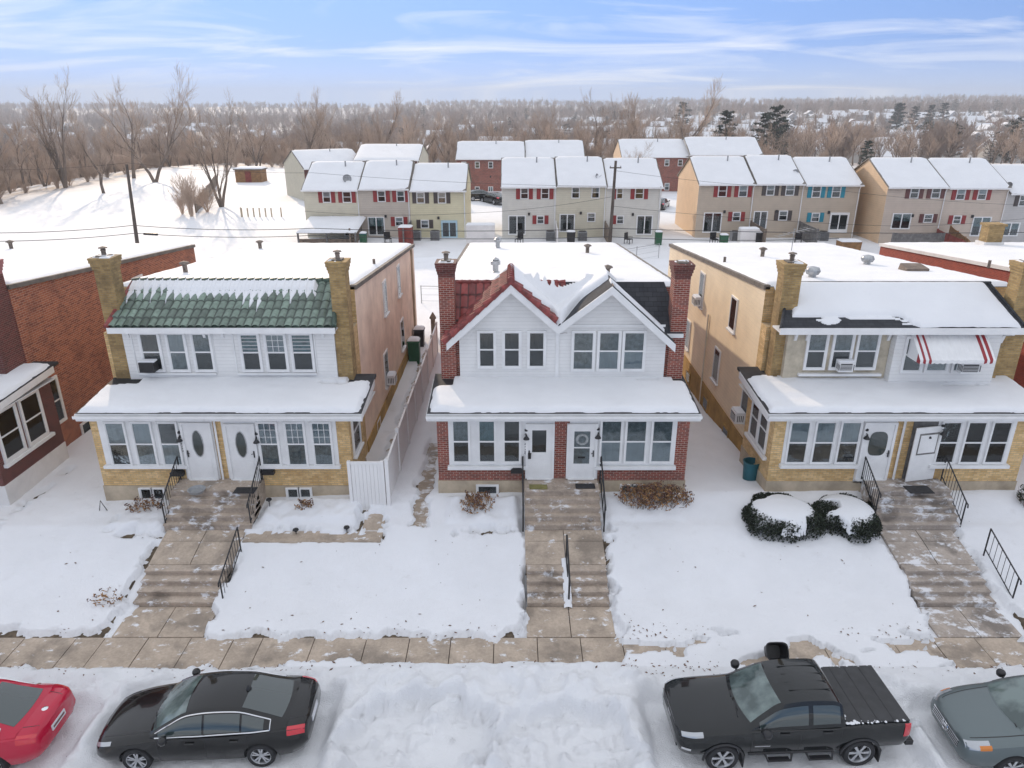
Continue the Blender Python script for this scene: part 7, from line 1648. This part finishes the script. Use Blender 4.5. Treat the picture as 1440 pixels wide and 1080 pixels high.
# ------------------------------------------------------------------ back yards
def yard_box(name, px, yb, w, d, h, mat_, label, cat, Y=None, group=None, lid=None, taper=.9, snow=True):
    X, Y_ = PZ(px, yb, 1.85) if Y is None else (PY(px, yb, Y)[0], Y); z = land(X, Y_); mb = MB(); a, b_ = w/2, d/2; c = taper
    mb.hexa([(X-a*c, Y_-b_*c, z-.2), (X+a*c, Y_-b_*c, z-.2), (X+a*c, Y_+b_*c, z-.2), (X-a*c, Y_+b_*c, z-.2), (X-a, Y_-b_, z+h), (X+a, Y_-b_, z+h), (X+a, Y_+b_, z+h), (X-a, Y_+b_, z+h)])
    o = mb.build(name, M[mat_]); tag(o, label, cat, group)
    mb = MB()
    if lid: mb.hexa([(X-a-.04, Y_-b_-.05, z+h+.002), (X+a+.04, Y_-b_-.05, z+h+.002), (X+a+.04, Y_+b_+.03, z+h+.002), (X-a-.04, Y_+b_+.03, z+h+.002), (X-a, Y_-b_, z+h+.07), (X+a, Y_-b_, z+h+.07), (X+a, Y_+b_, z+h+.11), (X-a, Y_+b_, z+h+.11)]); mb.build('lid', M[lid], o)
    if snow: snow_sheet(o, X-a-.02, X+a+.02, Y_-b_-.02, Y_+b_+.02, lambda X, Y: 0*X+z+h+(.11 if lid else .01), .12, .08, .08, .03, .03, int(px))
    return o
def acunit(px, yb, label, Y=68.3):
    X = PY(px, yb, Y)[0]; z = land(X, Y); mb = MB(); mb.box(X-.42, X+.42, Y-.42, Y+.42, z-.1, z+.85, 0)
    for k in range(9): mb.box(X-.40, X+.40, Y-.435, Y-.421, z+.06+k*.085, z+.10+k*.085, 1)
    o = mb.build('heat_pump', [M['grey_metal'], M['black_plastic']]); tag(o, label, 'heat pump', 'grey outdoor units behind the townhouses'); mb = MB(); mb.lathe((X, Y, z+.851), [(.36, 0), (.36, .05), (.05, .06)], 16); mb.build('fan_guard', M['black_plastic'], o)
for i, (px, yb, lb) in enumerate(((586, 334, 'charcoal outdoor unit left of the light blue patio door'), (612, 334, 'charcoal outdoor unit nearest the light blue patio door'), (774, 330, 'outdoor unit at the left of the unshuttered ivory unit'), (819, 328, 'outdoor unit before the unshuttered ivory unit'), (1035, 324, 'outdoor unit right of the peach gable end patio door'), (1158, 326, 'round-cornered dark outdoor unit left of the french doors'))): acunit(px, yb, lb, 68.6)
yard_box('trash_bin', 511, 335, .6, .6, 1.0, 'bin_green', 'teal bin beside the snowy patio cover', 'bin', 66, None, 'bin_blue')
yard_box('trash_bin', 926, 333, .6, .65, 1.1, 'bin_green', 'green bin standing alone in the gap before the tan gable', 'bin', 66.5, None, 'bin_green')
yard_box('trash_bin', 1018, 335, .7, .6, .9, 'bin_green', 'dark green bin before the red shuttered tan unit', 'bin', 66.2, None, 'bin_green')
yard_box('trash_bin', 1066, 334, .6, .6, 1.1, 'black_plastic', 'black bin before the charcoal shuttered tan unit', 'bin', 66.2, None, 'black_plastic')
yard_box('storage_box', 1052, 334, 1.7, .9, 1.5, 'foundation_white', 'white garden storage box with snow on top', 'storage box', 66.4, taper=1)
yard_box('storage_box', 571, 337, 1.2, 1.2, 1.7, 'wood_red', 'brown storage box by the pale yellow unit', 'storage box', 66, taper=1)
yard_box('covered_grill', 803, 330, .8, .6, 1.1, 'black_plastic', 'black covered grill by the ivory unit patio door', 'grill', 67.2, taper=.8)
yard_box('covered_furniture', 1195, 335, 1.8, 1.2, .8, 'wood_brown', 'brown covered furniture under snow by the french doors', 'garden furniture', 64, taper=.95)
yard_box('trash_bin', 583, 500, .6, .6, 1.05, 'bin_green', 'green bin in the alley behind the tan brick house', 'bin', 36.2, None, 'bin_green')
yard_box('trash_bin', 590, 477, .55, .55, .95, 'black_plastic', 'black bin behind the green one in the alley', 'bin', 38.6, None, 'black_plastic')
# patio cover of the cream unit
ax0, ax1 = PY(420, 318, 66)[0], PY(503, 318, 66)[0]; pc = thing('patio_cover', (ax0, 66, 2), 'snow-covered patio cover on posts before the cream townhouse unit', 'patio cover')
mb = MB(); mb.hexa([(ax0, 65, 3.2), (ax1, 65, 3.2), (ax1, 69.9, 3.9), (ax0, 69.9, 3.9), (ax0, 65, 3.3), (ax1, 65, 3.3), (ax1, 69.9, 4.0), (ax0, 69.9, 4.0)]); mb.build('roof', M['wood_grey'], pc)
for x in (ax0+.1, (ax0+ax1)/2, ax1-.1): mb = MB(); mb.box(x-.07, x+.07, 65.05, 65.2, 1.2, 3.2); mb.build('post', M['wood_grey'], pc)
mb = MB(); mb.box(ax0, ax1, 65.6, 65.7, 1.2, 2.6); mb.build('side_screen', M['wood_weathered'], pc)
snow_sheet(pc, ax0-.05, ax1+.05, 64.95, 69.85, lambda X, Y: 3.3+(Y-65)*.143, .2, .2, .15, .08, .06, 5)
# sheds and fences
def fence(pts, h, mat_, label, gap=0.0, board=.14, name='wood_fence', cat='fence', rails=True, group=None, snow=False):
    t = None
    for (x0, y0), (x1, y1) in zip(pts[:-1], pts[1:]):
        L = math.hypot(x1-x0, y1-y0); n = max(1, int(L/(board+gap))); ux, uy = (x1-x0)/L, (y1-y0)/L
        if t is None: t = thing(name, (x0, y0, land(x0, y0)), label, cat, group)
        mb = MB()
        for k in range(n):
            a = k*(board+gap); xa, ya = x0+ux*a, y0+uy*a; xb, yb = xa+ux*board*.95, ya+uy*board*.95; z = land((xa+xb)/2, (ya+yb)/2); w = .02
            mb.hexa([(xa-uy*w, ya+ux*w, z-.2), (xa+uy*w, ya-ux*w, z-.2), (xb+uy*w, yb-ux*w, z-.2), (xb-uy*w, yb+ux*w, z-.2), (xa-uy*w, ya+ux*w, z+h), (xa+uy*w, ya-ux*w, z+h), (xb+uy*w, yb-ux*w, z+h), (xb-uy*w, yb+ux*w, z+h)])
        mb.build('panel', M[mat_], t); m2 = max(1, int(L/2.4))
        for k in range(m2+1):
            x, y = x0+(x1-x0)*k/m2, y0+(y1-y0)*k/m2; z = land(x, y); mb = MB(); mb.box(x-.06, x+.06, y-.06, y+.06, z-.3, z+h+.06); mb.build('post', M[mat_], t)
    return t
g1_ = PZ(1207, 304, 2); g2_ = PZ(1252, 336, 1.7)
fence([(g1_[0], 66.5), (g2_[0], 58)], 1.7, 'wood_brown', 'brown board fence between the teal shuttered and the maroon-brown shuttered units')
fence([(PY(1256, 330, 62)[0], 62), (PY(1328, 330, 62)[0], 62)], 1.8, 'wood_grey', 'grey weathered board fence before the maroon-brown shuttered unit')
fence([(PY(1330, 315, 65)[0], 66), (PY(1352, 338, 60)[0], 58)], 1.5, 'wood_red', 'red-brown board fence beside the dark red shuttered unit')
fence([(PZ(276, 301, 2)), (PZ(304, 262, 2))], 1.6, 'wood_weathered', 'weathered log-coloured fence at the corner of the snowy field')
fence([PZ(340, 306, 2), PZ(396, 305, 2)], 1.0, 'foundation', 'low pale open picket fence on the snowy field', gap=.5, board=.16)
for x_, nm, m2 in ((xA[1], 'the cream and the greyish beige townhouse units', 'wood_weathered'), (xA[2], 'the greyish beige and the pale yellow townhouse units', 'wood_grey'), (xB[1], 'the left off-white and the unshuttered ivory units', 'foundation_white'), (xB[2], 'the unshuttered ivory unit and the one behind the pole', 'wood_weathered'), (xC[1], 'the red and the charcoal shuttered tan units', 'wood_weathered'), (xC[2], 'the charcoal and the teal shuttered tan units', 'wood_grey')):
    fence([(x_, 69.8), (x_ - .1, 65.2)], 1.6, m2, 'board screen between ' + nm, name='privacy_screen', group='board screens between the back yards')
def garden_chair(px, yb, label, rz):
    X, Y = PY(px, yb, 67)[0], 67.0; z = land(X, Y); mb = MB(); q = Matrix.Rotation(rz, 3, 'Z')
    mb.xf = lambda p: Vector((X, Y, z)) + q @ Vector(p)
    mb.box(-.3, .3, -.3, .3, .38, .44); mb.box(-.3, .3, .24, .3, .44, 1.0)
    for a in (-.27, .27):
        mb.box(a-.03, a+.03, -.3, .28, .58, .62)
        for b_ in (-.27, .27): mb.box(a-.025, a+.025, b_-.025, b_+.025, -.1, .38)
    tag(mb.build('garden_chair', M['black_plastic']), label, 'garden chair', 'garden chairs in the back yards')
garden_chair(545, 331, 'dark garden chair before the greyish beige unit', .4); garden_chair(730, 330, 'dark garden chair before the left off-white unit', -.5); garden_chair(884, 331, 'dark garden chair right of the leaning pole', .9); garden_chair(1005, 328, 'dark garden chair before the peach gable end unit', .2); garden_chair(1124, 327, 'dark garden chair between the charcoal and teal shuttered units', -.3)
yard_box('storage_box', 676, 336, 2.6, 1.0, 1.9, 'foundation_white', 'white snow-domed garden frame right of the pale yellow unit', 'garden frame', 66, taper=1)
def wirefence(pts, label, h=1.2):
    t = thing('wire_fence', (pts[0][0], pts[0][1], land(*pts[0])), label, 'fence', 'wire fences of the back yards')
    mb = MB(); mb2 = MB()
    for (x0, y0), (x1, y1) in zip(pts[:-1], pts[1:]):
        L = math.hypot(x1-x0, y1-y0); n = max(1, int(L/2.2))
        for k in range(n+1):
            x, y = x0+(x1-x0)*k/n, y0+(y1-y0)*k/n; z = land(x, y); p_ = MB(); p_.tube([(x, y, z-.2), (x, y, z+h+.05)], .03, 6); p_.build('post', M['grey_metal'], t)
        for f in (.15, .5, .85, 1): mb.tube([(x0, y0, land(x0, y0)+h*f), (x1, y1, land(x1, y1)+h*f)], .022 if f == 1 else .008, 5)
    mb.build('rail', M['grey_metal'], t)
wirefence([(-6.2, 47.5), (-2.6, 47.5)], 'wire fence across the yard between the tan and the red brick houses'); wirefence([(8.3, 44), (8.3, 58), (12.5, 60.5)], 'wire fence along the yard behind the yellow-flanked house')
wirefence([(-1, 59), (8.2, 59)], 'wire fence before the off-white townhouse units')
g3 = PZ(610, 478, 1.0); mb = MB(); mb.box(g3[0]-.12, g3[0]+.12, g3[1]-.12, g3[1]+.12, .5, 2.3); mb.lathe((g3[0], g3[1], 2.3), [(.2, 0), (.2, .08), (.02, .4)], 4); tag(mb.build('gate_post', M['wood_weathered']), 'weathered pointed post at the rear end of the alley', 'post')
X, Y = PZ(350, 256, 2); sh = thing('shed', (X, Y, 2), 'small dark brown shed with snowy roof at the edge of the wood', 'shed'); z = land(X, Y); mb = MB(); mb.box(X-2.2, X+2.2, Y, Y+3, z-.3, z+2.0); mb.build('wall', M['wood_brown'], sh)
mb = MB(); mb.box(X-2.4, X+2.4, Y-.2, Y+3.2, z+2.0, z+2.2); mb.build('roof', M['roof_edge'], sh); snow_sheet(sh, X-2.4, X+2.4, Y-.2, Y+3.2, lambda a, b_: 0*a+z+2.2, .25, .3, .15, .05, .05, 3)
mb = MB(); mb.box(X-.5, X+.5, Y-.03, Y-.004, z, z+1.8); mb.build('door', M['wood_red'], sh)
# brush by the field fence
for i, (px, yb, s_) in enumerate(((270, 306, 1.1), (292, 300, .8), (257, 303, .7))):
    X, Y = PZ(px, yb, 2); o = bpy.data.objects.new('bare_shrub', BK[i % 2]); o.location = (X, Y, land(X, Y)); o.rotation_euler = (0, 0, i*2.0); o.scale = (s_, s_, s_); link(o); tag(o, ('pale leafless shrub at the near end of the log-coloured fence', 'leafless shrub between the log-coloured fence and the multi-stemmed tree', 'smaller leafless shrub left of the log-coloured fence')[i], 'shrub')
# cars on the second street: copies of the sedan
def copy_tree(o, parent=None):
    c = o.copy(); C.objects.link(c); c.parent = parent
    for ch in list(o.children): copy_tree(ch, c)
    return c
src = bpy.data.objects['parked_car']
for px, yb, rz, lb in ((694, 285, 2.2, 'dark car parked by the red brick row, seen in the gap'), (928, 292, 1.2, 'car parked by the small dark bare tree in the gap'), (676, 282, .3, 'car with snow around it at the left of the gap before the brick row')):
    X, Y = PZ(px, yb, 2); c = copy_tree(src); c.location = (X, Y, land(X, Y)); c.rotation_euler = (0, 0, rz); tag(c, lb, 'car', 'cars parked on the second street')

# ------------------------------------------------------------------ winter haze
mb = MB(); mb.box(-2540, 2540, -75, 2640, -40, 75)
m_ = bpy.data.materials.new('haze'); m_.use_nodes = True; nt = m_.node_tree; nt.nodes.clear(); o_ = nt.nodes.new('ShaderNodeOutputMaterial'); pv = nt.nodes.new('ShaderNodeVolumePrincipled')
pv.inputs['Color'].default_value = (.80, .85, .93, 1); pv.inputs['Density'].default_value = 0.00042; pv.inputs['Anisotropy'].default_value = 0.1; nt.links.new(pv.outputs[0], o_.inputs['Volume']); M['haze'] = m_
o = mb.build('haze', m_); o['kind'] = 'stuff'
